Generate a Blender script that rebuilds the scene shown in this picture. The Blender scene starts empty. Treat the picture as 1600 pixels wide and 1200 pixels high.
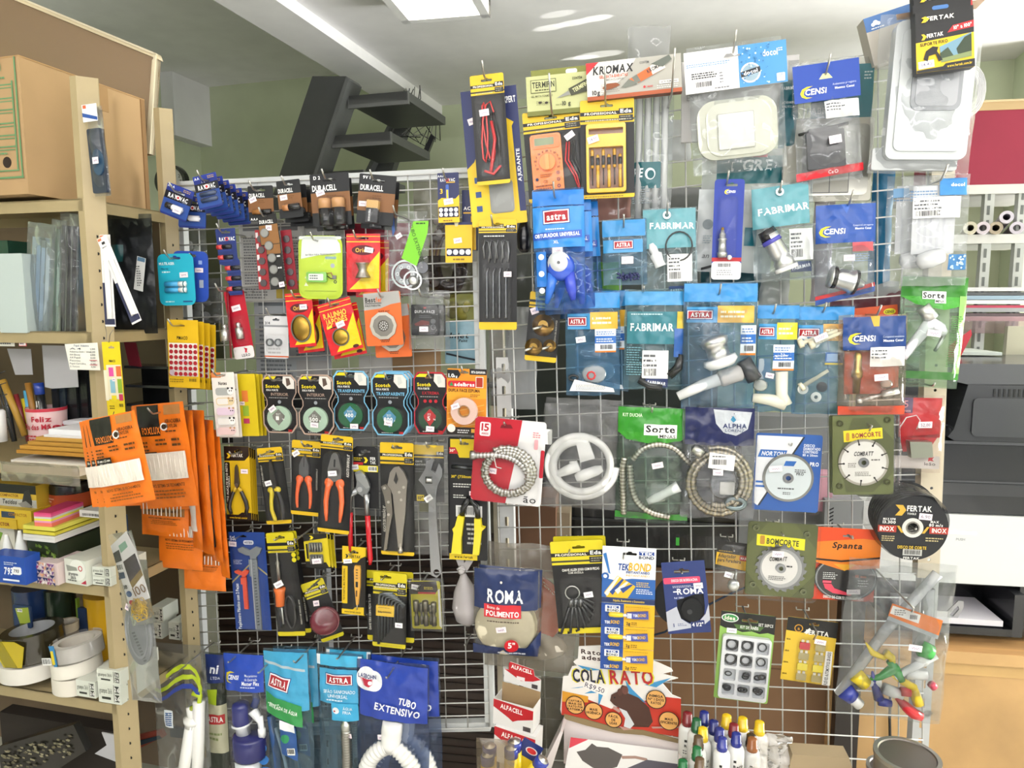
import bpy, bmesh, math, random
from mathutils import Vector as Vec, Matrix, noise
from mathutils.geometry import tessellate_polygon
random.seed(7)
C = bpy.context.scene.collection
SC = bpy.context.scene
# ---------------------------------------------------------------- camera
F = 1110.0                                   # focal length in pixels of a 1600 px wide frame
PITCH = math.radians(6.5)
EYE = Vec((0, 0, 1.6))
cd = bpy.data.cameras.new('camera'); cam = bpy.data.objects.new('camera', cd); C.objects.link(cam)
cam.location = EYE; cam.rotation_euler = (math.pi/2 - PITCH, 0, 0)
cd.sensor_width = 36; cd.lens = F/1600*36; cd.clip_start = .05
SC.camera = cam
FWD = Vec((0, math.cos(PITCH), -math.sin(PITCH))); UP = Vec((0, math.sin(PITCH), math.cos(PITCH)))
def ray(x, y): return Vec(((x-800)/F, 0, 0)) + UP*((600-y)/F) + FWD
def hit(x, y, n, p0):
    d = ray(x, y); return EYE + d*((Vec(p0)-EYE).dot(n)/d.dot(n))
def PY(x, y, Y): return hit(x, y, Vec((0, 1, 0)), (0, Y, 0))          # point at world depth Y
def PZ(x, y, z): return hit(x, y, Vec((0, 0, 1)), (0, 0, z))          # point at height z
KP = -math.atan(.15)                          # the display grid is turned by this yaw
NP = Vec((math.sin(KP), -math.cos(KP), 0))
GP = Vec((0, 1.7, 0))
def PG(x, y, off=0): return hit(x, y, NP, GP + NP*(off/1000))         # point off mm in front of the grid
RY = math.radians(-16)                        # the room is turned by this yaw
RR = Vec((math.cos(RY), math.sin(RY), 0)); RD = Vec((-math.sin(RY), math.cos(RY), 0))
def room(a, d, z): return RR*a + RD*d + Vec((0, 0, z))
def PW(x, y, d): return hit(x, y, RD, RD*d)   # point on a plane across the room, d deep
# ---------------------------------------------------------------- world, daylight, fill lights, exposure
w = bpy.data.worlds.new('world'); SC.world = w; w.use_nodes = True
bg = w.node_tree.nodes['Background']; bg.inputs[0].default_value = (.93, .96, 1, 1); bg.inputs[1].default_value = .5
SC.view_settings.view_transform = 'Standard'; SC.view_settings.look = 'None'
SC.view_settings.gamma = 1; SC.view_settings.use_curve_mapping = False
SC.view_settings.exposure = -0.24
SC.cycles.transparent_max_bounces = 24; SC.cycles.max_bounces = 6; SC.cycles.diffuse_bounces = 3
SC.cycles.glossy_bounces = 2; SC.cycles.transmission_bounces = 3; SC.cycles.caustics_reflective = False; SC.cycles.caustics_refractive = False
def area(name, loc, target, sx, sy, power, col=(1, 1, 1)):
    l = bpy.data.lights.new(name, 'AREA'); l.shape = 'RECTANGLE'; l.size = sx; l.size_y = sy; l.energy = power; l.color = col
    o = bpy.data.objects.new(name, l); C.objects.link(o); o.location = loc
    o.rotation_euler = (Vec(target)-Vec(loc)).to_track_quat('-Z', 'Y').to_euler(); return o
area('shopfront_daylight', (2.9, -1.9, 1.75), (.1, 1.7, 1.25), 2.6, 1.9, 22, (1, .985, .95))
area('doorway_daylight', (-.9, -2.3, 1.9), (0, 1.7, 1.3), 2.2, 1.6, 8, (.97, .985, 1))
area('floor_bounce_fill', (.7, -.9, .06), (.7, -.8, 3), 3.6, 2.4, 26, (1, .98, .95))  # added fill at floor level, imitates light bounced up to the ceiling
area('ceiling_fill', (.0, -1.4, 1.85), (.0, -1.0, 4), 4.4, 1.2, 250, (1, .985, .98))  # added unseen fill behind the camera, turned upwards to brighten the ceiling
area('side_window_daylight', room(4.2, 3.0, 1.0), room(.3, 2.9, 2.4), 1.3, 1.5, 310, (1, .99, 1))
def glint(x, y, zc, ang, power):              # sun thrown on the ceiling by something shiny outside
    q = PZ(x, y, zc); l = bpy.data.lights.new('sun_glint', 'SPOT'); l.energy = power*2; l.spot_size = math.radians(ang); l.spot_blend = .5; l.shadow_soft_size = .002; l.color = (1, .98, .93)
    o = bpy.data.objects.new('sun_glint', l); C.objects.link(o); src = room(q.dot(RR)+3.3, q.dot(RD)-.5, 1.15); o.location = src; o.rotation_euler = (q-src).to_track_quat('-Z', 'Y').to_euler()
# ---------------------------------------------------------------- materials
MC = {}
def lin(h):
    h = h.lstrip('#'); r = [int(h[i:i+2], 16)/255 for i in (0, 2, 4)]
    return tuple((c/12.92 if c <= .04045 else ((c+.055)/1.055)**2.4) for c in r) + (1,)
def M(key):
    """'#rrggbb' print on card; g: glossy plastic; m: metal; d: matte; w: wood; cb: corrugated board; s: painted steel;
    f<haze>: see-through film with that much haze in percent; b: clear blister; e<strength>: lamp"""
    if key in MC: return MC[key]
    t, col = key.split('#'); t = t.rstrip(':'); col = lin(col)
    m = bpy.data.materials.new(key.replace('#', '').replace(':', '_')); m.use_nodes = True
    N = m.node_tree.nodes; L = m.node_tree.links; p = N['Principled BSDF']; p.inputs['Base Color'].default_value = col
    def noise_bump(scale, strength, dist=.001, detail=3):
        tc = N.new('ShaderNodeTexCoord'); n = N.new('ShaderNodeTexNoise'); n.inputs['Scale'].default_value = scale; n.inputs['Detail'].default_value = detail
        L.new(tc.outputs['Object'], n.inputs['Vector']); b = N.new('ShaderNodeBump'); b.inputs['Strength'].default_value = strength; b.inputs['Distance'].default_value = dist
        L.new(n.outputs['Fac'], b.inputs['Height']); return n, b
    def tint(n, a, c2):
        r = N.new('ShaderNodeMix'); r.data_type = 'RGBA'; r.inputs[6].default_value = col; r.inputs[7].default_value = c2
        mp = N.new('ShaderNodeMapRange'); mp.inputs[1].default_value = .35; mp.inputs[2].default_value = .75; mp.inputs[4].default_value = a
        L.new(n.outputs['Fac'], mp.inputs[0]); L.new(mp.outputs[0], r.inputs[0]); L.new(r.outputs[2], p.inputs['Base Color'])
    if t.startswith('f') or t == 'b':
        haze = .015 if t == 'b' else int(t[1:] or 8)/100*(.55 if int(t[1:] or 8) < 25 else .9)
        tr = N.new('ShaderNodeBsdfTransparent'); tr.inputs[0].default_value = tuple(1-(1-c)*.55 for c in col[:3])+(1,)
        df = N.new('ShaderNodeBsdfDiffuse'); df.inputs[0].default_value = col
        gl = N.new('ShaderNodeBsdfGlossy'); gl.inputs['Roughness'].default_value = .1 if t == 'b' else .12
        lw = N.new('ShaderNodeLayerWeight'); lw.inputs[0].default_value = .28
        mp = N.new('ShaderNodeMapRange'); mp.inputs[1].default_value = 0; mp.inputs[2].default_value = 1; mp.inputs[3].default_value = 0 if t == 'b' else .014; mp.inputs[4].default_value = .3 if t == 'b' else .7
        if t != 'b':
            n, b = noise_bump(17, 1, .014, 2); n.noise_type = 'RIDGED_MULTIFRACTAL'; L.new(b.outputs[0], gl.inputs['Normal']); L.new(b.outputs[0], lw.inputs['Normal'])
        m1 = N.new('ShaderNodeMixShader'); m1.inputs[0].default_value = haze; L.new(tr.outputs[0], m1.inputs[1]); L.new(df.outputs[0], m1.inputs[2])
        m2 = N.new('ShaderNodeMixShader'); L.new(lw.outputs['Fresnel'], mp.inputs[0]); L.new(mp.outputs[0], m2.inputs[0])
        L.new(m1.outputs[0], m2.inputs[1]); L.new(gl.outputs[0], m2.inputs[2]); L.new(m2.outputs[0], N['Material Output'].inputs[0]); N.remove(p)
    elif t.startswith('e'):
        p.inputs['Emission Color'].default_value = col; p.inputs['Emission Strength'].default_value = float(t[1:])
    elif t == 'm':
        p.inputs['Metallic'].default_value = .92; p.inputs['Roughness'].default_value = .3; n, b = noise_bump(60, .12); L.new(b.outputs[0], p.inputs['Normal'])
    elif t == 'g':
        p.inputs['Roughness'].default_value = .25; p.inputs['Coat Weight'].default_value = .25
    elif t == 'h':                            # printed shiny foil of a bag
        p.inputs['Roughness'].default_value = .28; n, b = noise_bump(34, .5, .005, 2); L.new(b.outputs[0], p.inputs['Normal'])
    elif t == 'd':
        p.inputs['Roughness'].default_value = .85; n, b = noise_bump(7, .1); tint(n, .25, tuple(c*.7 for c in col[:3])+(1,))
    elif t == 's':
        p.inputs['Roughness'].default_value = .45; n, b = noise_bump(14, .08); tint(n, .35, tuple(c*.72 for c in col[:3])+(1,)); n.inputs['Detail'].default_value = 8
    elif t == 'cb':
        p.inputs['Roughness'].default_value = .9; n, b = noise_bump(9, .1); tint(n, .3, tuple(c*.75 for c in col[:3])+(1,))
    elif t == 'w':
        p.inputs['Roughness'].default_value = .42; n, b = noise_bump(3, .05); tint(n, .9, tuple(c*.6 for c in col[:3])+(1,)); n.inputs['Detail'].default_value = 6
        mpn = N.new('ShaderNodeMapping'); mpn.inputs['Scale'].default_value = (1, 1, 14); L.new(n.inputs['Vector'].links[0].from_socket, mpn.inputs[0]); L.new(mpn.outputs[0], n.inputs['Vector'])
    else:
        p.inputs['Roughness'].default_value = .42; p.inputs['Specular IOR Level'].default_value = .4
    MC[key] = m; return m
# ---------------------------------------------------------------- letter shapes, made once
GL = {}
def _glyphs():
    for bold in (0, 1):
        for ch in 'ABCDEFGHIJKLMNOPQRSTUVWXYZabcdefghijklmnopqrstuvwxyz0123456789.,:-+/"\'%$()&*ÃÇÁÉÊÍÓÔÚãçáéêíóúº!°':
            cu = bpy.data.curves.new('t', 'FONT'); cu.body = ch; cu.size = 1; cu.resolution_u = 2; cu.offset = .028 if bold else .004
            o = bpy.data.objects.new('t', cu); C.objects.link(o)
            GL[ch, bold] = [o]
    bpy.context.view_layer.update(); dg = bpy.context.evaluated_depsgraph_get()
    for k in list(GL):
        o = GL[k][0]; me = o.evaluated_get(dg).to_mesh()
        vs = [(v.co.x, v.co.y) for v in me.vertices]; fs = [tuple(p.vertices) for p in me.polygons]
        xs = [a for a, b in vs] or [0]
        GL[k] = (vs, fs, min(xs), max(xs)); cu = o.data; bpy.data.objects.remove(o); bpy.data.curves.remove(cu)
_glyphs()
CAPH = max(b for a, b in GL['H', 0][0])
# ---------------------------------------------------------------- mesh builder
LATE = []
class Part:
    """one mesh; u, v are measured in frame pixels from the item's top left corner, z in mm towards the shop"""
    def __init__(s, it, name, label=None, parent=None):
        s.it, s.name, s.label, s.parent = it, name, label, parent
        s.v, s.f, s.m, s.sm, s.mats = [], [], [], [], []; s.lay = .25; s.surf = None; s.soft = False; s.obj = None; s.stuff = False
        it.parts.append(s)
    def mi(s, c):
        if c not in s.mats: s.mats.append(c)
        return s.mats.index(c)
    def co(s, u, v, z):
        k = s.it.s; return ((u-s.it.w/2)*k, (s.it.h/2-v)*k, z/1000)
    def add(s, vs, fs, c, smooth=False, raw=False):
        b = len(s.v); s.v += vs if raw else [s.co(*p) for p in vs]; i = s.mi(c)
        for f in fs: s.f.append([b+k for k in f]); s.m.append(i); s.sm.append(smooth)
        return s
    def poly(s, pts, z0, z1, c, holes=(), side=None):
        loops = [list(pts)] + [list(h) for h in holes]; n = sum(map(len, loops))
        flat = [p for l in loops for p in l]
        vs = [(p[0], p[1], z1) for p in flat] + [(p[0], p[1], z0) for p in flat]; fs = []
        tri = tessellate_polygon([[Vec((p[0], p[1], 0)) for p in l] for l in loops]) if holes or len(pts) > 4 else [range(len(pts))]
        a = sum(flat[i][0]*flat[(i+1) % len(loops[0])][1]-flat[(i+1) % len(loops[0])][0]*flat[i][1] for i in range(len(loops[0])))
        for t in tri:
            t = list(t); q = [flat[i] for i in t]
            ar = sum(q[i][0]*q[(i+1) % len(q)][1]-q[(i+1) % len(q)][0]*q[i][1] for i in range(len(q)))
            if ar > 0: t.reverse()
            fs.append(t); fs.append([n+i for i in reversed(t)])
        s.add(vs, fs, c); b = 0; fs = []
        for k, l in enumerate(loops):
            m = len(l)
            for i in range(m):
                q = [b+i, b+(i+1) % m, n+b+(i+1) % m, n+b+i]
                if (a > 0) == (k == 0): q.reverse()
                fs.append(q)
            b += m
        base = len(s.v)-2*n; i = s.mi(side or c)
        for f in fs: s.f.append([base+k for k in f]); s.m.append(i); s.sm.append(False)
        return s
    def rr(s, u0, v0, u1, v1, r=0, n=4):
        if r <= 0: return [(u0, v0), (u1, v0), (u1, v1), (u0, v1)]
        r = min(r, (u1-u0)/2, (v1-v0)/2); o = []
        for cx, cy, a in ((u1-r, v0+r, -90), (u1-r, v1-r, 0), (u0+r, v1-r, 90), (u0+r, v0+r, 180)):
            for i in range(n+1):
                t = math.radians(a+90*i/n); o.append((cx+r*math.cos(t), cy+r*math.sin(t)))
        return o
    def rect(s, u0, v0, u1, v1, z0, z1, c, r=0, holes=(), side=None): return s.poly(s.rr(u0, v0, u1, v1, r), z0, z1, c, holes, side)
    def circ(s, u, v, r, n=24, ry=None, a0=0): return [(u+r*math.cos(a0+2*math.pi*i/n), v+(ry or r)*math.sin(a0+2*math.pi*i/n)) for i in range(n)]
    def disc(s, u, v, r, z0, z1, c, hole=0, n=28, ry=None): return s.poly(s.circ(u, v, r, n, ry), z0, z1, c, [s.circ(u, v, hole, n, hole*(ry or r)/r)] if hole else ())
    def sz(s, u, v): return s.surf(u, v) if s.surf else 0
    def up(s): s.lay += .4 if s.soft else .14; return s.lay
    def flat(s, pts, c, z=None, holes=()):
        """a printed area lying on the face"""
        l = s.up()+(.3 if s.soft else 0); tri = tessellate_polygon([[Vec((p[0], p[1], 0)) for p in q] for q in [pts]+list(holes)]); q = [p for k in [pts]+list(holes) for p in k]; fs = []
        if s.soft and z is None:              # follow the curved film: split long edges
            T = [tuple(t) for t in tri]; q = list(q); mid = {}
            def half(i, j):
                k = (min(i, j), max(i, j))
                if k not in mid: mid[k] = len(q); q.append(((q[i][0]+q[j][0])/2, (q[i][1]+q[j][1])/2))
                return mid[k]
            for _ in range(8):
                out = []; done = True
                for t in T:
                    L = [math.dist(q[t[i]], q[t[(i+1) % 3]]) for i in range(3)]; i = L.index(max(L))
                    if L[i] > 5: m = half(t[i], t[(i+1) % 3]); o = t[(i+2) % 3]; out += [(t[i], m, o), (m, t[(i+1) % 3], o)]; done = False
                    else: out.append(t)
                T = out
                if done: break
            tri = T
        for t in tri:
            t = list(t); a, b, d = (q[i] for i in t)
            if (b[0]-a[0])*(d[1]-a[1])-(b[1]-a[1])*(d[0]-a[0]) > 0: t.reverse()
            fs.append(t)
        return s.add([(u, v, (s.sz(u, v) if z is None else z)+l) for u, v in q], fs, c)
    def fr(s, u0, v0, u1, v1, c, r=0):
        if s.soft and not r: return s.patch(u0, v0, u1, v1, c)
        return s.flat(s.rr(u0, v0, u1, v1, r), c)
    def patch(s, u0, v0, u1, v1, c, nu=None, nv=None, skew=0):
        l = s.up()+(.3 if s.soft else 0); nu = nu or max(2, int((u1-u0)/3.5)); nv = nv or max(2, int((v1-v0)/3.5)); vs = []; fs = []
        for j in range(nv+1):
            for i in range(nu+1):
                u = u0+(u1-u0)*i/nu; v = v0+(v1-v0)*j/nv+skew*(i/nu-.5); vs.append((u, v, s.sz(u, v)+l))
        for j in range(nv):
            for i in range(nu): a = j*(nu+1)+i; fs.append((a, a+nu+1, a+nu+2, a+1))
        return s.add(vs, fs, c, bool(s.surf))
    def text(s, t, u, v, h, c, b=1, al='c', rot=0, sx=1, sh=0, sp=.06, wid=None):
        """cap height h, (u, v) the middle (or left / right end) of the line at half cap height; wid fits the width"""
        if any((ch, b) not in GL for ch in t if ch != ' '): t = ''.join(ch if ch == ' ' or (ch, b) in GL else '-' for ch in t)
        pos = []; x = 0
        for ch in t:
            if ch == ' ': x += .32; continue
            g = GL[ch, b]; pos.append((g, x-g[2])); x += g[3]-g[2]+sp+.02
        W = max(x-sp-.02, .01); k = h/CAPH
        if wid: sx = wid/(W*k)
        x0 = {'c': -W/2, 'l': 0, 'r': -W}[al]; ca, sa = math.cos(math.radians(rot)), math.sin(math.radians(rot)); l = s.up()+(.3 if s.soft else .06); vs = []; fs = []
        for g, px in pos:
            bb = len(vs)
            for gx, gy in g[0]:
                y = (gy-CAPH/2)*k; X = (px+gx+x0)*k*sx+y*sh; U = u+X*ca-y*sa; Vv = v-(X*sa+y*ca); vs.append((U, Vv, s.sz(U, Vv)+l))
            fs += [tuple(bb+i for i in f) for f in g[1]]
        return s.add(vs, fs, c)
    def lines(s, u0, v0, u1, v1, n, c, th=None, ragged=.3, al='l'):
        """small print too fine to read: rows of short strokes"""
        st = (v1-v0)/n; th = th or st*.45; l = s.up()+(.3 if s.soft else .06); vs = []; fs = []
        for i in range(n):
            e = u1-(u1-u0)*ragged*random.random(); v = v0+(i+.5)*st; u = u0 if al == 'l' else (u0+(u1-e)/2); e = e if al == 'l' else e-(u1-e)/2*0
            while u < e-1:
                k = min(e, u+random.uniform(1.6, 4.5)*max(.6, th*.6)); b = len(vs)
                vs += [(x, y, s.sz(x, y)+l) for x, y in ((u, v+th/2), (k, v+th/2), (k, v-th/2), (u, v-th/2))]; fs.append((b, b+1, b+2, b+3)); u = k+.9
        return s.add(vs, fs, c)
    def barcode(s, u0, v0, u1, v1, bg='#f2f2ee', fg='#1c1c1e'):
        if bg: s.fr(u0, v0, u1, v1, bg)
        u = u0+(u1-u0)*.08; l = s.up()+(.3 if s.soft else .06); vs = []; fs = []; a, b_ = v0+(v1-v0)*.12, v1-(v1-v0)*.2
        while u < u1-(u1-u0)*.08:
            k = random.choice((.5, .8, 1.2)); b = len(vs); vs += [(x, y, s.sz(x, y)+l) for x, y in ((u, b_), (u+k, b_), (u+k, a), (u, a))]; fs.append((b, b+1, b+2, b+3)); u += k+random.choice((.5, .9))
        return s.add(vs, fs, fg)
    def tube(s, pts, r, c, n=8, closed=False, caps=True, alt=None):
        """a round bar through (u, v, z mm); r in px, a number or a list"""
        P = [Vec(s.co(*p)) for p in pts]; m = len(P); k = s.it.s; vs = []; fs = []; prev = None
        for i, p in enumerate(P):
            t = (P[(i+1) % m]-P[i-1]) if closed or 0 < i < m-1 else (P[1]-P[0] if i == 0 else P[-1]-P[-2])
            t = t.normalized() if t.length > 1e-9 else Vec((0, 1, 0))
            if prev is None: a = t.cross(Vec((.13, .21, 1))).normalized()
            else: a = prev-t*prev.dot(t); a = a.normalized() if a.length > 1e-6 else t.orthogonal().normalized()
            prev = a; b = t.cross(a); R = (r[i] if isinstance(r, (list, tuple)) else r)*k
            vs += [tuple(p+a*(R*math.cos(2*math.pi*j/n))+b*(R*math.sin(2*math.pi*j/n))) for j in range(n)]
        for i in range(m if closed else m-1):
            for j in range(n): q = (i+1) % m; fs.append((i*n+j, i*n+(j+1) % n, q*n+(j+1) % n, q*n+j))
        if caps and not closed: fs += [tuple(reversed(range(n))), tuple(range((m-1)*n, m*n))]
        if alt:                               # every other ring in a darker metal: painted shade between the ribs
            base = len(s.v); k = s.mi(alt); odd = [f for i, f in enumerate(fs) if (i//n) % 2]; s.add(vs, [f for i, f in enumerate(fs) if not (i//n) % 2], c, True, True)
            for f in odd: s.f.append([base+q for q in f]); s.m.append(k); s.sm.append(True)
            return s
        return s.add(vs, fs, c, True, True)
    def hose(s, pts, r, c, alt, step=2.6, n=10):
        """a ribbed metal hose along a smooth curve through the points"""
        P = [Vec(p) for p in pts]; P = [P[0]*2-P[1]]+P+[P[-1]*2-P[-2]]; out = []
        for a, b, d, e in zip(P, P[1:], P[2:], P[3:]):
            m = max(2, int((d-b).length/step))
            for i in range(m): t = i/m; out.append((b*2+(d-a)*t+(a*2-b*5+d*4-e)*t*t+(b*3-a-d*3+e)*t**3)*.5)
        out.append(P[-2]); return s.tube([tuple(q) for q in out], [r*(1.08 if i % 2 else .85) for i in range(len(out))], c, n, alt=alt)
    def bar(s, a, b, r, c, n=10, r1=None): return s.tube([a, b], [r, r if r1 is None else r1], c, n)
    def prof(s, a, b, pr, c, n=16):
        """turned body along a to b: pr = [(share of the way, radius px)]"""
        A, B = Vec(a), Vec(b); return s.tube([tuple(A.lerp(B, t)) for t, r in pr], [max(r, .02) for t, r in pr], c, n)
    def ball(s, u, v, z, ru, rv, rz, c, n=12):
        k = s.it.s; ctr = Vec(s.co(u, v, z)); vs = []; fs = []
        for i in range(n//2+1):
            a = math.pi*i/(n//2)
            for j in range(n): b = 2*math.pi*j/n; vs.append((ctr.x+ru*k*math.sin(a)*math.cos(b), ctr.y+rv*k*math.cos(a), ctr.z+rz/1000*math.sin(a)*math.sin(b)))
        for i in range(n//2):
            for j in range(n): fs.append((i*n+j, (i+1)*n+j, (i+1)*n+(j+1) % n, i*n+(j+1) % n))
        return s.add(vs, fs, c, True, True)
    def sheet(s, z, u0, v0, u1, v1, nu, nv, c, edge=None, back=False):
        vs = []; fs = []
        for j in range(nv+1):
            for i in range(nu+1):
                a, b = i/nu, j/nv; u, v = u0+(u1-u0)*a, v0+(v1-v0)*b
                if edge: du, dv = edge(a, b); u += du; v += dv
                vs.append((u, v, z(u, v)))
        for j in range(nv):
            for i in range(nu): a = j*(nu+1)+i; q = (a, a+nu+1, a+nu+2, a+1); fs.append(q[::-1] if back else q)
        return s.add(vs, fs, c, True)
    def bag(s, u0, v0, u1, v1, bulge, c, wr=1.6, seed=0, pin=True, ragged=1.5, backc=None, ins=.0):
        """a flat pouch: front and back sheets, puffed by bulge mm, creased by wr mm"""
        W, H = u1-u0, v1-v0; nu, nv = max(8, min(26, int(W/5))), max(8, min(34, int(H/5)))
        def zf(u, v):
            a, b = min(1, max(0, (u-u0)/W)), min(1, max(0, (v-v0)/H))
            e = (4*a*(1-a))**.7*min(1, (4*b*(1-b)*1.1))**.6
            n = noise.noise(Vec((u*.07+seed*7.3, v*.045, seed)))*wr + noise.noise(Vec((u*.16, v*.12+seed*3.1, seed+5)))*wr*.22
            return bulge*e + n*min(1, 3*e+.25) + .3
        def eg(a, b):
            n = noise.noise(Vec((a*3, b*4, seed+9)))*ragged
            return (n*(1-2*a) if a in (0, 1) else 0, n*(1 if b in (0, 1) else 0))
        s.sheet(zf, u0, v0, u1, v1, nu, nv, c, eg)
        s.sheet(lambda u, v: -.35*zf(u, v)+.2, u0, v0, u1, v1, max(4, nu//2), max(4, nv//2), backc or c, eg, True)
        s.surf = zf; s.lay = .5; s.soft = True; return s
    def blister(s, u0, v0, u1, v1, h, c='b:#ffffff', r=4, z=0, tap=2):
        """clear moulded dome with rounded rim"""
        A = s.rr(u0, v0, u1, v1, r); n = len(A); cu, cv = (u0+u1)/2, (v0+v1)/2; vs = []; fs = []
        for zz, t in ((0, 0), (h*.75, tap*.6), (h*.95, tap*1.1), (h, tap*2)):
            vs += [(cu+(p[0]-cu)*(1-2*t/max(u1-u0, 1)), cv+(p[1]-cv)*(1-2*t/max(v1-v0, 1)), z+zz) for p in A]
        for k in range(3):
            for i in range(n): fs.append((k*n+(i+1) % n, k*n+i, (k+1)*n+i, (k+1)*n+(i+1) % n))
        fs.append(tuple(reversed(range(3*n, 4*n))))
        return s.add(vs, fs, c, True)
    def grid3(s, o, ex, ey, ez, c):           # a box from a corner and three edge vectors (local metres)
        o, ex, ey, ez = Vec(o), Vec(ex), Vec(ey), Vec(ez); vs = [tuple(o+ex*i+ey*j+ez*k) for k in (0, 1) for j in (0, 1) for i in (0, 1)]
        return s.add(vs, [(0, 2, 3, 1), (4, 5, 7, 6), (0, 1, 5, 4), (2, 6, 7, 3), (0, 4, 6, 2), (1, 3, 7, 5)], c, False, True)
    def build(s):
        if s.obj or not s.v: return s.obj
        me = bpy.data.meshes.new(s.name); me.from_pydata(s.v, [], s.f)
        for c in s.mats: me.materials.append(M(c))
        me.polygons.foreach_set('material_index', s.m); me.polygons.foreach_set('use_smooth', s.sm); me.update()
        o = bpy.data.objects.new(s.name, me); C.objects.link(o); s.obj = o
        par = s.parent.build() if s.parent else s.it.root
        if par: o.parent = par
        if s.label: o['label'] = s.label
        if s.stuff: o['kind'] = 'stuff'
        if not s.it.root: s.it.solo = o; s.it.dress(o)
        return o
ITEMS = []; NOTE = {}
class Item:
    """one thing; (x, y) the frame position of its middle, w x h its size in frame pixels there, off mm before the grid (or Y the depth)"""
    def __init__(s, name, label, cat, x, y, w, h, off=30, rot=0, group=None, Y=None, yaw=0, tilt=0, base=None, solo=False, kind=None, loc=None):
        s.name, s.label, s.cat, s.group, s.kind, s.w, s.h, s.x, s.y, s.off, s.Y, s.base = name, label, cat, group, kind, w, h, x, y, off, Y, base
        Y = s.Y = Y*1.19 if Y and base is not None and base != KP else Y
        p = Vec(loc) if loc else (PY(x, y, Y) if Y is not None else PG(x, y, off)); s.p = p
        s.s = (p-EYE).dot(FWD)/F; b = KP if base is None else base
        s.rotm = Matrix.Rotation(b+math.radians(yaw), 3, 'Z') @ Matrix.Rotation(math.pi/2, 3, 'X') @ Matrix.Rotation(math.radians(rot), 3, 'Z') @ Matrix.Rotation(math.radians(tilt), 3, 'X')
        s.parts = []; s.solo = None; s.root = None; s.kids = []
        if not solo:
            s.root = bpy.data.objects.new(name, None); s.root.empty_display_size = .02; C.objects.link(s.root); s.dress(s.root)
        ITEMS.append(s)
    def dress(s, o):
        o.matrix_world = Matrix.Translation(s.p) @ s.rotm.to_4x4(); o['label'] = s.label; o['category'] = s.cat
        if s.group: o['group'] = s.group
        if s.kind: o['kind'] = s.kind
    def part(s, name, label=None, parent=None): return Part(s, name, label, parent)
    def build(s):
        for p in s.parts: p.build()
        return s
    def sticker(s, u, v, w=13, h=9, rot=0, z=None, t=None, surf=None, pink=True):
        p = s.part('price_sticker'); p.surf = surf; z = 0 if z is None else z; k = math.radians(rot)
        def tr(a, b): return (u+a*math.cos(k)+b*math.sin(k), v-a*math.sin(k)+b*math.cos(k))
        f0 = p.surf; p.surf = (lambda a, b: (f0(a, b) if f0 else 0)+z+.6)
        p.flat([tr(-w/2, -h/2), tr(w/2, -h/2), tr(w/2, h/2), tr(-w/2, h/2)], '#f3e3e6' if pink else '#f1f1ef')
        if t: p.text(t, u, v, h*.5, '#6a5f78', 0, rot=rot, wid=w*.7)
        else:
            q = [tr(-w*.3+w*.6*i/7, h*(.2 if i % 2 else -.18)*random.uniform(.5, 1.2)) for i in range(8)]
            l = p.up()
            for a, b in zip(q, q[1:]):
                d = Vec((b[0]-a[0], b[1]-a[1])); n = Vec((-d.y, d.x)).normalized()*.35
                p.add([(a[0]-n.x, a[1]-n.y, p.sz(*a)+l), (b[0]-n.x, b[1]-n.y, p.sz(*b)+l), (b[0]+n.x, b[1]+n.y, p.sz(*b)+l), (a[0]+n.x, a[1]+n.y, p.sz(*a)+l)], [(0, 1, 2, 3)], '#a08fa8')
        return s
    def hook(s, u, v, what, reach=24, tip=17, lab=None):
        """the wire hook that carries this item through (u, v)"""
        q = s.rotm @ Vec(((u-s.w/2)*s.s, (s.h/2-v)*s.s, 0)) + s.p
        wire_hook(q, s.off, what, reach, tip); return s
    def stack(s, n, dx, dy, dz, label, drot=0, group=None):
        """n more of the same behind it on the hook"""
        s.build(); out = []
        for i in range(1, n+1):
            p = PG(s.x+dx*i, s.y+dy*i, s.off+dz*i) if s.Y is None else PY(s.x+dx*i, s.y+dy*i, s.Y-dz*i/1000)
            o = copy_tree(s.root or s.solo); o.matrix_world = Matrix.Translation(p) @ (s.rotm @ Matrix.Rotation(math.radians(drot*i), 3, 'Z')).to_4x4()
            o['label'] = label[i-1] if isinstance(label, list) else label
            if group: o['group'] = group
            out.append(o)
        return out
def copy_tree(o, par=None):
    c = o.copy(); C.objects.link(c)
    if par: c.parent = par
    for ch in list(o.children):
        if not ch.name.startswith('price_sticker'): copy_tree(ch, c)
    return c
HOOKS = []
def wire_hook(q, off, what, reach=24, tip=17):
    it = Item('display_hook', 'bent zinc wire display hook '+what, 'display hook', 0, 0, 0, 0, loc=q, solo=True, group='wire display hooks on the grid')
    it.s = .001; p = it.part('display_hook'); d = -off
    p.tube([(-14, -2, d-4), (-14, 2, d-2), (-14, 2, d+3), (14, 2, d+3), (14, 2, d-2), (14, -2, d-4)], 1.6, 'm:#b9b7b2', 6)
    p.tube([(0, 2, d+3), (0, 0, d+8), (0, 0, reach*.8), (0, -1, reach), (0, -tip*.5, reach+tip*.55), (0, -tip, reach+tip)], 2.1, 'm:#b9b7b2', 7)
def hook_at(x, y, off, what, reach=24, tip=17): wire_hook(PG(x, y, off), off, what, reach, tip)
def struct(name, c, kind='structure', label=None, cat=None):
    """a piece of the building in world metres"""
    it = Item(name, label or name, cat or name, 0, 0, 0, 0, loc=(0, 0, 0), solo=True, kind=kind); it.s = 1; it.rotm = Matrix.Identity(3)
    return it, it.part(name)
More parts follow.
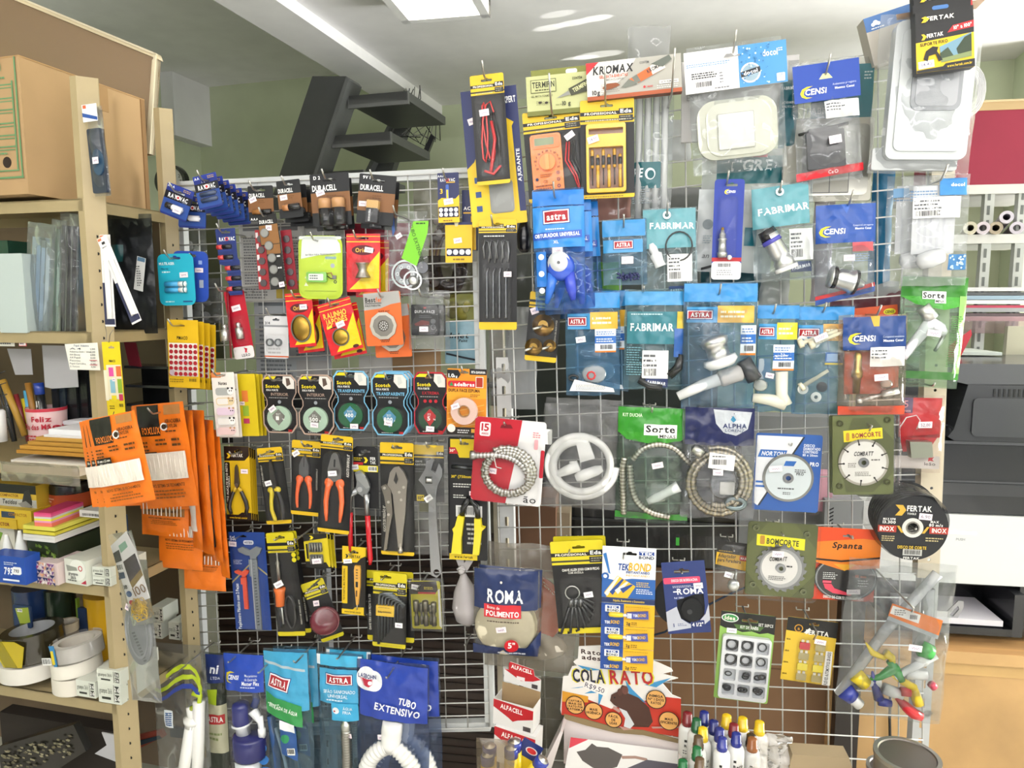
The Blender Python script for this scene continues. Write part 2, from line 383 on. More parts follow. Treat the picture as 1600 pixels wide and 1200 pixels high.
def slab(p, corners, t, c):
    """a plate from four world corners, thickened by vector t"""
    t = Vec(t); a = [Vec(q) for q in corners]; vs = [tuple(q) for q in a]+[tuple(q+t) for q in a]
    return p.add(vs, [(0, 1, 2, 3), (7, 6, 5, 4), (0, 4, 5, 1), (1, 5, 6, 2), (2, 6, 7, 3), (3, 7, 4, 0)], c, False, True)
def stick(p, a, b, wx, wy, c, up=(0, 0, 1)):
    """a rectangular bar between two world points"""
    a, b = Vec(a), Vec(b); d = (b-a).normalized(); x = d.cross(Vec(up)); x = x.normalized() if x.length > 1e-4 else Vec((1, 0, 0)); y = x.cross(d)
    o = [x*(i*wx/2)+y*(j*wy/2) for i, j in ((-1, -1), (1, -1), (1, 1), (-1, 1))]
    return p.add([tuple(a+q) for q in o]+[tuple(b+q) for q in o], [(3, 2, 1, 0), (4, 5, 6, 7), (0, 1, 5, 4), (1, 2, 6, 5), (2, 3, 7, 6), (3, 0, 4, 7)], c, False, True)
def rod(p, a, b, r, c, n=6):
    a, b = Vec(a), Vec(b); d = (b-a).normalized(); x = d.orthogonal().normalized(); y = d.cross(x)
    o = [x*(r*math.cos(2*math.pi*i/n))+y*(r*math.sin(2*math.pi*i/n)) for i in range(n)]
    return p.add([tuple(a+q) for q in o]+[tuple(b+q) for q in o], [(i, (i+1) % n, n+(i+1) % n, n+i) for i in range(n)]+[tuple(reversed(range(n))), tuple(range(n, 2*n))], c, True, True)
# ---------------------------------------------------------------- the room
DB = 3.7
ZC = PW(480, 121, DB).z; ZB = PW(660, 181, DB).z
_, p = struct('floor', 0); slab(p, [room(-3, -3, 0), room(4.5, -3, 0), room(4.5, DB, 0), room(-3, DB, 0)], (0, 0, -.1), 'd:#c9c4ba')
ZR = ZB+.045
_, p = struct('ceiling', 0); slab(p, [room(-3, -3, ZC), room(4.5, -3, ZC), room(4.5, DB, ZC), room(-3, DB, ZC)], (0, 0, .1), 'd:#f4f3f3')
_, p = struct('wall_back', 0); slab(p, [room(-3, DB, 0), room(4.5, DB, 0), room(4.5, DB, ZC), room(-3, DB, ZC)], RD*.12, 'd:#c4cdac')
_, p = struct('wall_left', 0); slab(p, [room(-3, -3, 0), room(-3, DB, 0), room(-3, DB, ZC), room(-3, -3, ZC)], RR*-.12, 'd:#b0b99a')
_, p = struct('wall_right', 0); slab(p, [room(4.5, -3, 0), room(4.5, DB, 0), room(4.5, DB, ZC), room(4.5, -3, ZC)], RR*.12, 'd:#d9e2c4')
# ceiling beam: its underside runs to the back wall between two edges found on its underside plane
_, p = struct('beam', 0)
ba = PZ(531, 119, ZB); bb = PZ(690, 178, ZB); aL = ba.dot(RR); aR = bb.dot(RR)
slab(p, [room(aL, -3, ZB), room(aR, -3, ZB), room(aR, DB, ZB), room(aL, DB, ZB)], (0, 0, ZC-ZB), 'd:#f0efee')
_, p = struct('ceiling_lower', 0, label='lower white ceiling over the right side'); slab(p, [room(aR, -3, ZR), room(4.5, -3, ZR), room(4.5, DB, ZR), room(aR, DB, ZR)], (0, 0, ZC-ZR), 'd:#f4f3f2')
_, p = struct('pillar', 0); q = PW(1590, 80, DB-.02).dot(RR)
slab(p, [room(q, DB-.25, 0), room(q+.5, DB-.25, 0), room(q+.5, DB-.25, ZC), room(q, DB-.25, ZC)], RD*.25, 'd:#dfe8cc')
# duct casing on the back wall, upper left
_, p = struct('trim_1', 0, label='pale boxed-in duct under the ceiling')
q0, q1 = PW(225, 140, DB-.3), PW(274, 211, DB-.3); a0, a1 = q0.dot(RR), q1.dot(RR)
slab(p, [room(a0-.5, DB-.3, q1.z), room(a1, DB-.3, q1.z), room(a1, DB-.3, ZC), room(a0-.5, DB-.3, ZC)], RD*.3, 'd:#dededb')
for gx, gy, ga, gp in ((860, 43, .8, 420), (895, 36, .8, 480), (930, 29, .8, 480), (872, 22, .6, 300), (905, 92, 1.3, 420), (935, 86, 1.6, 420)): glint(gx, gy, ZR, ga, gp)
# ceiling lamp, a square surface panel
pl = [PZ(613, 3, ZR-.07), PZ(735, -4, ZR-.07)]
lx = Item('ceiling_lamp', 'square white surface mounted ceiling lamp, switched on', 'ceiling lamp', 0, 0, 0, 0, loc=PZ(677, 4, ZR-.07)); lx.s = 1; lx.rotm = Matrix.Rotation(RY+.09, 3, 'Z'); lx.dress(lx.root)
b = lx.part('lamp_housing'); hw = .158
for i, j in ((-1, 0), (1, 0), (0, -1), (0, 1)):
    ex, ey = (.03, 2*hw) if i else (2*hw, .03)
    b.grid3((i*(hw-.015)-ex/2, j*(hw-.015)-ey/2, 0), (ex, 0, 0), (0, ey, 0), (0, 0, .068), 'd:#ececea')
lx.part('diffuser').grid3((-hw+.022, -hw+.022, .004), (2*hw-.044, 0, 0), (0, 2*hw-.044, 0), (0, 0, .02), 'e9#fff8ea')
for i in (1, 2):                              # two more of the same, nearer the shopfront
    o = copy_tree(lx.build().root); o.location = lx.p - RD*1.7*i + RR*(.6 if i == 2 else 0); o['label'] = 'square white ceiling lamp nearer the shopfront, switched on'; o['group'] = 'ceiling lamps near the shopfront'
# ---------------------------------------------------------------- staircase, dark painted steel
st = Item('steel_staircase', 'dark grey steel staircase rising behind the left grid', 'staircase', 0, 0, 0, 0, loc=(0, 0, 0)); st.s = 1; st.rotm = Matrix.Identity(3); st.dress(st.root)
D0 = 2.75
def SQ(pts, d0, d1, name, c='s:#454746'):
    p = st.part(name); a = [PW(x, y, d0) for x, y in pts]; t = RD*(d1-d0)
    vs = [tuple(q) for q in a]+[tuple(q+t) for q in a]; n = len(a)
    p.add(vs, [tuple(reversed(range(n))), tuple(range(n, 2*n))]+[(i, (i+1) % n, n+(i+1) % n, n+i) for i in range(n)], c, False, True); return p
SQ([(488, 119), (541, 119), (470, 330), (418, 330)], D0, D0+.05, 'stringer')
SQ([(541, 119), (545, 124), (475, 330), (470, 330)], D0-.06, D0+.05, 'stringer_flange', 's:#5c5e5d')
SQ([(618, 180), (642, 180), (590, 330), (548, 330)], D0+.55, D0+.6, 'stringer')
SQ([(610, 186), (618, 180), (548, 330), (540, 330)], D0+.5, D0+.6, 'stringer_flange', 's:#4f5150')
for y0, x0 in ((150, 545), (212, 520), (270, 480)):
    p = st.part('tread'); a = PW(x0, y0, D0-.02); b = PW(x0+(35 if y0 > 200 else 60), y0+(2 if y0 > 200 else 30), D0-.02)
    q = [a, a+RR*.26, a+RR*.26+RD*.42, a+RD*.42]; slab(p, q, (0, 0, -.035), 's:#505250')
    slab(p, [a-RR*.005, a+RR*.265, a+RR*.265-Vec((0, 0, .05)), a-RR*.005-Vec((0, 0, .05))], RD*.012, 's:#636563')
# cables hanging on the wall by the stair
cb = Item('loose_cables', 'loose black and grey cables hanging from the wall beside the stair', 'cables', 640, 220, 60, 90, Y=3.5)
for i in range(7):
    p = cb.part('cable'); x = 20+i*5; p.tube([(x+random.uniform(-6, 6)*k, -35+k*18, random.uniform(-30, 30)) for k in range(5)]+[(x+12+i*3, 52+random.uniform(-14, 10), 10), (x+28, 40-i*5, 0)], .8, ['g:#202224', 'g:#8e8f88', 'g:#3b3d3c'][i % 3], 5)
p = cb.part('adapter'); p.poly([(55, 60), (66, 38), (72, 42), (62, 64)], 0, 25, 'g:#1f2021')
# wall clock
ck = Item('wall_clock', 'round black rimmed wall clock behind the shelving', 'clock', 268, 284, 52, 52, Y=3.0)
p = ck.part('clock_rim'); p.disc(26, 26, 26, -20, 12, 'g:#17181a', hole=21.5, n=40)
p = ck.part('clock_face'); p.disc(26, 26, 22, -15, 4, '#c9cbc6', n=40); p.surf = lambda u, v: 4
for i in range(12): a = math.radians(30*i); p.text(str(i or 12), 26+16.5*math.sin(a), 26-16.5*math.cos(a), 5, '#26282a', 0)
p = ck.part('clock_hand'); p.tube([(26, 26, 6), (33, 20, 6)], .8, '#1a1a1a', 5); p.tube([(26, 26, 6), (27, 12, 6)], .6, '#1a1a1a', 5)
# ---------------------------------------------------------------- grids and uprights
def grid_panel(name, label, TL, TR, BL, BR, nu, nv, frame=(), c='s:#c4c4c0', r=.0017):
    it = Item(name, label, 'display grid', 0, 0, 0, 0, loc=(0, 0, 0)); it.s = 1; it.rotm = Matrix.Identity(3); it.dress(it.root)
    q = [PG(*k) for k in (TL, TR, BL, BR)]
    def at(a, b): return (q[0]*(1-a)+q[1]*a)*(1-b)+(q[2]*(1-a)+q[3]*a)*b
    p = it.part('wire_mesh')
    for i in range(nu+1): rod(p, at(i/nu, 0), at(i/nu, 1), r, c)
    for j in range(nv+1): rod(p, at(0, j/nv)+NP*.004, at(1, j/nv)+NP*.004, r, c)
    for nm, a, b in frame: stick(it.part(nm), at(*a)-NP*.012, at(*b)-NP*.012, .022, .024, 's:#c9ccca')
    return it
grid_panel('wire_display_grid', 'wire display grid with silver frame, left of the slotted upright', (276, 291), (742, 269), (318, 1146), (765, 1136), 14, 40,
           [('frame_rail', (0, 0), (1, 0)), ('frame_rail', (0, 1), (1, 1)), ('frame_upright', (0, 0), (0, 1)), ('frame_upright', (1, 0), (1, 1))])
grid_panel('wire_display_grid', 'wire display grid with small square cells, right of the slotted upright', (757, 178), (1452, 72), (792, 1212), (1440, 1262), 19, 30)
def slotted(name, label, a, b, wid, c, slot=None, hole=None, pitch=.05, back=.02):
    A, B = PG(*a), PG(*b); A = A-NP*back; B = B-NP*back; H = (A-B).length
    it = Item(name, label, 'shelf upright', 0, 0, 0, 0, loc=(A+B)/2, solo=True); it.s = .001; p = it.part(name); w2 = wid/2*1000; h2 = H*500
    hs = []; n = int(H/pitch)
    for i in range(n):
        v = -h2+(i+.5)*pitch*1000
        hs.append(p.rr(-slot[0]/2, v-slot[1]/2, slot[0]/2, v+slot[1]/2, 1, 1) if slot else p.circ(0, v, hole, 8))
    p.rect(-w2, -h2, w2, h2, -2, 0, c, 0, hs); p.rect(-w2, -h2, -w2+2, h2, -30, -2, c); p.rect(w2-2, -h2, w2, h2, -30, -2, c)
    ax = (A-B).normalized(); x = ax.cross(-NP).normalized(); z = x.cross(ax); it.rotm = Matrix((x*-1 if x.dot(Vec((1, 0, 0))) < 0 else x, ax, NP)).transposed(); return it
slotted('perforated_upright', 'beige perforated steel upright between the two grids', (764, 300), (786, 1230), .034, 's:#d3c8ae', hole=3.2, pitch=.045, back=.05)
slotted('slotted_upright', 'white slotted upright between the two grids', (783, 560), (798, 1230), .036, 's:#dcdcda', slot=(9, 24), pitch=.055, back=.03)
slotted('perforated_upright', 'beige perforated steel upright at the right end of the grid', (1478, 60), (1447, 900), .046, 's:#d9cdb4', hole=3.5, pitch=.055, back=-.012)
slotted('slotted_upright', 'silver slotted upright under the right end of the grid', (1463, 900), (1441, 1260), .038, 's:#c4c6c6', slot=(9, 25), pitch=.05, back=.03)
slotted('slotted_upright', 'dark grey slotted upright behind the left grid', (468, 640), (500, 1466), .034, 's:#7b7d7d', slot=(8, 22), pitch=.055, back=.09)
# ---------------------------------------------------------------- what stands behind the grids
def bbox(name, label, cat, x0, y0, x1, y1, Y, dep, c, group=None, yaw=0, rot=0, solo=True, r=0):
    """a box whose front face fills the given frame rectangle at depth Y"""
    it = Item(name, label, cat, (x0+x1)/2, (y0+y1)/2, x1-x0, y1-y0, Y=Y, yaw=yaw, rot=rot, group=group, solo=solo)
    p = it.part(name if solo else 'body'); p.rect(0, 0, it.w, it.h, -dep, 0, c, r); return it, p
it, p = bbox('wooden_counter', 'dark ribbed wooden counter behind the left grid', 'counter', 330, 815, 792, 1330, 2.15, 500, 'w:#3a2a22')
for i in range(40): p.rect(0, 4+i*13, 462, 6+i*13, 0, 3, 'w:#2a1d18')
it, p = bbox('tiled_panel', 'pale grey tiled panel standing behind the left grid', 'panel', 352, 640, 742, 807, 2.2, 20, 'd:#a9abac')
for j in range(6): p.rect(0, 2+j*31, 390, 3+j*31, 0, 1.2, 'd:#7f8284')
for j in range(6):
    for i in range(9): p.rect(18*(j % 2)+i*44, 3+j*31, 19*(j % 2)+i*44+1, 33+j*31, 0, 1, 'd:#7f8284')
def papers(name, label, cat, x0, y0, x1, y1, Y, c, ink, rows=20, rot=0, yaw=0, c2=None):
    it = Item(name, label, cat, (x0+x1)/2, (y0+y1)/2, x1-x0, y1-y0, Y, solo=True, rot=rot); p = it.part(name); p.rect(0, 0, it.w, it.h, -1, 0, c)
    if ink:
        p.lines(it.w*.06, it.h*.2, it.w*.48, it.h*.96, rows, ink); p.lines(it.w*.54, it.h*.2, it.w*.95, it.h*.7, int(rows*.7), ink)
        p.fr(it.w*.06, it.h*.05, it.w*.9, it.h*.13, ink); p.fr(it.w*.54, it.h*.74, it.w*.95, it.h*.95, c2 or '#9a9a98')
    return it
papers('newspaper', 'printed newspaper sheet behind the battery cards', 'newspaper', 372, 345, 480, 472, -14, 'd:#bdbdb9', '#6f7072', 22, c2='#b8a13e')
papers('newspaper', 'grey printed leaflet behind the sink strainers', 'newspaper', 470, 340, 540, 470, -17, 'd:#b3b4b2', '#77787a', 18)
papers('newspaper', 'printed sheet lying low behind the strainer bags', 'newspaper', 395, 460, 520, 600, -20, 'd:#9fa4a8', '#6a7075', 16)
papers('red_folder', 'dark red folder behind the yellow and red bags', 'folder', 522, 350, 645, 462, -24, 'g:#8c2438', None)
papers('cardboard_sheet', 'brown cardboard piece behind the lower strainers', 'cardboard', 600, 545, 690, 590, -16, 'cb:#a58561', None)
bbox('grey_case', 'dark grey equipment case behind the left grid', 'case', 330, 600, 745, 700, 2.3, 260, 'g:#3a3c3f')
papers('paper_sheet', 'white sheet behind the grid above the mounting tapes', 'paper', 560, 556, 612, 590, -14, 'd:#c9c8c4', None)
bbox('black_case', 'black equipment case seen through the grid', 'case', 262, 300, 350, 560, 2.25, 60, 'd:#52573f')
# office printer and boxes behind the right grid
it, p = bbox('black_printer', 'black office printer behind the hoses and the grid', 'printer', 828, 690, 1152, 885, 2.155, 320, 'g:#1d1f22', solo=False, r=6)
p.rect(6, 60, 318, 64, 0, 6, 'g:#34363a'); p.rect(6, 122, 318, 126, 0, 6, 'g:#34363a'); p.rect(170, 70, 318, 118, 0, 4, 'g:#26282b'); q = it.part('power_light', 'green power light'); q.rect(228, 148, 233, 160, 0, 5, 'e.6#3d9a3a')
it, p = bbox('cardboard_box', 'big brown cardboard carton low behind the right grid', 'box', 905, 885, 1325, 1260, 2.16, 320, 'cb:#8c6b4e'); p.rect(0, 150, 420, 152, 0, 1.5, 'cb:#6f533b')
p.poly(p.rr(84, 182, 130, 204, 8), 0, .8, 'cb:#2e2119')
bbox('cardboard_box', 'brown carton behind the white slotted upright', 'box', 800, 775, 868, 905, 2.0, 120, 'cb:#8a6650'); bbox('cardboard_box', 'pale carton edge standing by the black printer', 'box', 868, 800, 890, 900, 2.03, 80, 'cb:#b3a48c')
bbox('wooden_board', 'upright dark wooden board behind the right grid', 'board', 1310, 900, 1345, 1220, 1.97, 40, 'w:#2b2320')
bbox('dark_cabinet', 'dark cabinet face behind the pipe bags', 'cabinet', 792, 300, 1120, 685, 2.62, 300, 'g:#3c413c'); bbox('grey_shelf_box', 'grey carton stack behind the blister discs', 'box', 1160, 650, 1330, 884, 2.05, 80, 'd:#8b8d8f')
bbox('pink_carton', 'pink and white carton behind the diamond disc pack', 'box', 1268, 740, 1300, 800, 1.98, 100, 'd:#d9a4b4')
it, p = bbox('grille_unit', 'grey unit with slanted black vent slots behind the grid', 'machine', 1288, 780, 1345, 905, 1.95, 100, 'd:#8f9194')
for i in range(12): p.poly([(6, 16+i*6), (13, 12+i*6), (13, 14+i*6), (6, 18+i*6)], 0, 1, 'd:#202224')
bbox('white_carton', 'white carton behind the cutting discs', 'box', 1345, 790, 1440, 905, 1.97, 100, 'd:#dcdcda')
tc = Item('blue_cable', 'dark blue cable sagging behind the right grid', 'cable', 1090, 980, 200, 100, Y=2.13, solo=True); tc.part('blue_cable').tube([(210+0, -40, 0), (150, -10, 4), (100, 20, 8), (50, 60, 6), (0, 80, 0)], 1.6, 'g:#1f3450', 7)
tc = Item('blue_cable', 'thin blue cable behind the lower left grid', 'cable', 720, 1045, 120, 30, Y=2.13, solo=True); tc.part('blue_cable').tube([(-60, -25, 0), (0, 5, 4), (60, 16, 8), (130, 14, 6)], 1.1, 'g:#22506e', 7)
# ---------------------------------------------------------------- right side: shelves, printer, table
it = Item('steel_bookcase', 'pale steel shelving against the green wall, right edge', 'shelf', 1545, 360, 110, 500, Y=2.62)
for yy in (300, 376, 470): q = it.part('shelf_board'); q.rect(-50, yy-110-10, 160, yy-110+4, -380, 0, 's:#c6c6bf')
for xx in (55, 103): q = it.part('shelf_post'); q.rect(xx-8, 186, xx+6, 460, -30, -4, 's:#aeb1ab'); [q.rect(xx-4, 190+i*22, xx, 204+i*22, -4, -3, 's:#5d615d') for i in range(12)]
it, p = bbox('document_box', 'dark red document box on the top shelf, right edge', 'box', 1490, 172, 1690, 290, 2.61, 300, 'd:#8e2a3e')
p.rect(-2, -11, 202, 1, -295, 4, 'cb:#b79d73'); p.rect(-2, -14, 202, -11, -295, 8, 'cb:#c9b48c')
for x, y, c, l in ((1516, 356, '#d8d2b8', 'cream paper roll at the left end of the lower row'), (1536, 356, '#d9cfd6', 'pale lilac paper roll second in the lower row'), (1556, 356, '#b3a78f', 'brown paper roll third in the lower row'), (1589, 356, '#d6d0d8', 'white paper roll at the right of the lower row'), (1573, 339, '#dad5de', 'white paper roll resting on top of the row')):
    it = Item('paper_roll', l, 'paper roll', x, y, 24, 24, Y=2.6, solo=True, group='paper rolls on the shelf', yaw=-22); p = it.part('paper_roll')
    p.disc(12, 12, 9.6, -420, 0, 'd:'+c, hole=5, n=24)
for i, (y, c, h) in enumerate(((452, '#c9c9c9', 6), (459, '#4a4d50', 5), (465, '#8fa6b5', 6), (472, '#d7d8d8', 6), (479, '#b0304e', 4), (484, '#9a9b9d', 7), (492, '#5b4a4e', 5), (498, '#c4a7ab', 7))):
    it = Item('plastic_folder', 'flat plastic folder in the shelf stack, %s' % ['pale grey topmost', 'black second from top', 'blue grey third from top', 'white fourth from top', 'red fifth from top', 'grey sixth from top', 'dark seventh from top', 'pink lowest'][i], 'folder', 1545, y, 150, h, Y=2.6, solo=True, group='plastic folders stacked on the shelf')
    p = it.part('plastic_folder'); p.rect(-20+i*2, 0, 165, h, -240, 0, 'g:'+c)
it = Item('plastic_bag', 'clear plastic bag with pink rim hanging over the shelf', 'bag', 1545, 508, 130, 26, Y=2.58, solo=True); it.part('plastic_bag').bag(0, 0, 130, 26, 8, 'f20:#d9c3c6', 3, 3)
for i, (dy, c, l) in enumerate(((0, '#cdd6cf', 'pale folder on top of the printer pile'), (7, '#e6dff0', 'lilac white paper under the pale folder'), (13, '#8fbfa6', 'mint green folder at the bottom of the printer pile'))):
    it = Item('paper_folder', l, 'folder', 1520, 553+dy, 80, 6, Y=2.42, solo=True, tilt=0); p = it.part('paper_folder'); p.rect(-12, 0, 82-i*2, 5, -230, 0, 'd:'+c); 
it = Item('red_folder', 'red plastic folder standing beside the printer pile', 'folder', 1502, 545, 36, 48, Y=2.38, solo=True); it.part('red_folder').poly([(0, 20), (30, -6), (32, 2), (14, 46), (0, 44)], -4, 0, 'g:#c9273a')
it, p = bbox('leaning_board', 'pale beige board leaning on the shelf above the printer', 'board', 1575, 510, 1625, 572, 2.5, 20, 'd:#b5b29c')
# the printer: black body over a white front panel, paper tray below
it = Item('office_printer', 'large black office printer with white front panel on wooden table', 'printer', 1560, 770, 240, 400, Y=2.12)
p = it.part('body'); p.rect(-30, 125, 280, 235, -420, 0, 'g:#2c2e32', 5); p.rect(-30, 350, 280, 425, -420, -150, 'g:#151619'); p.rect(-30, 238, 280, 352, -420, -4, 'g:#202226')
p.rect(-30, 15, 30, 122, -420, -60, 'g:#1c1d20'); p.rect(-30, 64, 45, 67, -60, -40, 'g:#3a3c40'); p.rect(-30, 96, 60, 99, -60, -30, 'g:#3a3c40')
p.rect(-30, 182, 280, 185, 0, 3, 'g:#4a4c51'); p.rect(-30, 119, 280, 124, -20, 6, 'g:#55575c')
q = it.part('scanner_lid'); q.poly([(-30, -2), (280, -2), (280, 28), (62, 30), (45, 26)], -420, 10, 'g:#55575b'); q.poly([(62, 30), (280, 30), (280, 118), (48, 118), (38, 112), (46, 100)], -420, 14, 'g:#3a3c40', )
q.rect(70, 50, 280, 110, 14, 20, 'g:#47494d', 8); [q.rect(98+i*7, 36, 101+i*7, 48, 14, 16, 'g:#18191b') for i in range(10)]
q = it.part('front_panel'); q.rect(-30, 236, 280, 348, -20, 10, 'g:#d9dbda', 3); q.surf = lambda u, v: 10; q.text('PUSH', 68, 276, 4, '#80868a', 0); q.fr(48, 262, 92, 268, '#f9faf9', 3)
q = it.part('output_slot'); q.rect(-30, 186, 280, 205, -10, 5, 'g:#3b3d41'); 
q = it.part('paper_tray'); q.rect(-30, 413, 145, 425, -150, 40, 'g:#1b1c20'); q.rect(145, 356, 160, 425, -150, 40, 'g:#25262a'); q.rect(160, 348, 280, 430, -150, 10, 'g:#1d1e21')
q = it.part('paper', 'white copier paper in the tray'); q.rect(0, 402, 134, 411, -150, 30, 'd:#e6e3ea')
q = it.part('paper_guide', 'clear plastic paper guide'); q.poly([(20, 404), (20, 380), (32, 394), (52, 394), (68, 374), (76, 374), (76, 384), (68, 404)], 20, 26, 'g:#9fa0a2', [[(56, 398), (68, 382), (70, 388), (62, 400)]]); q.rect(30, 392, 53, 404, 26, 28, '#d8d8d8')
it = Item('wooden_table', 'light wooden table carrying the office printer', 'table', 1560, 1090, 260, 210, Y=2.05)
p = it.part('tabletop'); p.rect(-70, 27, 300, 46, -650, 30, 'w:#d3aa72', side='w:#cf9f68')
p = it.part('apron'); p.rect(-70, 46, 300, 70, -620, 6, 'w:#d9b274'); p = it.part('side_panel'); p.rect(-70, 70, 300, 520, -600, 0, 'w:#d3aa72')
it = Item('plywood_sheet', 'light plywood sheet behind the lower right grid', 'board', 1395, 1150, 100, 240, Y=2.0, solo=True); it.part('plywood_sheet').rect(-46, 0, 70, 240, -30, 0, 'w:#d3aa72')
it = Item('black_cable', 'black cable hanging behind the funnel bag', 'cable', 1391, 1140, 10, 60, Y=1.985, solo=True); it.part('black_cable').tube([(2, -30, 0), (3, 10, 0), (6, 50, 0), (7, 70, 0)], 2.2, 'g:#1b1b1c')
# ---------------------------------------------------------------- left shelving
SB=math.radians(-14)
A0=PY(138,420,1.55);SF=Vec((-1,.25,0)).normalized();B0=PY(262,420,1.78);SD=Vec((B0.x-A0.x,B0.y-A0.y,0))
def onshelf(y):return PY(140,y,1.55).z
sh=Item('steel_shelving_unit','beige perforated steel shelving unit crowded with stationery, left edge','shelving',0,0,0,0,loc=(0,0,0));sh.s=1;sh.rotm=Matrix.Identity(3);sh.dress(sh.root)
BE='s:#a5946e'
for(x,y)in((A0.x,A0.y),(B0.x,B0.y)):
 p=sh.part('post');far=(x==B0.x);zt=PY(138,118,1.55).z if not far else PY(243,168,1.78).z;it2=.043 if not far else.03
 o=Vec((x,y,0));a=o-SF*0
 n=Vec((SF.y,-SF.x,0));n=n if n.y<0 else-n
 t=SD.normalized()
 slab(p,[o+SF*.016,o,o+Vec((0,0,zt)),o+SF*.016+Vec((0,0,zt))],-n*.002,BE)
 rx=o+Vec((1,-.05,0)).normalized()*it2*.7
 slab(p,[o,rx+t*it2*.5,rx+t*it2*.5+Vec((0,0,zt)),o+Vec((0,0,zt))],-n*.002,BE)
 q=sh.part('bolt_holes','dark bolt holes');mid=(o+rx+t*it2*.5)/2
 for i in range(46):
  c=mid+Vec((0,0,.1+i*.0365));
  if c.z<zt-.02:rod(q,c+n*.0006,c-n*.0005,.0033,'d:#1c1916',8)
p=sh.part('post');o=Vec((A0.x,A0.y,0))+SF*1.4;slab(p,[o,o+SF*.03,o+SF*.03+Vec((0,0,2)),o+Vec((0,0,2))],(0,.002,0),BE)
SHZ=[]
for y in(310,519,733,916,1100):
 z=onshelf(y);SHZ.append(z);p=sh.part('shelf_board');a=Vec((A0.x,A0.y,z));b=a+SF*1.25;d=SD*1.0
 slab(p,[a,b,b+d,a+d],(0,0,-.003),BE)
 slab(p,[a,b,b-Vec((0,0,.026)),a-Vec((0,0,.026))],Vec((0,.003,0)),BE);slab(p,[a,a+d,a+d-Vec((0,0,.026)),a-Vec((0,0,.026))],Vec((-.003,0,0)),BE)
 slab(p,[a+d,b+d,b+d-Vec((0,0,.026)),a+d-Vec((0,0,.026))],Vec((0,.003,0)),BE)
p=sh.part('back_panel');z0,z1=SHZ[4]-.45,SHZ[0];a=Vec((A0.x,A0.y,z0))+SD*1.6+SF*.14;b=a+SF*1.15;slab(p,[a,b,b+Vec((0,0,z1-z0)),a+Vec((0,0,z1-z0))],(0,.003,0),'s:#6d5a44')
def S(name,label,cat,x0,y0,x1,y1,Y=1.36,solo=True,rot=0,group=None,yaw=0,tilt=0):
 return Item(name,label,cat,(x0+x1)/2,(y0+y1)/2,x1-x0,y1-y0,Y=Y,base=SB,solo=solo,rot=rot,group=group,yaw=yaw,tilt=tilt)
def sbox(name,label,cat,x0,y0,x1,y1,Y,dep,c,**k):
 it=S(name,label,cat,x0,y0,x1,y1,Y,**k);p=it.part(name if it.root is None else 'body');p.rect(0,0,it.w,it.h,-dep,0,c);p.surf=lambda u,v:0;return it,p
# board with pale wooden moulding leaning at the top
it=Item('framed_board','brown board in a pale wooden frame leaning above the cartons','board',130,60,270,240,Y=2.05)
p=it.part('board_panel');Q=[(-190,-112),(270,91),(258,200),(-190,210)];off=lambda q,d:[(a+d[0],b+d[1])for a,b in q]
Q=[(a-(130-135),b+60)for a,b in[(-200,-101),(258,91),(238,240),(-200,260)]]
p.poly(Q,-8,0,'g:#8f7558')
p=it.part('frame_moulding');a,b,c_,d=Q
for(m,n,k)in((a,b,(3,9)),(b,c_,(-9,-2))):
 p.poly([m,n,(n[0]+(k[0]if k[1]>0 else k[0]),n[1]+k[1]),(m[0]+k[0],m[1]+(k[1]if k[1]>0 else 9))],-8,10,'w:#ead9b4')
 p.poly([(m[0],m[1]),n,(n[0]+k[0]*.4,n[1]+k[1]*.4),(m[0]+k[0]*.4,m[1]+k[1]*.4)],-8,15,'w:#f0e2c2')
it,p=sbox('archive_box','long cardboard archive box with green printed form on the top shelf','box',-120,101,57,304,1.33,340,'cb:#ae8f66',yaw=-2,solo=False)
g='#5f8a5e'
for i,v in enumerate((38,58,75,95,113,130)):p.fr(60,v+0,160,v+2,g);p.fr(60,v+5,158,v+6.5,g)
p.fr(160,34,163,168,g);p.fr(168,0,171,178,g);p.fr(40,176,172,179,g);p.fr(40,166,164,168,g);p.lines(118,26,160,32,1,g);p.lines(100,138,160,144,1,g)
p.barcode(110,6,146,22,None,g);p.disc(139,154,8.5,0,.6,'cb:#2b1d12',n=18);p.rect(-1,-2,178,0,-340,1,'cb:#a98659')
q=it.part('side_flap','folded side flap');k=it.s;q.grid3((it.w/2*k,it.h/2*k-.058,-.225),(.0015,0,0),(0,.056,0),(0,0,.07),'cb:#9f7e54');q.grid3((it.w/2*k,-it.h/2*k,-.338),(.003,0,0),(0,it.h*k,0),(0,0,.012),'cb:#8a6a44')
# second shelf
it=S('document_sleeve','milky plastic document sleeve at the left end','folder',-10,397,44,520,1.34);it.part('document_sleeve').rect(0,0,54,123,-40,0,'g:#b4c0bd',2)
it=S('green_binder','dark green binder standing behind the milky sleeve','binder',-20,376,16,400,1.42);it.part('green_binder').rect(0,0,36,140,-60,0,'g:#14402f')
it=S('folder_bag','clear bag of pale blue folders on the second shelf','bag',36,350,88,522,1.35,rot=-8,solo=False)
q=it.part('folders');[q.rect(8+i*9,22+i*2,15+i*9,168,-60,-2,'g:'+c)for i,c in enumerate(('#aebfcb','#8aa2bb','#9fb4c9','#b9c6ce'))];it.part('bag_film').bag(0,0,54,172,8,'f14:#dfe5e4',4,1)
it=S('folder_bag','clear bag of green folders beside the blue folders','bag',76,345,104,522,1.345,rot=-7,solo=False)
q=it.part('folders');[q.rect(4+i*7,14,9+i*7,174,-60,-2,'g:'+c)for i,c in enumerate(('#2f5f4b','#9eb5a8','#1f5b41'))];it.part('bag_film').bag(0,0,28,177,8,'f14:#e5ebe8',4,2)
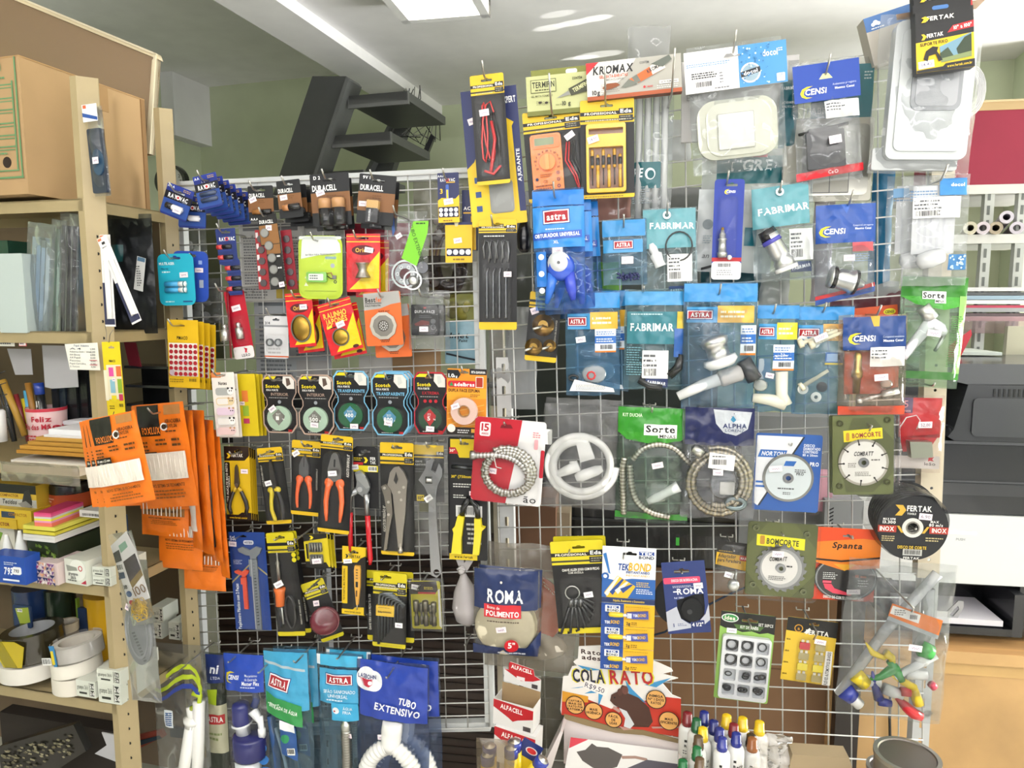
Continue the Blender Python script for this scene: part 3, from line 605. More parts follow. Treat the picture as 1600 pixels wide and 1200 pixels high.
it=S('folder_bag','crinkled clear bag of black folders with silver edges','bag',90,334,124,522,1.34,rot=-6,solo=False)
q=it.part('folders');[q.rect(6+i*5,20,8+i*5,186,-80,0 if i%2 else 4,'m:#8e9094' if i%2 else 'g:#1b1c1e')for i in range(6)];it.part('bag_film').bag(0,0,36,188,12,'f10:#e8e8e8',7,3)
it=S('black_bag','large black plastic bag on the second shelf behind the post','bag',118,344,252,520,1.44,solo=False)
p=it.part('bag_film');p.bag(0,0,134,176,14,'h:#16181a',6,4);p.patch(66,40,86,66,'h:#1f4a4c');p.patch(8,96,20,112,'h:#234e55')
q=it.part('bag_label','white printed label');q.poly([(116,58),(131,62),(122,112),(106,108)],20,20.6,'#d9dad8');q.surf=lambda u,v:20.6;q.flat([(117,59),(130,62),(129,68),(115.5,65)],'#5b7d99');q.lines(113,72,122,104,9,'#5d5f61')
it.part('gathered_top').bag(0,-6,134,34,4,'f22:#8f968e',4,6)
for(x,y,r_,h,l)in((169,439,0,142,'hanging straight down'),(187,437,23,144,'swung out to the right')):
 it=Item('tube_pack','white fluorescent tube pack on the shelf post, '+l,'lamp tube',x,y,20,h,Y=1.25 if r_ else 1.265,base=SB,rot=r_)
 p=it.part('sleeve');p.rect(0,0,19,h,0,1,'#e6e4e2');p.surf=lambda u,v:1;p.fr(0,h*.52,5,h-3,'#343654');p.fr(0,h-12,19,h-3,'#343654');p.fr(1,1,8,5,'#cf7b52');p.fr(6,8,12,12,'#26262a');p.lines(4,15,15,18,1,'#55565c')
 it.part('lamp_tube').tube([(13,h*.28,6),(13,h-12,6)],4,'g:#efefec',12)
it=Item('flat_belt_bag','navy blue strap roll in a clear bag hung on the front post','bag',154,236,30,138,Y=1.293,base=SB,rot=3)
p=it.part('strap_roll');p.rect(2,36,28,134,0,8,'g:#2a3140',3);p.disc(19,88,10,8,12,'g:#29455f',ry=20);p=it.part('header');p.rect(0,0,27,26,10,11,'#dfe1e4');p.surf=lambda u,v:11;p.flat([(0,12),(27,20),(27,25),(0,18)],'#2b4f95');p.fr(2,1,8,6,'#d9663f')
it.part('bag_film').bag(0,2,30,138,13,'f6:#eef2f6',4,8);it.sticker(19,86,11,10,z=16)
# third shelf: mug, pens, envelopes
it=S('brown_envelopes','','envelope',0,0,10,10);ITEMS.remove(it);bpy.data.objects.remove(it.root)if it.root else None
for i,(x0,y0,x1,c,l)in enumerate(((2,722,150,'#dfd9ce','white plastic covered pad at the bottom of the envelope pile'),(12,706,150,'#b9852f','brown envelope lowest in the pile'),(18,699,150,'#c29038','brown envelope second from the bottom'),(32,692,150,'#b98a36','brown envelope third from the bottom'),(46,685,150,'#c49643','topmost brown envelope of the pile'),(60,681,150,'#e4e2e4','white envelope lying on the brown ones'),(68,672,155,'#e8e8ea','white paper ream on top of the envelopes'))):
 it=S('envelope',l,'envelope',x0,y0,x1,y0+(13 if i in(6,)else 6),1.3+.004*i,group='envelopes stacked on the third shelf');it.part('envelope').rect(0,0,it.w,it.h-.6,-200,0,'d:'+c)
it=S('paper_sheet','loose white sheet lying behind the paper ream','paper',88,655,200,666,1.4);it.part('paper_sheet').poly([(0,5),(112,0),(112,10),(0,11)],-150,0,'d:#d9d9de')
it=S('wrapped_pad','beige paper pad wrapped in clear film on the third shelf','pad',-10,724,135,756,1.275,solo=False);it.part('pad').rect(0,5,145,17,-180,0,'d:#c9bda6');it.part('bag_film').bag(-4,0,148,32,9,'f24:#d6cdbd',6,4)
it=S('mug','pink and white mug with red lettering holding pens','mug',28,638,87,692,1.4,solo=False)
p=it.part('mug_body');p.tube([(29,0,-30),(29,2,-30),(29,54,-30)],[28,28.5,26],'g:#e6c3c4',32,caps=False);p.tube([(29,54,-30),(29,5,-30)],[24,25],'g:#e6e2e0',32);p.tube([(29,0,-30),(29,5,-30)],[28.8,28.8],'g:#c9394a',32,caps=False)
r29=28.5*it.s*1000;p.surf=lambda u,v:-30+math.sqrt(max(0,r29**2-((u-29)*it.s*1000)**2))+.5
p.text('Feliz',42,16,8,'#bb2035',1);p.text('Dia das Mães',38,28,8,'#bb2035',1,wid=46);p.lines(20,40,44,50,2,'#bb2035')
for i,(x,y,xa,ya,r_,c,l)in enumerate(((40,680,4,596,5,'w:#c79a3f','yellow wooden ruler'),(44,690,26,618,3.5,'g:#8a3036','clear pen with red cap'),(50,680,41,624,6,'g:#d9c52d','yellow highlighter'),(58,690,46,600,4.5,'w:#a1712d','brown wooden stick'),(72,690,64,612,6.5,'g:#202226','black marker'),(20,690,8,600,4,'g:#30343a','dark pen'),(50,690,42,612,3.2,'g:#4f9cbf','light blue pen'))):
 it=S('pen',l+' standing in the pink mug','pen',min(x,xa)-2,min(y,ya),max(x,xa)+2,max(y,ya),1.43+.006*(i%3),solo=i!=4);p=it.part('pen' if it.root is None else 'barrel');o=(min(x,xa)-2,min(y,ya))
 p.tube([(x-o[0],y-o[1],0),(xa-o[0],ya-o[1]-2,0)],r_,c,10)
 if i==4:q=it.part('cap','blue cap');q.tube([(xa-o[0]+.2,ya-o[1]+4,0),(xa-o[0]-1,ya-o[1]-14,0)],r_+.7,'g:#2644a0',12);q=it.part('pen_label');q.rect(xa-o[0]-2,ya-o[1]+14,xa-o[0]+4,ya-o[1]+36,9,9.6,'#e2e2de');q.surf=lambda u,v:9.6;q.lines(xa-o[0]-1,ya-o[1]+16,xa-o[0]+3,ya-o[1]+34,1,'#222222',th=3)
it=S('pen_holder','black wire pen holder at the left end of the third shelf','pen holder',-30,575,10,690,1.38);p=it.part('pen_holder');[p.tube([(k*6,8+k*3,0),(14+k*7,110,0)],.8,'g:#17181a',5)for k in range(7)];[p.tube([(0,20+k*16,0),(48,4+k*18,0)],.8,'g:#17181a',5)for k in range(6)]
it=S('glue_bottle','white glue bottle with black label at the left edge','glue',-16,640,8,690,1.33);p=it.part('glue_bottle');p.tube([(12,0,0),(12,3,0),(12,50,0)],[9,12,12],'g:#dedede',20)
for i,(x0,x1,c)in enumerate(((80,92,'#26282b'),(92,104,'#1d2733'),(104,122,'#222427'),(122,138,'#17191c'),(138,152,'#202226'))):
 it=S('ring_binder','black ring binder on the third shelf, %s'%['narrow leftmost','bluish second','wide one in the middle','taller fourth','rightmost beside the post'][i],'binder',x0,585 if i!=3 else 560,x1,664,1.45,group='black binders on the third shelf');it.part('ring_binder').rect(0,0,x1-x0-1,it.h,-80,0,'g:'+c,2)
it=S('paper_sheet','white paper sheet hanging in front of the black binders','paper',62,540,126,608,1.42);it.part('paper_sheet').poly([(0,0),(64,0),(64,64),(14,68),(0,66)],-1,0,'d:#b9b8ba')
it=S('paper_sheet','white paper sheet hanging at the left of the third shelf','paper',8,545,54,586,1.43);it.part('paper_sheet').poly([(0,0),(46,0),(46,40),(12,41)],-1,0,'d:#adabad')
it=S('price_list','handwritten price list taped to the shelf edge','note',97,535,160,580,1.288);p=it.part('price_list');p.poly([(0,3),(62,0),(64,43),(7,43)],0,.6,'#e9e6da');p.surf=lambda u,v:.6
p.text('Papel Adesivo',32,5,3.4,'#5b6a86',0,wid=28)
for k,(t,wd)in enumerate((('A4',22),('Adesivos Dom / Adel',40),('A4 Glossy',20),('A4 Papel',20),('Pacotes',20),('Papel Cartolina',30),('2ª fotos',18))):p.text(t.replace('ª',''),9,10+k*4.6,2.6,'#4a4f5c',0,al='l',wid=wd);p.text(('1,50','2,00','1,00','0,50','2,00','5,00','3,00')[k],53,10+k*4.6,2.6,'#4a4f5c',0,wid=9)
p.flat([(47,27),(61,27),(61,28),(47,28)],'#c4475c');p.flat([(47,34),(61,34),(61,35),(47,35)],'#c4475c')
it=S('shelf_label','white paper label with writing on the shelf edge','label',-6,528,26,542,1.365);p=it.part('shelf_label');p.rect(0,0,32,13,0,.5,'#e5e2d6');p.surf=lambda u,v:.5;p.lines(4,2,30,11,2,'#5a5a60')
it=S('shelf_label','small red bordered price label on the shelf edge','label',28,533,43,541,1.35);p=it.part('shelf_label');p.rect(0,0,15,8,0,.5,'#c2525a');p.surf=lambda u,v:.5;p.fr(1,1,14,7,'#ecdfe0');p.lines(3,2,12,6,1,'#8a6f86')
it=S('red_folder','dark red folder leaning behind the front post','folder',190,535,222,590,1.5);it.part('red_folder').poly([(3,0),(24,0),(32,38),(10,36)],-4,0,'g:#6d1d2c')
it=S('black_tray','black desk trays behind the post','tray',190,572,272,668,1.5);p=it.part('black_tray');[p.rect(0,k*30,84,k*30+4,-60,0,'g:#26272a')for k in range(4)];p.rect(0,0,84,96,-62,-58,'g:#111214')
# fourth shelf
it,p=sbox('marker_box','yellow and black fabric marker box with photo print','box',-30,756,66,794,1.4,90,'#d4b13c')
p.fr(0,0,96,14,'#1b1b1d');p.fr(0,23,96,38,'#b9b9b5');p.text('COMPACTOR',44,18,4,'#8a5a1c',1,wid=36);p.text('Tecidos',44,28,7,'#2b2b2b',1,sh=.2,wid=28);p.flat([(66,34),(74,10),(84,6),(88,26),(86,36)],'#2f2e30');p.flat([(60,30),(76,25),(90,34),(70,37)],'#8d8c8a')
it,p=sbox('marker_box','yellow marker box below the photo printed one','box',-30,795,58,826,1.38,90,'#cfae2e');p.fr(30,4,56,14,'#2f3f55');p.text('COMPACTOR',62,8,4.5,'#a0701d',1,wid=36);p.text('COMPACTOR',24,24,5,'#7a3420',1,wid=42);p.rect(0,16,60,31,0,3,'#c7a52b');p.lay+=3;p.text('COMPACTOR',26,24,5,'#7a3420',1,wid=42)
it=S('jar','black lidded jar with orange label on the fourth shelf','jar',62,742,128,796,1.42,solo=False)
p=it.part('jar_body');p.tube([(33,10,-30),(33,18,-30),(33,54,-30)],[28,31,31],'g:#231d1c',24);q=it.part('jar_label','orange label',p);q.tube([(33,29,-30),(33,52,-30)],[31.4,31.4],'#b84c27',24,caps=False)
r31=31.5*it.s*1000;q.surf=lambda u,v:-30+math.sqrt(max(0,r31**2-((u-33)*it.s*1000)**2))+.6;q.lines(14,33,34,42,2,'#e9c9b4');q.rect(40,44,47,50,0,1,'#333333');it.part('jar_lid','black lid').tube([(33,-2,-30),(33,10,-30)],[30,31],'g:#1a1a1c',24)
it=S('sticky_note_block','block of pink and neon sticky notes wrapped in film','sticky notes',48,794,98,822,1.31,solo=False,yaw=4)
p=it.part('notes');[p.rect(2,8+i*3.1,33,11+i*3.1,-95,0,c)for i,c in enumerate(('#d4477a','#d4608a','#c9c9c0','#dcd83a','#d98fb0','#e0705f','#e2765c'))];p.rect(3,7.6,32,8,-95,-1,'#cf3f6c')
for i,(y,c,l)in enumerate(((822,'#d6cf55','yellow notebook lying under the sticky notes'),(830,'#cfc23c','second yellow notebook of the pile'),(836,'#d3d2c9','white notebook in the pile'),(841,'#dad9d4','lowest white notebook of the pile'))):
 it=S('notebook',l,'notebook',30,y,92,y+7,1.315+i*.003,group='notebooks piled on the fourth shelf');it.part('notebook').rect(0,0,61,6.4 if i<1 else 5,-190,0,'d:'+c)
it,p=sbox('decorated_box','dark box with green leaf print on the fourth shelf','box',38,846,96,880,1.34,190,'#2a3320')
for k in range(26):x,y=random.uniform(2,52),random.uniform(2,30);p.flat([(x,y),(x+5,y+3),(x+3,y+6),(x-1,y+5)],random.choice(('#5f7a2f','#6f8a3a','#46602a')))
it,p=sbox('pattern_box','small box with navy pink geometric pattern','box',45,878,95,913,1.31,80,'#d9c6c2')
for k in range(9):
 for j in range(6):
  x,y=k*5.5,j*5.9;c=random.choice(('#2b2f5c','#8a3a68','#2b2f5c','#d9a27c','#e6dcd8','#6f4a84'));p.flat([(x,y),(x+5.5,y),(x+(5.5 if random.random()<.5 else 0),y+5.9)],c)
def staples(x0,y0,x1,y1,l,Y=1.31,dep=110,big=False,**k):
 it,p=sbox('staple_box',l,'box',x0,y0,x1,y1,Y,dep,'#cfd2c6',group='staple boxes on the shelving',**k)
 if big:
  p.flat([(x,y)for x,y in p.circ(28,16,17,20)],'#e2e4db');p.flat([(4,10),(26,12),(28,17),(6,20)],'#8b8f85');p.disc(34,13,4.5,0,.6,'#b5323c',hole=3);p.text('grampos',18,23,4.6,'#2a2b29',1,wid=20);p.text('26/6',18,29,4.6,'#2a2b29',1,wid=11);p.lines(6,32,30,36,1,'#55574f');p.flat([(34,37),(45,30),(45,37)],'#b02c44')
 else:
  w_,h_=it.w,it.h;p.text('grampos 26/6',w_*.34,h_*.4,h_*.25,'#54574e',0,wid=w_*.56);p.fr(w_*.16,h_*.7,w_*.56,h_*.82,'#33352f');p.fr(w_*.7,h_*.08,w_*.72,h_*.92,'#33352f');p.fr(w_*.76,h_*.12,w_*.94,h_*.46,'#33352f');p.fr(w_*.76,h_*.54,w_*.94,h_*.88,'#33352f');p.text('26',w_*.85,h_*.29,h_*.2,'#e6e6e0',1);p.text('26',w_*.85,h_*.71,h_*.2,'#e6e6e0',1)
 return it
staples(95,874,141,914,'larger pale green staple box with round red stamp',1.305,130,True,yaw=-6)
staples(141,886,175,901,'small staple box, upper of two beside the large one',1.3);staples(142,901,176,915,'small staple box, lower of two beside the large one',1.3)
it,p=sbox('blue_box','dark blue box with embossed lettering on the fourth shelf','box',124,812,176,862,1.44,60,'#1d3f66');p.text('BACCHI',22,26,5,'#54789b',1,wid=24);p.fr(26,10,42,15,'#6a8fae');p.disc(6,26,3,0,.5,'#3f6488',hole=2)
it,p=sbox('cardboard_card','white card with black tick marks lying over the blue box','card',120,798,168,809,1.35,60,'#d6d5d0');p.barcode(2,4,46,10,None,'#3a3a3a')
it,p=sbox('glue_carton','blue display carton printed 793 with glue bottles behind','box',-24,868,46,912,1.3,40,'#1d49a0');p.surf=lambda u,v:0
p.text('793',38,24,11,'#eef1f6',1,sh=.1,wid=17);p.rect(47,16,63,28,0,2,'#e9ebee',3);p.lay+=2.1;p.text('793',55,22,5,'#20232a',1,sh=.2,wid=10);p.lines(32,8,58,14,2,'#cfd8ea');p.fr(28,36,60,39,'#dbe3f0')
for x,l in((12,'left'),(33,'right')):
 it=S('glue_bottle','white cone tipped glue bottle, %s one behind the blue carton'%l,'glue',x-12,834 if l=='left' else 828,x+12,890,1.35);it.part('glue_bottle').tube([(12,0,0),(12,3,0),(12,26,0),(12,34,0),(12,56,0)],[2.5,3,8,10,10],'g:#e4e4e0',18)
it=S('leafy_pack','pack with bright green leaf print at the left edge','pack',-12,822,28,880,1.42);p=it.part('leafy_pack');p.rect(0,0,40,58,-30,0,'#d6d3ca');p.flat([(0,6),(18,10),(8,30),(0,36)],'#6f9a35')
# fifth shelf: tapes
def roll(name,l,x,y,r,h,c,Y=1.36,ry=.32,core='#c9c2b4',hole=.72,tilt=0,solo=True,cat='tape'):
 it=S(name,l,cat,x-r,y,x+r,y+h,Y,solo=solo,rot=tilt);p=it.part(name if solo else 'tape_roll');R=r;zz=-r*it.s*1000
 p.tube([(r,0,zz),(r,h,zz)],[r,r],c,36,caps=False);p.tube([(r,h,zz),(r,0,zz)],[r*hole,r*hole],'d:'+core,36,caps=False)
 for v in(0,h):
  k=it.s;n=36;vs=[];
  for rr_ in(R,R*hole):vs+=[((R-it.w/2+rr_*math.cos(2*math.pi*i/n))*k,(it.h/2-v)*k,zz/1000+rr_*k*math.sin(2*math.pi*i/n))for i in range(n)]
  p.add(vs,[(i,(i+1)%n,n+(i+1)%n,n+i)if v else(i,n+i,n+(i+1)%n,(i+1)%n)for i in range(n)],c,False,True)
 return it,p
roll('tape_roll','white ribbed tape roll under the caution tape',10,1046,46,26,'d:#d9d5cb',1.33,hole=.8)
it,p=roll('caution_tape','yellow and black caution tape roll on the white tape',14,1000,44,44,'g:#2c2716',1.335,tilt=5,core='#9a9c9e');p.poly([(10,2),(58,2),(76,10),(66,44),(30,44)],0,1.2,'g:#b9a51c');p.poly([(10,2),(34,2),(58,44),(34,44)],1,2,'g:#8f8218')
roll('masking_tape','cream masking tape roll at the bottom of the tape pile',92,1064,36,26,'d:#dcd6c8',1.32);roll('masking_tape','cream masking tape roll in the middle of the tape pile',90,1042,36,22,'d:#e2ddd0',1.318,tilt=6)
it,p=roll('masking_tape','film wrapped masking tape roll on top of the pile with blue yellow label',92,1016,36,24,'d:#d8d3c8',1.316,tilt=8,solo=False);q=it.part('tape_label');zz=0
q.poly([(22,-8),(32,-8),(32,26),(26,26)],2,3,'#2f7ab0');q.rect(24,0,29,22,3,3.6,'#d9c12f');q.barcode(2,12,20,24);it.part('wrap_film').tube([(36,-4,-36*it.s*1000),(36,26,-36*it.s*1000)],[37,37.5],'f12:#e6e6e6',30,caps=False)
roll('masking_tape','small tape roll behind the masking tape pile',90,978,17,14,'d:#b3a68f',1.43);roll('blue_roll','dark blue paper roll standing at the back',28,925,30,66,'g:#1f355f',1.47,hole=.2,cat='roll');roll('green_roll','dark green roll standing at the back',76,925,22,58,'g:#233124',1.48,hole=.2,cat='roll')
it,p=roll('yellow_roll','large yellow roll with navy label on the fifth shelf',144,936,34,104,'g:#d6a524',1.46,hole=.3,solo=False,cat='roll');q=it.part('roll_label','navy paper label');q.rect(10,14,26,56,-8,1.5,'#20314f',2);q.rect(6,0,9,40,-8,0,'#6f8a2a')
it=S('green_tag_roll','blue roll with lime green label at the shelf back','roll',18,945,52,985,1.42);p=it.part('green_tag_roll');p.rect(0,0,34,36,-4,0,'#1e3459',3);p.surf=lambda u,v:0;p.flat([(4,6),(30,2),(32,26),(12,32)],'#9aa83a');p.barcode(8,6,18,11)
staples(116,1063,152,1090,'staple box with barcode lying beside the tape pile',1.31,100);staples(148,1046,192,1068,'pale green staple box, upper of two by the post',1.3,120);staples(150,1066,192,1100,'pale green staple box, lower of two by the post',1.3,120);staples(172,1016,186,1030,'tiny staple box on top of the boxes',1.36,40)
for i,(x0,y0,x1,y1)in enumerate(((236,948,256,972),(234,972,254,998),(262,972,282,1000),(280,966,302,990),(282,984,302,1004))):
 staples(x0,y0,x1,y1,'pale green staple box behind the rubber band bag, %s'%['upper tall one','lower tall one','middle one','upper right one','lower right one'][i],1.56,60)
# bottom shelf: dark floral film and papers
it=S('floral_film_pack','glossy dark film with gold floral pattern lying on the bottom shelf','pack',-20,1120,150,1230,1.4);p=it.part('floral_film_pack');p.poly([(0,60),(150,0),(170,40),(40,130),(0,130)],-20,0,'g:#1d1a17');p.surf=lambda u,v:0
for k in range(230):
 x,y=random.uniform(8,145),random.uniform(0,100)
 if y>62-.36*x+6 and y<120-.5*x:a=random.uniform(0,3);p.flat([(x+math.cos(a+j*1.57)*random.uniform(2.5,6),y+math.sin(a+j*1.57)*2)for j in range(4)],random.choice(('#6f684f','#57523e','#8a8468')))
it=S('paper_sheet','white folded sheet on the bottom shelf beside the post','paper',142,1145,200,1192,1.36);it.part('paper_sheet').poly([(16,0),(58,0),(58,40),(50,47),(0,38),(24,20)],-3,0,'d:#b9b8bb')
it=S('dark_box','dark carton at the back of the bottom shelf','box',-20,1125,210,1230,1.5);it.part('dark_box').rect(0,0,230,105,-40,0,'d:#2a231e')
it=Item('magazine','magazine with red and blue edges lying below the shelf side','magazine',245,1165,60,40,Y=1.55,base=SB,solo=True);p=it.part('magazine');p.poly([(-20,14),(40,-8),(46,2),(-10,34)],-8,0,'d:#8a3b2a');p.poly([(-22,24),(36,2),(40,6),(-18,32)],-12,2,'d:#2c3a44')
# rubber bands and grey pad hanging on the post
it=Item('disc_pad_bag','flat clear bag with grey printed disc hanging on the front post','bag',218,985,60,230,Y=1.22,base=SB,rot=3)
p=it.part('pad_disc');p.disc(30,118,24,0,5,'d:#8e9092',ry=52);p.surf=lambda u,v:5;p.text('IIIIIIIIII',30,140,6,'#5d6062',0,rot=-70,wid=50);p.disc(30,118,18,5,6,'d:#a3a5a7',hole=16,ry=42)
p=it.part('bag_film');p.bag(2,0,58,232,8,'f16:#dcdedc',3,8);it.sticker(24,72,8,10,rot=-20,z=8,surf=p.surf)
it=Item('rubber_band_pack','clear pack of yellow rubber bands with black gold card hanging on the post','rubber bands',207,905,46,152,Y=1.19,base=SB,rot=14)
p=it.part('header_card');p.poly([(0,18),(36,0),(44,30),(46,110),(4,116)],0,1,'#dedcda');p.surf=lambda u,v:1
p.flat([(1,30),(14,26),(14,44),(1,46)],'#1c1c1e');p.flat([(15,20),(30,14),(32,24),(16,32)],'#7fa58e');p.barcode(1,48,12,60);p.fr(1,62,12,72,'#1f3a5c');p.flat([(16,46),(42,36),(45,62),(18,80)],'#231512');p.flat([(18,80),(45,62),(46,72),(20,90)],'#7a6428');p.text('100',32,94,14,'#7a5a2c',0,rot=12,wid=24);p.text('18',8,86,6,'#333333',1);p.disc(10,98,5,1,1.6,'#2a4f84');p.disc(10,112,4,1,1.6,'#b0302e')
q=it.part('rubber_bands','yellow rubber bands')
for k in range(34):
 a=random.uniform(0,6.28);x,y=random.uniform(14,34),random.uniform(112,136);q.tube([(x+random.uniform(6,11)*math.cos(t*.9+a),y+random.uniform(5,9)*math.sin(t*.9+a),random.uniform(1,9))for t in range(7)],.55,'g:#c9a53a',5,True)
p=it.part('bag_film');p.bag(0,0,46,150,10,'f8:#eeeeea',2.5,6)
# ================================================================ goods on the left grid
def G(name,label,cat,x,y,w,h,off=60,rot=0,**k):return Item(name,label,cat,x,y,w,h,off,rot,**k)
def slot(p,u,v,w,h=3.2):
 """euro hole: a slot with a hump"""
 return[(u-w/2,v),(u-w/2+1,v-h/2),(u-w*.18,v-h/2),(u-w*.1,v-h),(u+w*.1,v-h),(u+w*.18,v-h/2),(u+w/2-1,v-h/2),(u+w/2,v),(u+w/2-1,v+h/2),(u-w/2+1,v+h/2)]
def card(it,c,r=2,hole=None,nm='card',t=1.0,z=0,pts=None):
 p=it.part(nm);hs=[slot(p,*hole)]if hole else()
 p.poly(pts or p.rr(0,0,it.w,it.h,r),z,z+t,c,hs);p.surf=lambda u,v:z+t
 return p
def bands(p,L,w):
 for v0,v1,c in L:p.fr(0,v0,w,v1,c)
def eda(it,top,bottom,hole,prof=True,y='#dcb520',strip=6):
 """black tool card with yellow head, striped band and yellow foot"""
 w,h=it.w,it.h;p=card(it,'#151516',2.5,(hole[0],hole[1],w*.3 if w<60 else 18,3));L=top
 hv=hole[1]+4
 p.flat([(0,2),(2,0),(w-2,0),(w,2),(w,top),(0,top)],y,holes=[slot(p,hole[0],hole[1],w*.34 if w<60 else 20,3.4)])
 b0=top*.5;p.fr(0,b0,w*.74,b0+top*.16,'#1b1b1c');p.fr(0,top*.82,w,top*.9,'#3a3a2a')
 if prof:p.text('PROFISSIONAL',w*.38,b0+top*.08,top*.09,'#efe9d8',1,wid=w*.6)
 p.fr(w*.72,top*.42,w*.98,top*.66,'#1b1b1c');p.text('Eda',w*.85,top*.53,top*.15,'#f6f4ee',1,wid=w*.21);p.fr(w*.72,top*.7,w*.98,top*.95,'#2a2a26');p.lines(w*.75,top*.72,w*.96,top*.92,2,'#8d8a7a')
 p.flat([(0,h-strip),(w,h-strip),(w,h-2),(w-2,h),(2,h),(0,h-2)],y)
 return p
def vtext(p,t,u,v,hgt,c,wid,rot=90,b=1):p.text(t,u,v,hgt,c,b,rot=rot,wid=wid)
# ---- batteries
def rayovac(it,top='AA',small=False):
 w,h=it.w,it.h;p=card(it,'#1d2d78',3,(w/2,h*.2,w*.4,3));p.fr(0,0,w,h*.14,'#26388f');p.fr(0,h*.24 if not small else h*.26,w,h*.48,'#17161e');p.fr(0,h*.48,w,h*.94,'#2a4a92')
 p.text(top,w*.16,h*.08,h*.07,'#e9ecf4',1);p.lines(w*.62,h*.04,w*.95,h*.14,2,'#c9a544')
 p.text('RAY',w*.3,h*.36,h*.13,'#f3f3f3',1,wid=w*.32);p.flat(p.circ(w*.51,h*.36,h*.075,14),'#c8302f');p.text('O',w*.51,h*.36,h*.13,'#f3f3f3',1);p.text('VAC',w*.72,h*.36,h*.13,'#f3f3f3',1,wid=w*.3);p.lines(w*.7,h*.43,w*.92,h*.47,1,'#8d94b0')
 return p
it=G('battery_card','navy battery blister card tilted clockwise, frontmost of its hook at the upper left','batteries',277,316,47,49,130,-21)
rayovac(it,'AAA');q=it.part('battery');q.prof((9,34,4),(38,34,4),[(0,3),(.02,4.6),(.95,4.6),(.96,2),(1,2)],'g:#dcdce2');q.prof((9,34,4),(20,34,4),[(0,4.8),(1,4.8)],'g:#1b1b22');it.part('blister').blister(6,27,41,41,8,r=3);it.sticker(31,36,14,9,0,9);it.hook(21,9,'holding the tilted navy battery card',18)
it.stack(1,24,16,-35,'navy battery card mostly hidden behind the tilted one',17)
it=G('battery_card','navy battery blister card with two cells, tilted, first of a long row on its hook','batteries',325,299,40,52,150,11)
rayovac(it,'AA');q=it.part('battery')
q.prof((8,30,4),(35,30,4),[(0,3.5),(.95,3.5),(.96,1.5),(1,1.5)],'g:#33415f');q=it.part('battery');q.prof((8,39,4),(35,39,4),[(0,3.5),(.95,3.5),(.96,1.5),(1,1.5)],'g:#33415f');it.part('blister').blister(5,25,37,44,7,r=3);it.hook(20,9,'holding the row of navy battery cards',16)
it.stack(5,9.5,5.5,-20,'navy battery card hanging in the row behind the tilted two cell card',-1.5,group='navy battery cards in a row')
it=G('battery_strip','vertical navy strip of red tipped small batteries','batteries',358,410,36,104,95,3)
p=card(it,'#20306f',2,(17,6,16,3),pts=[(0,0),(33,0),(33,46),(36,50),(36,103),(14,103),(14,58),(2,54)]);p.text('RAY',11,16,5.5,'#f3f3f3',1,wid=11);p.text('O',18,16,5.5,'#e24a40',1);p.text('VAC',26,16,5.5,'#f3f3f3',1,wid=11)
for i,(x,y)in enumerate(((2,28),(3,44),(13,61),(13,77),(13,93))):
 q=it.part('battery','red and black small battery');q.prof((x,y,4),(x+9,y,4),[(0,3.6),(1,3.6)],'g:#c73c3c');q.prof((x+9,y,4),(x+24,y,4),[(0,3.5),(.94,3.5),(.95,1.6),(1,1.6)],'g:#17181f');p.fr(x,y+4,x+22,y+6.5,'#31448f');q=it.part('blister');q.blister(x-1,y-6,x+26,y+6,8,r=3)
it.hook(17,6,'holding the red tipped battery strip',22)
it=G('battery_card','bright teal card with two light blue rechargeable batteries','batteries',276,437,61,80,105,1)
p=card(it,'#22a9c2',10,(30,7,20,4));p.fr(6,8.8,55,10,'#22a9c2');p.text('MULTILASER',16,15,4,'#dff3f5',1,wid=26);p.text('Pilhas AA',12,23,3,'#1d5f7c',1,wid=12);p.lines(7,26,22,30,1,'#d5eef0');p.fr(40,73,56,75,'#27447c');p.lines(10,72,30,76,1,'#bfe6ea')
for y in(47,56):q=it.part('battery','light blue and white battery');q.prof((13,y,4),(36,y,4),[(0,4.2),(1,4.2)],'g:#3aa0d3');q.prof((36,y,4),(48,y,4),[(0,4.2),(.94,4.2),(.95,2),(1,2)],'g:#e8ecea');q.prof((44,y,4),(46,y,4),[(0,4.3),(1,4.3)],'g:#1f6f7a')
it.part('blister').blister(10,41,51,62,9,r=4);it.sticker(44,33,14,8,2,1.2);it.hook(29,7,'holding the teal battery card',22)
it=G('battery_card','royal blue card half hidden behind the teal battery card','batteries',298,432,60,78,80,-2);p=card(it,'#2a4ba8',10,(30,7,20,4));p.fr(44,14,50,20,'#8fa6d6');p.fr(45,44,52,56,'#9fa9b8');it.sticker(45,29,14,7,0,1.2)
def duracell(it,top,cells):
 w,h=it.w,it.h;p=card(it,'#17181a',2,(w*.52,h*.13,w*.36,3));p.fr(0,h*.36,w,h*.74 if cells!='c' else h*.9,'#7f5530');p.text(top,w*.1,h*.07,h*.06,'#f1f1f1',1,al='l');p.text('DURACELL',w*.36,h*.27,h*.105,'#f2f2f0',1,wid=w*.62);p.lines(w*.4,h*.4,w*.72,h*.5,2,'#6b4420');return p
it=G('battery_card','black and copper battery card, leftmost of the copper row','batteries',408,318,42,54,85,1)
p=duracell(it,'',1);q=it.part('battery');q.prof((8,40,4),(30,40,4),[(0,4),(1,4)],'g:#9c6a3a');q.prof((22,40,4),(38,40,4),[(0,4.1),(1,4.1)],'g:#1c1c1e');p.text('AAA',8,51,4,'#eee',1)if False else p.text('AAA',9,51,3.6,'#eeeeee',1);it.sticker(8,21,12,8,20,1.2);it.hook(18,8,'holding the leftmost copper battery card',26)
it=G('battery_card','black and copper battery card second in the copper row, slightly tilted','batteries',453,311,39,58,100,5)
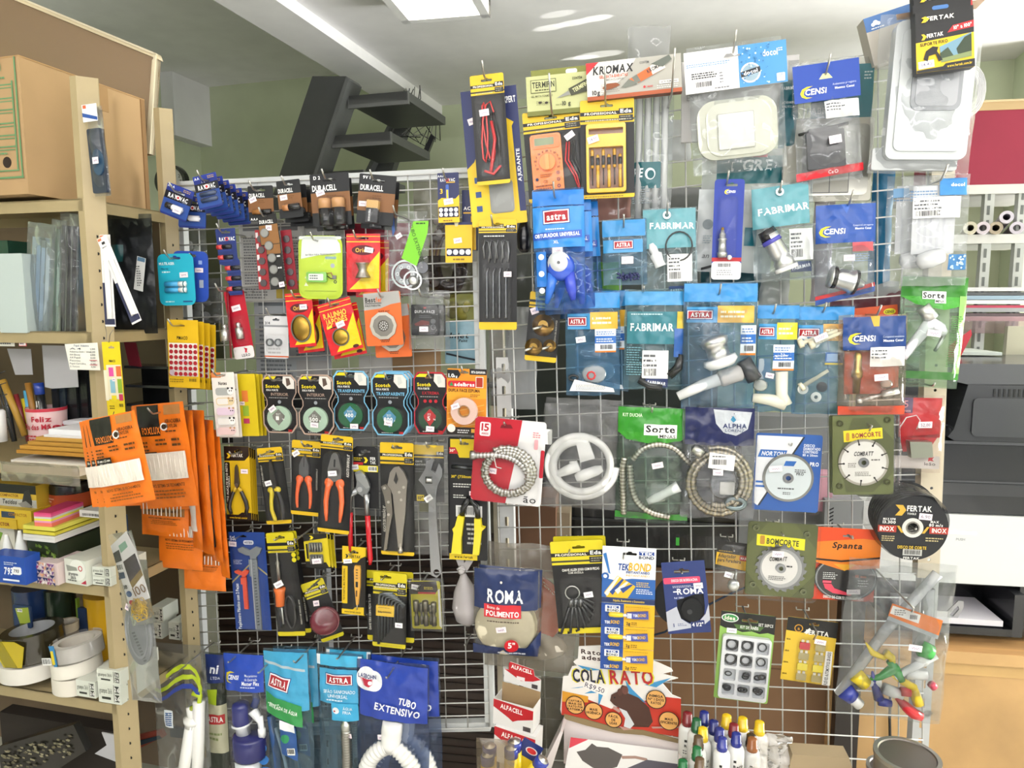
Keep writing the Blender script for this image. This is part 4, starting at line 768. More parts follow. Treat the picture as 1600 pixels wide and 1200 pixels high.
p=duracell(it,'',1);q=it.part('battery');q.prof((8,42,4),(20,42,4),[(0,5),(1,5)],'g:#b0784a');q.prof((18,42,4),(36,42,4),[(0,5.1),(.95,5.1),(.96,2),(1,2)],'g:#222224');p.fr(0,54,39,58,'#17181a');it.part('blister').blister(6,35,37,49,9,r=3);it.sticker(10,26,12,8,4,1.2);it.hook(18,8,'holding the second copper battery card',12)
it.stack(2,9,7,-28,['black and copper battery card just behind the second of the row','black and copper battery card rearmost behind the second of the row'],-2)
it=G('battery_card','large black and copper card with two big D cells','batteries',517,312,64,80,100,3)
p=duracell(it,'D 2',2)
for x in(24,46):
 q=it.part('battery','big copper topped black battery');q.prof((x,38,8),(x,80,8),[(0,4),(.02,9),(.08,10.5),(.38,10.5)],'g:#b98a5c',20);q.prof((x,54,8),(x,81,8),[(0,10.6),(.95,10.6),(1,9)],'g:#1d1d1f',20);q.surf=lambda u,v:8+6.8*it.s/it.s+9.5*0
for x in(24,46):p.text('DURACELL',x-6,66,3,'#f0ece2',1,rot=90,wid=20);p.sz
it.part('blister').blister(12,35,58,82,19,r=8);it.sticker(16,29,14,8,14,1.2);it.hook(30,9,'holding the two cell D battery card',18)
it.stack(1,5,8,-40,'big D battery card hidden behind the front D cell card',0)
it=G('battery_card','black and copper card with one square nine volt block','batteries',588,312,60,76,100,-6)
p=duracell(it,'9V 1',1);q=it.part('battery','copper and black nine volt block');q.rect(18,40,37,56,0,14,'g:#c9a15f',1);q.rect(18,52,37,74,0,14.2,'g:#232325',1);q.surf=lambda u,v:14.2;q.text('DURACELL',24,63,2.8,'#eeeeee',1,rot=90,wid=18);it.part('blister').blister(14,36,41,76,16,r=3);it.sticker(9,46,13,8,2,1.2);it.hook(27,9,'holding the nine volt battery card',22)
it.stack(1,6,9,-40,'nine volt battery card hidden behind the front one',1)
it=G('coin_cell_strip','copper and black strip of five button cells','batteries',424,394,34,118,90,4)
p=card(it,'#1d1b1a',2,None,pts=[(0,3),(31,0),(34,44),(34,117),(10,117),(9,50),(1,48)]);p.flat([(1,18),(32,16),(33,46),(2,47)],'#8a5f33');p.flat([(10,48),(33,47),(33,62),(10,62)],'#8a5f33');p.text('DURACELL',14,12,5,'#f2f2f0',1,wid=23)
for x,y in((10,29),(15,49),(18,68),(19,86),(19,105)):q=it.part('button_cell','steel button cell');q.disc(x,y,7,1,4,'m:#8f8d89');q.disc(x,y,5.6,4,4.4,'m:#a9a7a2')
[p.lines(26,y-2,34,y+2,1,'#d9d9d9',th=2.4)for y in(66,84)];it.sticker(18,22,10,8,-4,3);it.sticker(30,110,9,8,6,3);it.hook(14,4,'holding the button cell strip',16)
for i,(x,c,l)in enumerate(((410,'#a02a30','left'),(452,'#8c1f2c','right'))):
 it=G('coin_cell_strip','dark red button cell strip showing on the %s of the copper one'%l,'batteries',x,406,18,92,72,5 if l=='right' else 2);p=card(it,c,1,None)
 for k in range(5):q=it.part('button_cell');q.disc(9,14+k*17,5.5,1,3.4,'m:#6f6768');p.fr(1,4+k*17,5,12+k*17,'#d9d2d2')if l=='left' else None
it=G('phone_battery_blister','clear blister with lime card and green cordless phone battery','batteries',501,418,72,98,95,-1)
p=card(it,'#b9d13a',14,(32,8,14,3),pts=None);p.flat([(6,8),(12,1),(60,1),(68,12),(70,26),(34,30),(4,36)],'#dfe3df');p.fr(1,1,71,6,'#cfd6d0',3);p.text('BATERIA PARA TELEFONE SEM FIO',37,29,2.6,'#6a716a',1,wid=50,rot=2);p.fr(44,32,62,36,'#7fa0a0');p.disc(56,46,3.5,1,1.4,'#aab0b6');p.disc(60,71,2.6,1,1.4,'#3c4a3a',hole=1.2);p.flat([(10,66),(14,60),(18,66)],'#dfe6c0');p.flat([(9,78),(12,72),(16,78)],'#dfe6c0');p.fr(10,85,62,86,'#8fa62e')
q=it.part('battery_pack','green and white battery pack');q.rect(15,56,48,72,2,10,'g:#79b742',3);q.rect(19,59,43,69,10,10.5,'#e3e8df',1);q.surf=lambda u,v:10.5;q.lines(21,60,40,68,2,'#5c645c');q.tube([(48,58,6),(55,57,7),(58,64,7)],.8,'g:#8c3a30',6);q.tube([(48,62,6),(54,66,7),(60,66,7)],.8,'g:#1f1f22',6);q.rect(57,61,63,67,4,8,'g:#55504a',1)
it.part('blister').blister(2,2,70,95,16,r=16);it.hook(32,8,'holding the phone battery blister',24)
def strainer_bag(x,y,w,h,rot,l,off,title,big,hook=None,what=''):
 it=G('strainer_bag',l,'sink strainer',x,y,w,h,off,rot)
 p=it.part('bag');p.poly(p.rr(0,0,w,h,1),0,1,'h:#cc1f25',[slot(p,w*.5,h*.08,w*.32,3)]);p.surf=lambda u,v:1
 p.flat([(w*.66,h*.52),(w-1,h*.3),(w-2,h*.93),(w*.08,h*.96),(w*.5,h*.72)]if big else[(w*.98,h*.3),(w*.97,h*.94),(w*.2,h*.96),(w*.66,h*.6)],'h:#e6c51c');p.fr(0,h*.04,w,h*.05,'#e9c83a');p.fr(0,h*.13,w,h*.145,'#e9c83a')
 if title:p.text('RALINHO',w*.44,h*.25,h*.1,'#e9c34a',1,wid=w*.7);p.text('JAPONÊS',w*.44,h*.37,h*.1,'#e9c34a',1,wid=w*.66);p.lines(w*.2,h*.46,w*.75,h*.52,1,'#3a1a12');p.flat([(w*.1,h*.46),(w*.28,h*.42),(w*.26,h*.48),(w*.1,h*.5)],'#e9c83a');p.flat(p.circ(w*.8,h*.93,5,14,2.6),'#4a1f18')
 else:p.flat(p.circ(w*.5,h*.28,w*.34,22,h*.085),'#5a1a24');p.text('Orient',w*.5,h*.28,h*.07,'#d8b04a',1,wid=w*.46)
 return it,p
it,p=strainer_bag(568,411,55,90,-1,'red and yellow bag with small funnel strainer',92,False,True);q=it.part('strainer','steel cone strainer');q.prof((27,45,6),(28,68,6),[(0,11),(.08,9),(.5,6),(.9,11),(1,12)],'m:#9c9690',20);it.sticker(37,25,14,8,-8,2);it.hook(20,8,'holding the red bag with funnel strainer',18);it.part('bag_film').blister(10,40,45,74,13,r=10)
it.stack(1,14,9,-24,'red and yellow strainer bag behind the funnel strainer one',0)
it,p=strainer_bag(470,500,44,84,4,'red and yellow bag with oval domed mesh strainer',90,False,False);q=it.part('strainer','round mesh strainer with steel rim');q.disc(22,55,17,1,4,'m:#8a8478',hole=15,ry=22);q.ball(22,55,1.5,15,20,8,'m:#a8863c',16);it.sticker(29,22,12,8,0,2);it.hook(20,7,'holding the oval strainer bag',16);it.stack(1,12,9,-26,'red and yellow strainer bag peeking out behind the oval strainer',2)
it,p=strainer_bag(532,510,55,82,15,'tilted red and yellow bag lettered as Japanese style drain strainer',104,True,False);q=it.part('strainer','small round mesh strainer');q.disc(24,57,14,1,3.5,'m:#84807a',hole=12.5);q.ball(24,57,1.5,12.5,12.5,5,'m:#b28f3c',16);it.sticker(29,38,14,9,8,2);it.hook(26,7,'holding the tilted strainer bag',18);it.stack(1,8,7,-22,'red and yellow bag close behind the tilted strainer bag',-4)
it=G('drain_bag','clear bag of steel drain sieves with lime green extension tag','drain kit',636,398,72,132,85,0)
q=it.part('sieve','round steel sieve');q.disc(33,96,22,1,5,'m:#b8b8b6',hole=19);q.disc(33,96,17,2,3.4,'m:#8e8f90',hole=9);[q.disc(33+12*math.cos(a),96+12*math.sin(a),3,3,5,'m:#c6c6c4',hole=1.8,n=10)for a in(k*1.05 for k in range(6))]
q=it.part('sieve','smaller steel ring');q.disc(46,106,15,5,9,'m:#c9c9c7',hole=12.5);q.ball(46,106,5,8,8,6,'m:#d5d5d5');q=it.part('blue_flap','blue printed flap');q.poly([(12,8),(16,2),(18,30),(14,38)],3,4,'#2a5bb0');q=it.part('cap','dark stopper');q.disc(62,86,9,2,8,'g:#2a2c33')
q=it.part('extension_tag','lime green tag');q.poly([(50,16),(74,16),(72,34),(54,84),(30,72)],14,14.6,'#77c32a');q.surf=lambda u,v:14.6;q.text('TUBO EXTENSIVEL',55,50,5.5,'#1d3a10',0,rot=-72,wid=62);q.lines(54,17,70,22,1,'#2c5216')
it.part('bag_film').bag(0,0,70,130,12,'f7:#eef0f0',4,11);it.sticker(26,38,10,7,30,13);it.hook(24,6,'holding the drain sieve bag',26)
it=G('battery_display','small navy and yellow hearing battery display card','batteries',701,309,34,76,88,1)
p=card(it,'#232a55',1,None);p.flat([(0,42),(6,38),(28,40),(34,34),(34,76),(0,76)],'#e3b81f');p.text('RAY',9,11,4.5,'#f0f0f0',1,wid=9);p.text('O',16,11,4.5,'#e24a40',1);p.text('VAC',23,11,4.5,'#f0f0f0',1,wid=10);p.fr(14,14,28,15.5,'#d9a82a');p.text('AAA',6,5,3,'#eeeeee',1);p.text('3',6,28,7,'#e3b81f',1);p.fr(13,18,18,42,'#3d5fb0',2);p.fr(14,26,17,40,'#e6c42a');p.fr(1,52,33,68,'#20213a')
for k in range(4):q=it.part('battery');q.disc(5+k*8,57,3,1,5,'m:#d8d8d8');q.disc(5+k*8,64,3,1,5,'m:#d0d0d0')
it.sticker(17,44,15,9,8,2);p.lines(8,71,26,75,1,'#8a6a14');hook_at(697,279,100,'holding the hearing battery display',14)
it=G('battery_display','yellow battery carton with row of cells below the navy display','batteries',717,379,43,62,78,0);p=card(it,'#e0b41e',1,None);p.fr(0,0,43,4,'#232a55');p.flat([(14,-2),(22,-2),(20,6),(16,6)],'#cfc9a0');p.fr(2,40,41,52,'#20213a')
for k in range(4):q=it.part('battery');q.disc(7+k*10,46,4,1,6,'m:#d8d8d8')
it.sticker(20,28,13,8,8,1.2);p.lines(12,54,36,60,1,'#8a6a14')
it=G('battery_display','navy battery carton standing behind the yellow one','batteries',733,344,22,92,62,0);p=card(it,'#232a55',1,None);p.rect(0,0,22,92,-20,0,'#1f264c');p.text('AC',8,28,5,'#eeeeee',1);p.fr(2,34,16,36,'#d9a82a');p.fr(14,40,22,92,'#d8ad1f')
# bags pushed behind, on the grid itself
for(x,y,w,h,c,l)in((300,385,50,90,'#b9bdb6','crumpled clear bag of fittings left of the battery strip'),(320,470,60,70,'#b7b9b8','clear bag with barcode labels behind the teal card'),(690,330,90,110,'#cdc7c4','crumpled clear bag behind the hearing battery display'),(690,430,110,60,'#5d4a3c','bag of brown coiled cord low behind the yellow carton'),(722,480,60,50,'#c9c46a','yellow tinted bag by the middle upright'),(790,560,90,150,'#cfd0d0','loose clear bag behind the wire brush card')):
 it=G('fitting_bag',l,'bag',x,y,w,h,-45,0,solo=False);q=it.part('contents')
 for k in range(6):q.ball(w*random.uniform(.2,.8),h*random.uniform(.4,.9),-2,random.uniform(5,11),random.uniform(4,9),6,'g:'+random.choice((c,'#9a9a9a','#dcdcdc')),8)
 it.part('bag_film').bag(0,0,w,h,14,'f20:'+c,6,x)
it=G('cord_coil','coil of brown insulated cord hanging behind the grid','cord',700,405,84,130,-60,0,solo=True);q=it.part('cord_coil');[q.tube([(42+(30-k*2.2)*math.cos(t*.42),66+(60-k*3)*math.sin(t*.42),k)for t in range(15)],1.8,'g:'+('#6b4a38','#8d7b4a','#4a3a34')[k%3],6,True)for k in range(9)]
it=G('tinted_bag','pale blue tinted bag with slanted black lettering beside the middle upright','bag',722,535,54,66,-30,0);q=it.part('bag_film');q.bag(0,0,54,66,7,'h:#8fb6c4',3,3);q.text('Injet',24,22,8,'#23282c',1,sh=.2,wid=30);q.text('Paint',30,30,4,'#23282c',1,sh=.2);q.patch(2,54,52,57,'#2b3238',skew=10)
# ---- third row
it=G('sink_plug_card','narrow red blister card with chrome plugs','plug',374,507,34,107,85,8)
p=card(it,'#b3152c',4,(17,6,14,3));p.fr(0,88,34,107,'#dfdcda',4);p.text('LEÃO',20,102,4,'#3a3234',1,wid=14);p.flat([(18,90),(24,92),(22,97),(25,98),(19,98),(20,94)],'#c02036')
q=it.part('plug','chrome plug');q.prof((18,50,8),(18,76,8),[(0,2),(.1,4),(.3,3),(.35,6),(1,6)],'m:#c9ccc8',16);it.part('blister').blister(10,40,30,86,16,r=4);it.sticker(17,28,15,9,6,1.2)
it=G('sink_plug_card','red plug blister card turned edge on beside the narrow red one','plug',358,505,14,110,95,6,yaw=-50);p=card(it,'#8a1023',3);q=it.part('plug','chrome plug');q.prof((-2,56,8),(-2,82,8),[(0,2),(.1,4),(.3,3),(.35,7),(1,7)],'m:#d8dbd6',16);it.part('blister').blister(-10,40,12,86,20,r=4);hook_at(352,455,100,'holding the red plug cards',26)
it=G('label_pack','yellow pack of red round stickers, frontmost on its hook','stickers',287,553,52,106,120,-1)
p=card(it,'#e2b61c',1,(24,9,12,2.5));p.fr(2,36,50,88,'#ece9e0');p.text('PIMACO',25,28,5,'#2a2412',1,wid=18)
for j in range(6):
 for i in range(6):p.flat(p.circ(6+i*8.2,41+j*8.6,3.3,12),'#a51f2a')
p.flat(p.circ(8,82,4.5,12),'#b9a8b4');p.lines(4,91,34,98,2,'#8a6d14');p.barcode(36,90,49,97,None,'#4a3c10');it.sticker(27,63,13,9,14,1.6);it.hook(22,9,'holding the red dot sticker packs',30)
it.stack(3,9,1.5,-22,'yellow red dot sticker pack in the row behind the front one',-.6,group='red dot sticker packs behind the front one')
it=G('index_note_pack','white sticky note pack with animal shapes','sticky notes',352,632,38,101,110,2.5)
p=card(it,'#e9e2da',1,(19,5,10,2.5));p.fr(0,0,16,8,'#d9814a');p.text('Notes',18,17,5,'#2e2a28',1,wid=14)
for k,c in enumerate(('#a9aba8','#d9c49a','#d9c3d4','#d6d4d2','#e0c2c0')):
 v=24+k*15.5;p.fr(5,v,34,v+12,c,4);p.fr(6.5,v+1.5,26,v+10.5,'#e2ded9' if k in(1,3)else c,3);p.flat(p.circ(30,v+6,5.4,14),'#f2eeea' if k in(0,3)else c);p.flat(p.circ(28.5,v+5,1.1,8),'#222222');p.flat(p.circ(32,v+5,1.1,8),'#222222');p.flat(p.circ(26.6,v+1,1.8,8),'#222222' if k in(0,3)else '#b98f6a');p.flat(p.circ(33.4,v+1,1.8,8),'#222222' if k in(0,3)else '#b98f6a')
hook_at(346,586,125,'holding the animal note pack',22)
it.stack(1,5,2,-12,'white sticky note pack directly behind the animal one',0)
it=G('index_note_pack','yellow pack of coloured index flags behind the animal notes','sticky notes',386,633,34,98,75,2);p=card(it,'#d8be1e',1);p.fr(10,26,20,44,'#e0803a');p.fr(10,50,20,66,'#93b13a');p.fr(10,70,20,78,'#b83a60');it.sticker(10,46,8,6,0,1.2)
it.stack(2,6,0,-14,['yellow index flag pack second behind the animal notes','yellow index flag pack with green edge, rearmost behind the notes'],0)
it=Item('index_flag_pack','yellow pack of index flags wired to the shelf post','sticky notes',178,592,33,116,Y=1.25,base=SB,rot=1.5);p=card(it,'#dfc71f',1,(17,9,12,3));p.text('PIMACO',17,30,3.6,'#2a2412',1,wid=12);p.fr(5,36,32,90,'#e3d9b8')
for(a,b,c_,d,k)in((9,40,18,54,'#d94f9a'),(23,38,32,54,'#d9703c'),(10,59,19,80,'#86b4c4'),(24,58,32,80,'#8aab32'),(11,84,20,94,'#e0ce24'),(25,82,32,92,'#c23358'),(0,44,6,92,'#e8dfc4')):p.fr(a,b,c_,d,k)
p.lines(6,99,18,106,2,'#5d5010');p.barcode(24,96,31,103,None,'#3a3208');it.sticker(18,59,6,5,0,1.4)
it=Item('tie_wire','thin wire loop tied to the shelf post above the flags','wire',172,525,16,24,Y=1.245,base=SB,solo=True);it.part('tie_wire').tube([(0,-4,0),(4,8,3),(2,18,3),(8,22,4),(10,10,3),(16,2,2)],.5,'m:#77736a',5)
it=G('aerator_card','small white blister card with two grey tap aerators','aerator',432,527,40,66,70,-1);p=card(it,'#cfcfd0',4,(20,6,12,3));p.fr(0,14,40,17,'#8f9194');p.fr(0,62,40,64,'#c25a2e');p.text('3/4',6,11,4,'#44464a',1);p.lines(6,48,34,60,2,'#b5b5b6')
for x in(10,24):q=it.part('aerator','grey tap aerator');q.disc(x,41,6,1,7,'m:#7f8284',hole=4);q.disc(x,41,4,1,4,'g:#b5b8ba')
it.part('blister').blister(4,28,37,58,10,r=4);hook_at(424,492,75,'holding the aerator card',10)
it=G('strainer_card','orange card with shiny round sink strainer, in front','sink strainer',599,498,60,84,100,3)
p=card(it,'#d9672c',3,(32,8,14,3));p.flat([(0,2),(58,0),(60,18),(44,20),(26,26),(0,28)],'#a3a19d');p.text('Best',11,12,7,'#2a2320',1,wid=17);p.text('fer',25,12,7,'#d9672c',1,wid=10);p.fr(2,17,29,18,'#2a2320');p.text('RALO PARA PIA',15,21,2.8,'#2a2320',1,wid=25);p.text('4.1/2 pol',32,30,2.4,'#7a3210',1,wid=18);p.lines(22,74,42,79,2,'#5a2a10',al='c')
q=it.part('strainer','stainless sink strainer');q.prof((30,52,1),(30,52,5),[(0,22),(1,22)],'m:#b8b4a8',10)if False else q.disc(30,53,22,1,5,'m:#c9c2b2',hole=17,n=10);q.disc(30,53,17,1,3.5,'m:#8f8a80',hole=9);q.disc(30,53,9,1,2,'m:#6b665e');[q.disc(30+r*math.cos(a),53+r*math.sin(a),1.1,2,2.6,'m:#d8d6d0',n=6)for r,n in((3,6),(6,11))for a in(k*6.283/n for k in range(n))]
it.hook(32,8,'holding the orange strainer cards',20);it.stack(1,14,19,-30,'orange card with sink strainer, behind and lower',0)
it=G('tape_pouch','clear pouch with black double sided tape card','tape',667,500,58,92,80,0);q=it.part('tape_card','black printed card');q.rect(5,22,49,70,0,6,'#17171a',2);q.surf=lambda u,v:6;q.text('DUPLA FACE',27,33,4,'#d6d6d6',1,wid=32);q.text('3M',27,27,2.6,'#c2302f',1);q.lines(18,38,40,43,2,'#6f7276');q.flat([(10,52),(22,46),(34,48),(34,54),(12,55)],'#7a2a26');q.disc(40,48,4,6,6.4,'#6a6c70');q.disc(40,57,4,6,6.4,'#8a8c90',hole=3);q.fr(6,60,14,66,'#2a2a2d')
it.part('bag_film').bag(0,0,56,92,9,'f9:#e5e5e5',4,15);it.sticker(26,60,14,8,0,11);hook_at(662,463,90,'holding the double sided tape pouch',24)
it.stack(1,10,0,-22,'second clear tape pouch behind the front one',0)
# ---- mounting tape cards
def scotch(x0,y0,x1,y1,edge,name,qty,unit,roll_c,dia,l,off=85,extra=0,price=None,rot=0):
 w,h=x1-x0,y1-y0;it=G('mounting_tape_card',l,'tape',(x0+x1)/2,(y0+y1)/2,w,h,off,rot);X=lambda f:f*w;Y=lambda f:f*h
 out=[(X(.12),0),(X(.86),0),(w,Y(.1)),(w,Y(.3)),(X(.88),Y(.44)),(X(.88),Y(.52)),(w,Y(.64)),(w,Y(.86)),(X(.84),h),(X(.14),h),(0,Y(.86)),(0,Y(.64)),(X(.12),Y(.52)),(X(.12),Y(.44)),(0,Y(.3)),(0,Y(.1))]
 p=it.part('card');p.poly(out,0,1,edge,[slot(p,w*.5,h*.09,w*.3,3)],side=edge);p.surf=lambda u,v:1
 cx,cy=w/2,h/2;p.flat([(cx+(a-cx)*.93,cy+(b-cy)*.955)for a,b in out],'#19191b',holes=[slot(p,w*.5,h*.09,w*.32,3.2)])
 p.flat([(X(.1),Y(.06)),(X(.18),Y(.03)),(X(.42),Y(.03)),(X(.36),Y(.08)),(X(.08),Y(.08))],'#e6cf1e');p.flat([(X(.62),Y(.03)),(X(.84),Y(.03)),(X(.94),Y(.1)),(X(.94),Y(.24)),(X(.74),Y(.24)),(X(.6),Y(.14))],'#d9d4cc');p.flat([(X(.7),Y(.06)),(X(.8),Y(.06)),(X(.84),Y(.16)),(X(.72),Y(.2))],'#5a4a40' if roll_c=='#a9c3ac' else '#c6c8c2')
 p.text('Scotch',X(.31),Y(.2),h*.052,'#ead41f',1,wid=w*.4);p.text('FIXA FORTE',X(.3),Y(.265),h*.03,'#e9e9e6',1,wid=w*.34);p.text(name,X(.51),Y(.335),h*.048,edge,0 if len(name)<9 else 1,wid=w*.76 if len(name)>9 else w*.5);p.lines(X(.2),Y(.38),X(.8),Y(.41),1,'#9a9a98',ragged=.1)
 for k in range(3 if extra else 1):p.flat(p.circ(X(.5+(k-1)*.16 if extra else.5),Y(.465),w*.05,12),edge if extra else '#8d9298')
 q=it.part('tape_roll','green tape roll' if roll_c!='#a9c3ac' else 'pale green tape roll');q.disc(w*.5,h*.74,w*.34,1,9,'g:'+roll_c,hole=w*.13,n=32);q=it.part('badge',None,q);q.poly([(w*.5,h*.58),(w*.68,h*.69),(w*.66,h*.74),(w*.5,h*.86),(w*.34,h*.74),(w*.32,h*.69)],9.2,10,dia);q.surf=lambda u,v:10;q.text(qty,w*.47,h*.735,h*.062,'#f2f2ee',1,wid=w*(.24 if len(qty)>1 else.09));q.text(unit,w*.64,h*.745,h*.022,'#f2f2ee',1);q.lines(w*.42,h*.65,w*.58,h*.69,2,'#e5e5e0',al='c')
 it.part('blister').blister(w*.1,h*.54,w*.9,h*.93,12,r=12);p.text('3M',w*.78,h*.955,h*.04,'#c22d2c',1);p.lines(w*.26,h*.94,w*.62,h*.97,1,'#c9c9c6')
 return it
it=scotch(409,585,466,677,'#b39a8a','INTERIOR','1','kg','#a9c3ac','#77776f','black mounting tape card, leftmost of the row, pale roll marked 1 kg',92);it.sticker(20,53,12,8,36,13);it.hook(27,8,'holding the leftmost mounting tape card',30)
it=scotch(465,585,523,680,'#b39a8a','INTERIOR','500','g','#a9c3ac','#77776f','black mounting tape card with pale roll marked 500 g',100);it.sticker(29,78,13,8,-4,13);it.hook(28,8,'holding the 500 g mounting tape card',30);it.stack(1,5,2,-20,'second interior mounting tape card behind the 500 g one',0)
it=scotch(520,579,578,673,'#78b6d8','TRANSPARENTE','400','g','#1f5c38','#4a89ad','blue edged mounting tape card hanging alone between the pale rolls and the blue stack',88);it.sticker(36,86,13,8,0,13);it.hook(26,8,'holding the 400 g mounting tape card',12)
it=scotch(580,582,640,681,'#78b6d8','TRANSPARENTE','800','g','#1f5c38','#4a89ad','frontmost blue edged mounting tape card of the stack left of the red edged one',100);it.sticker(29,78,13,8,-8,13);it.hook(30,9,'holding the 800 g mounting tape card',22);it.stack(2,5,-2,-18,['blue edged mounting tape card next behind the 800 g one','blue edged mounting tape card third behind the 800 g one'],0)
it=scotch(646,581,700,679,'#b3222f','EXTREMA','5','kg','#23412c','#b3262a','red edged mounting tape card marked 5 kg',90,1);it.sticker(28,88,13,8,-4,13);it.hook(30,8,'holding the red edged mounting tape card',22)
it=G('foam_tape_card','orange and yellow double sided foam tape card with pink roll','tape',729,628,63,104,98,-1)
p=card(it,'#dd8a1f',3,(28,6,14,3));p.flat([(0,34),(63,30),(63,46),(0,50)],'#e3a02a');p.fr(36,0,63,9,'#17171a');p.text('FITA BANANA',50,5,3.6,'#f1f1ee',1,wid=22);p.flat([(0,2),(18,2),(22,9),(18,15),(1,15)],'#17171a');p.text('1.0',7,11,5.5,'#f1f1ee',1,wid=9);p.text('kg',14,12,3.4,'#f1f1ee',1);p.fr(2,19,47,29,'#c41f2f',4);p.text('adelbras',28,24.5,5.5,'#f5f2ee',1,wid=32);p.flat([(4,27),(7.5,20.5),(11,27)],'#2f8a4f');p.fr(46,12,58,29,'#efe4d4');p.fr(47,13,57,28,'#a8321c');p.text('DUPLA FACE ESPUMA',28,34,4.6,'#5d2f12',1,wid=50);p.lines(38,39,56,44,2,'#8a4a1a')
for k in range(4):p.flat([(2,70+k*9),(60,55+k*9),(60,56+k*9),(2,71+k*9)],'#e8b85a')
p.fr(0,92,63,104,'#241d18',3);p.flat(p.circ(8,94,6.5,16),'#e9dcd2');p.disc(8,94,5.6,1.4,2,'#b3222f',hole=4.4);p.lines(18,95,40,102,2,'#cfcfcf');p.fr(40,94,47,100,'#d9a23c');p.fr(52,92,62,99,'#c9a08c')
q=it.part('tape_roll','pink foam tape roll');q.disc(29,66,21,1,12,'d:#dfbdb0',hole=10,n=34);q.disc(29,66,10,1,11,'d:#b58f6c',hole=8.4);it.part('blister').blister(4,42,55,91,15,r=22);it.sticker(16,58,13,8,22,15.5);it.hook(27,6,'holding the foam tape card',12)
# ================================================================ orange cable tie bags
def tie_bag(x,y,w,h,rot,l,off=None,Y=None,win='#e6ddd0',logo=True,dark=False,win_v=(.52,.76),seed=1,solo=False):
 it=Item('cable_tie_bag',l,'cable ties',x,y,w,h,off or 0,rot,Y=Y,base=SB if Y else None)
 p=it.part('bag');p.bag(0,0,w,h,7,'h:#e8761c',2.4,seed,ragged=1)
 p.patch(w*.62,h*.02,w*.93,h*.11,'h:#b07a44')
 if logo:
  p.patch(w*.1,h*.01,w*.52,h*.3,'h:#1c1a19');p.text('FOXLUX',w*.34,h*.25,h*.062,'#e8802a',1,wid=w*.36);p.flat(p.circ(w*.6,h*.22,w*.07,16),'#e6e2dc');p.flat(p.circ(w*.6,h*.22,w*.045,12),'#3a2a1c')
  p.text('ABRAÇADEIRA',w*.78,h*.17,h*.034,'#3a2410',1,wid=w*.3);p.text('DE NYLON',w*.74,h*.215,h*.034,'#3a2410',1,wid=w*.22);p.lines(w*.63,h*.25,w*.85,h*.28,1,'#5a3814');p.lines(w*.12,h*.34,w*.3,h*.45,3,'#5a3814');p.lines(w*.42,h*.32,w*.66,h*.4,2,'#5a3814');p.lines(w*.72,h*.32,w*.92,h*.42,2,'#5a3814')
  p.patch(w*.1,h*.45,w*.42,h*.54,'#17130f');p.text('100 mm x 2,5 mm',w*.26,h*.48,h*.026,'#e9e4d8',1,wid=w*.27);p.text('100 unidades',w*.28,h*.518,h*.02,'#e9e4d8',0,wid=w*.2)
 a,b=win_v;p.patch(w*.06,h*a,w*.94,h*b,'h:'+win);q=it.part('cable_ties','white nylon ties' if not dark else 'black nylon ties')
 for k in range(11):u=w*(.1+.08*k);z=p.sz(u,h*(a+b)/2);q.tube([(u+random.uniform(-1,1),h*(a+.015),z+6.5),(u+random.uniform(-1,1),h*(b-.015),z+6.5)],.9,'g:#1c1b1a' if dark else 'g:#efe6da',5)
 p.text('NOVO SISTEMA DE FECHAMENTO',w*.52,h*(b+.055),h*.03,'#4a2a0e',1,wid=w*.66);p.lines(w*.2,h*(b+.09),w*.86,h*(b+.19),3,'#8a4f1a',al='c')
 return it,p
it,p=tie_bag(188,718,96,142,12,'front orange bag of white cable ties wired to the shelf post',Y=1.17,seed=2);it.sticker(50,90,17,9,4,4,surf=p.surf)
it.stack(2,-8,3,-24,['orange cable tie bag second on the shelf post','orange cable tie bag third on the shelf post'],-3)
it,p=tie_bag(258,712,88,165,6,'orange bag with wide window of white ties behind the post bag',155,win_v=(.46,.72),seed=3);it.sticker(36,88,18,12,4,4,surf=p.surf);it.stack(1,-6,4,-16,'orange cable tie bag just behind the wide window one',-4);hook_at(247,645,165,'holding the wide window cable tie bags',20)
it,p=tie_bag(258,800,80,78,-2,'lower orange bag with brown tinted print panel',130,win='#9a6a36',logo=False,win_v=(.1,.56),seed=4);p.text('NOVO SISTEMA DE FECHAMENTO',40,36,3.4,'#3a220e',1,wid=52)
it,p=tie_bag(282,835,74,112,-2,'lowest but one orange bag with clear tie window',118,logo=False,win_v=(.36,.52),seed=5)
it,p=tie_bag(320,892,70,62,-1,'lowest orange bag peeking out below the others',100,logo=False,win='#c9702a',win_v=(.05,.3),seed=6)
for k,(x,w,y0,y1,o,c)in enumerate(((302,20,640,860,140,'w'),(318,24,640,868,128,'o'),(332,24,655,880,116,'b'),(344,18,670,905,104,'o'))):
 it=G('cable_tie_bag','long orange cable tie bag seen edge on, %s'%['with white window','plain orange one','with black ties showing','nearest the pliers'][k],'cable ties',x,(y0+y1)/2,w*1.5,y1-y0,o,3,yaw=-30);q=it.part('bag');W=w*1.5;q.bag(0,0,W,y1-y0,9,'h:#e0701a',3,20+k,ragged=1)
 if c=='w':q.patch(W*.2,70,W*.8,190,'h:#d9cfc6')
 if c=='b':r=it.part('cable_ties','black nylon ties');[r.tube([(W*.3+j*3,70,10),(W*.35+j*3,y1-y0-26,10)],2,'g:#191817',6)for j in range(5)]
it=Item('tie_wire','thin wire holding the front cable tie bags on the post','wire',180,660,14,26,Y=1.2,base=SB,solo=True);it.part('tie_wire').tube([(6,-4,0),(2,12,4),(5,24,6),(10,18,6),(8,0,4)],.6,'m:#5a5753',5)
hook_at(338,584,100,'beside the animal notes',26)if False else None
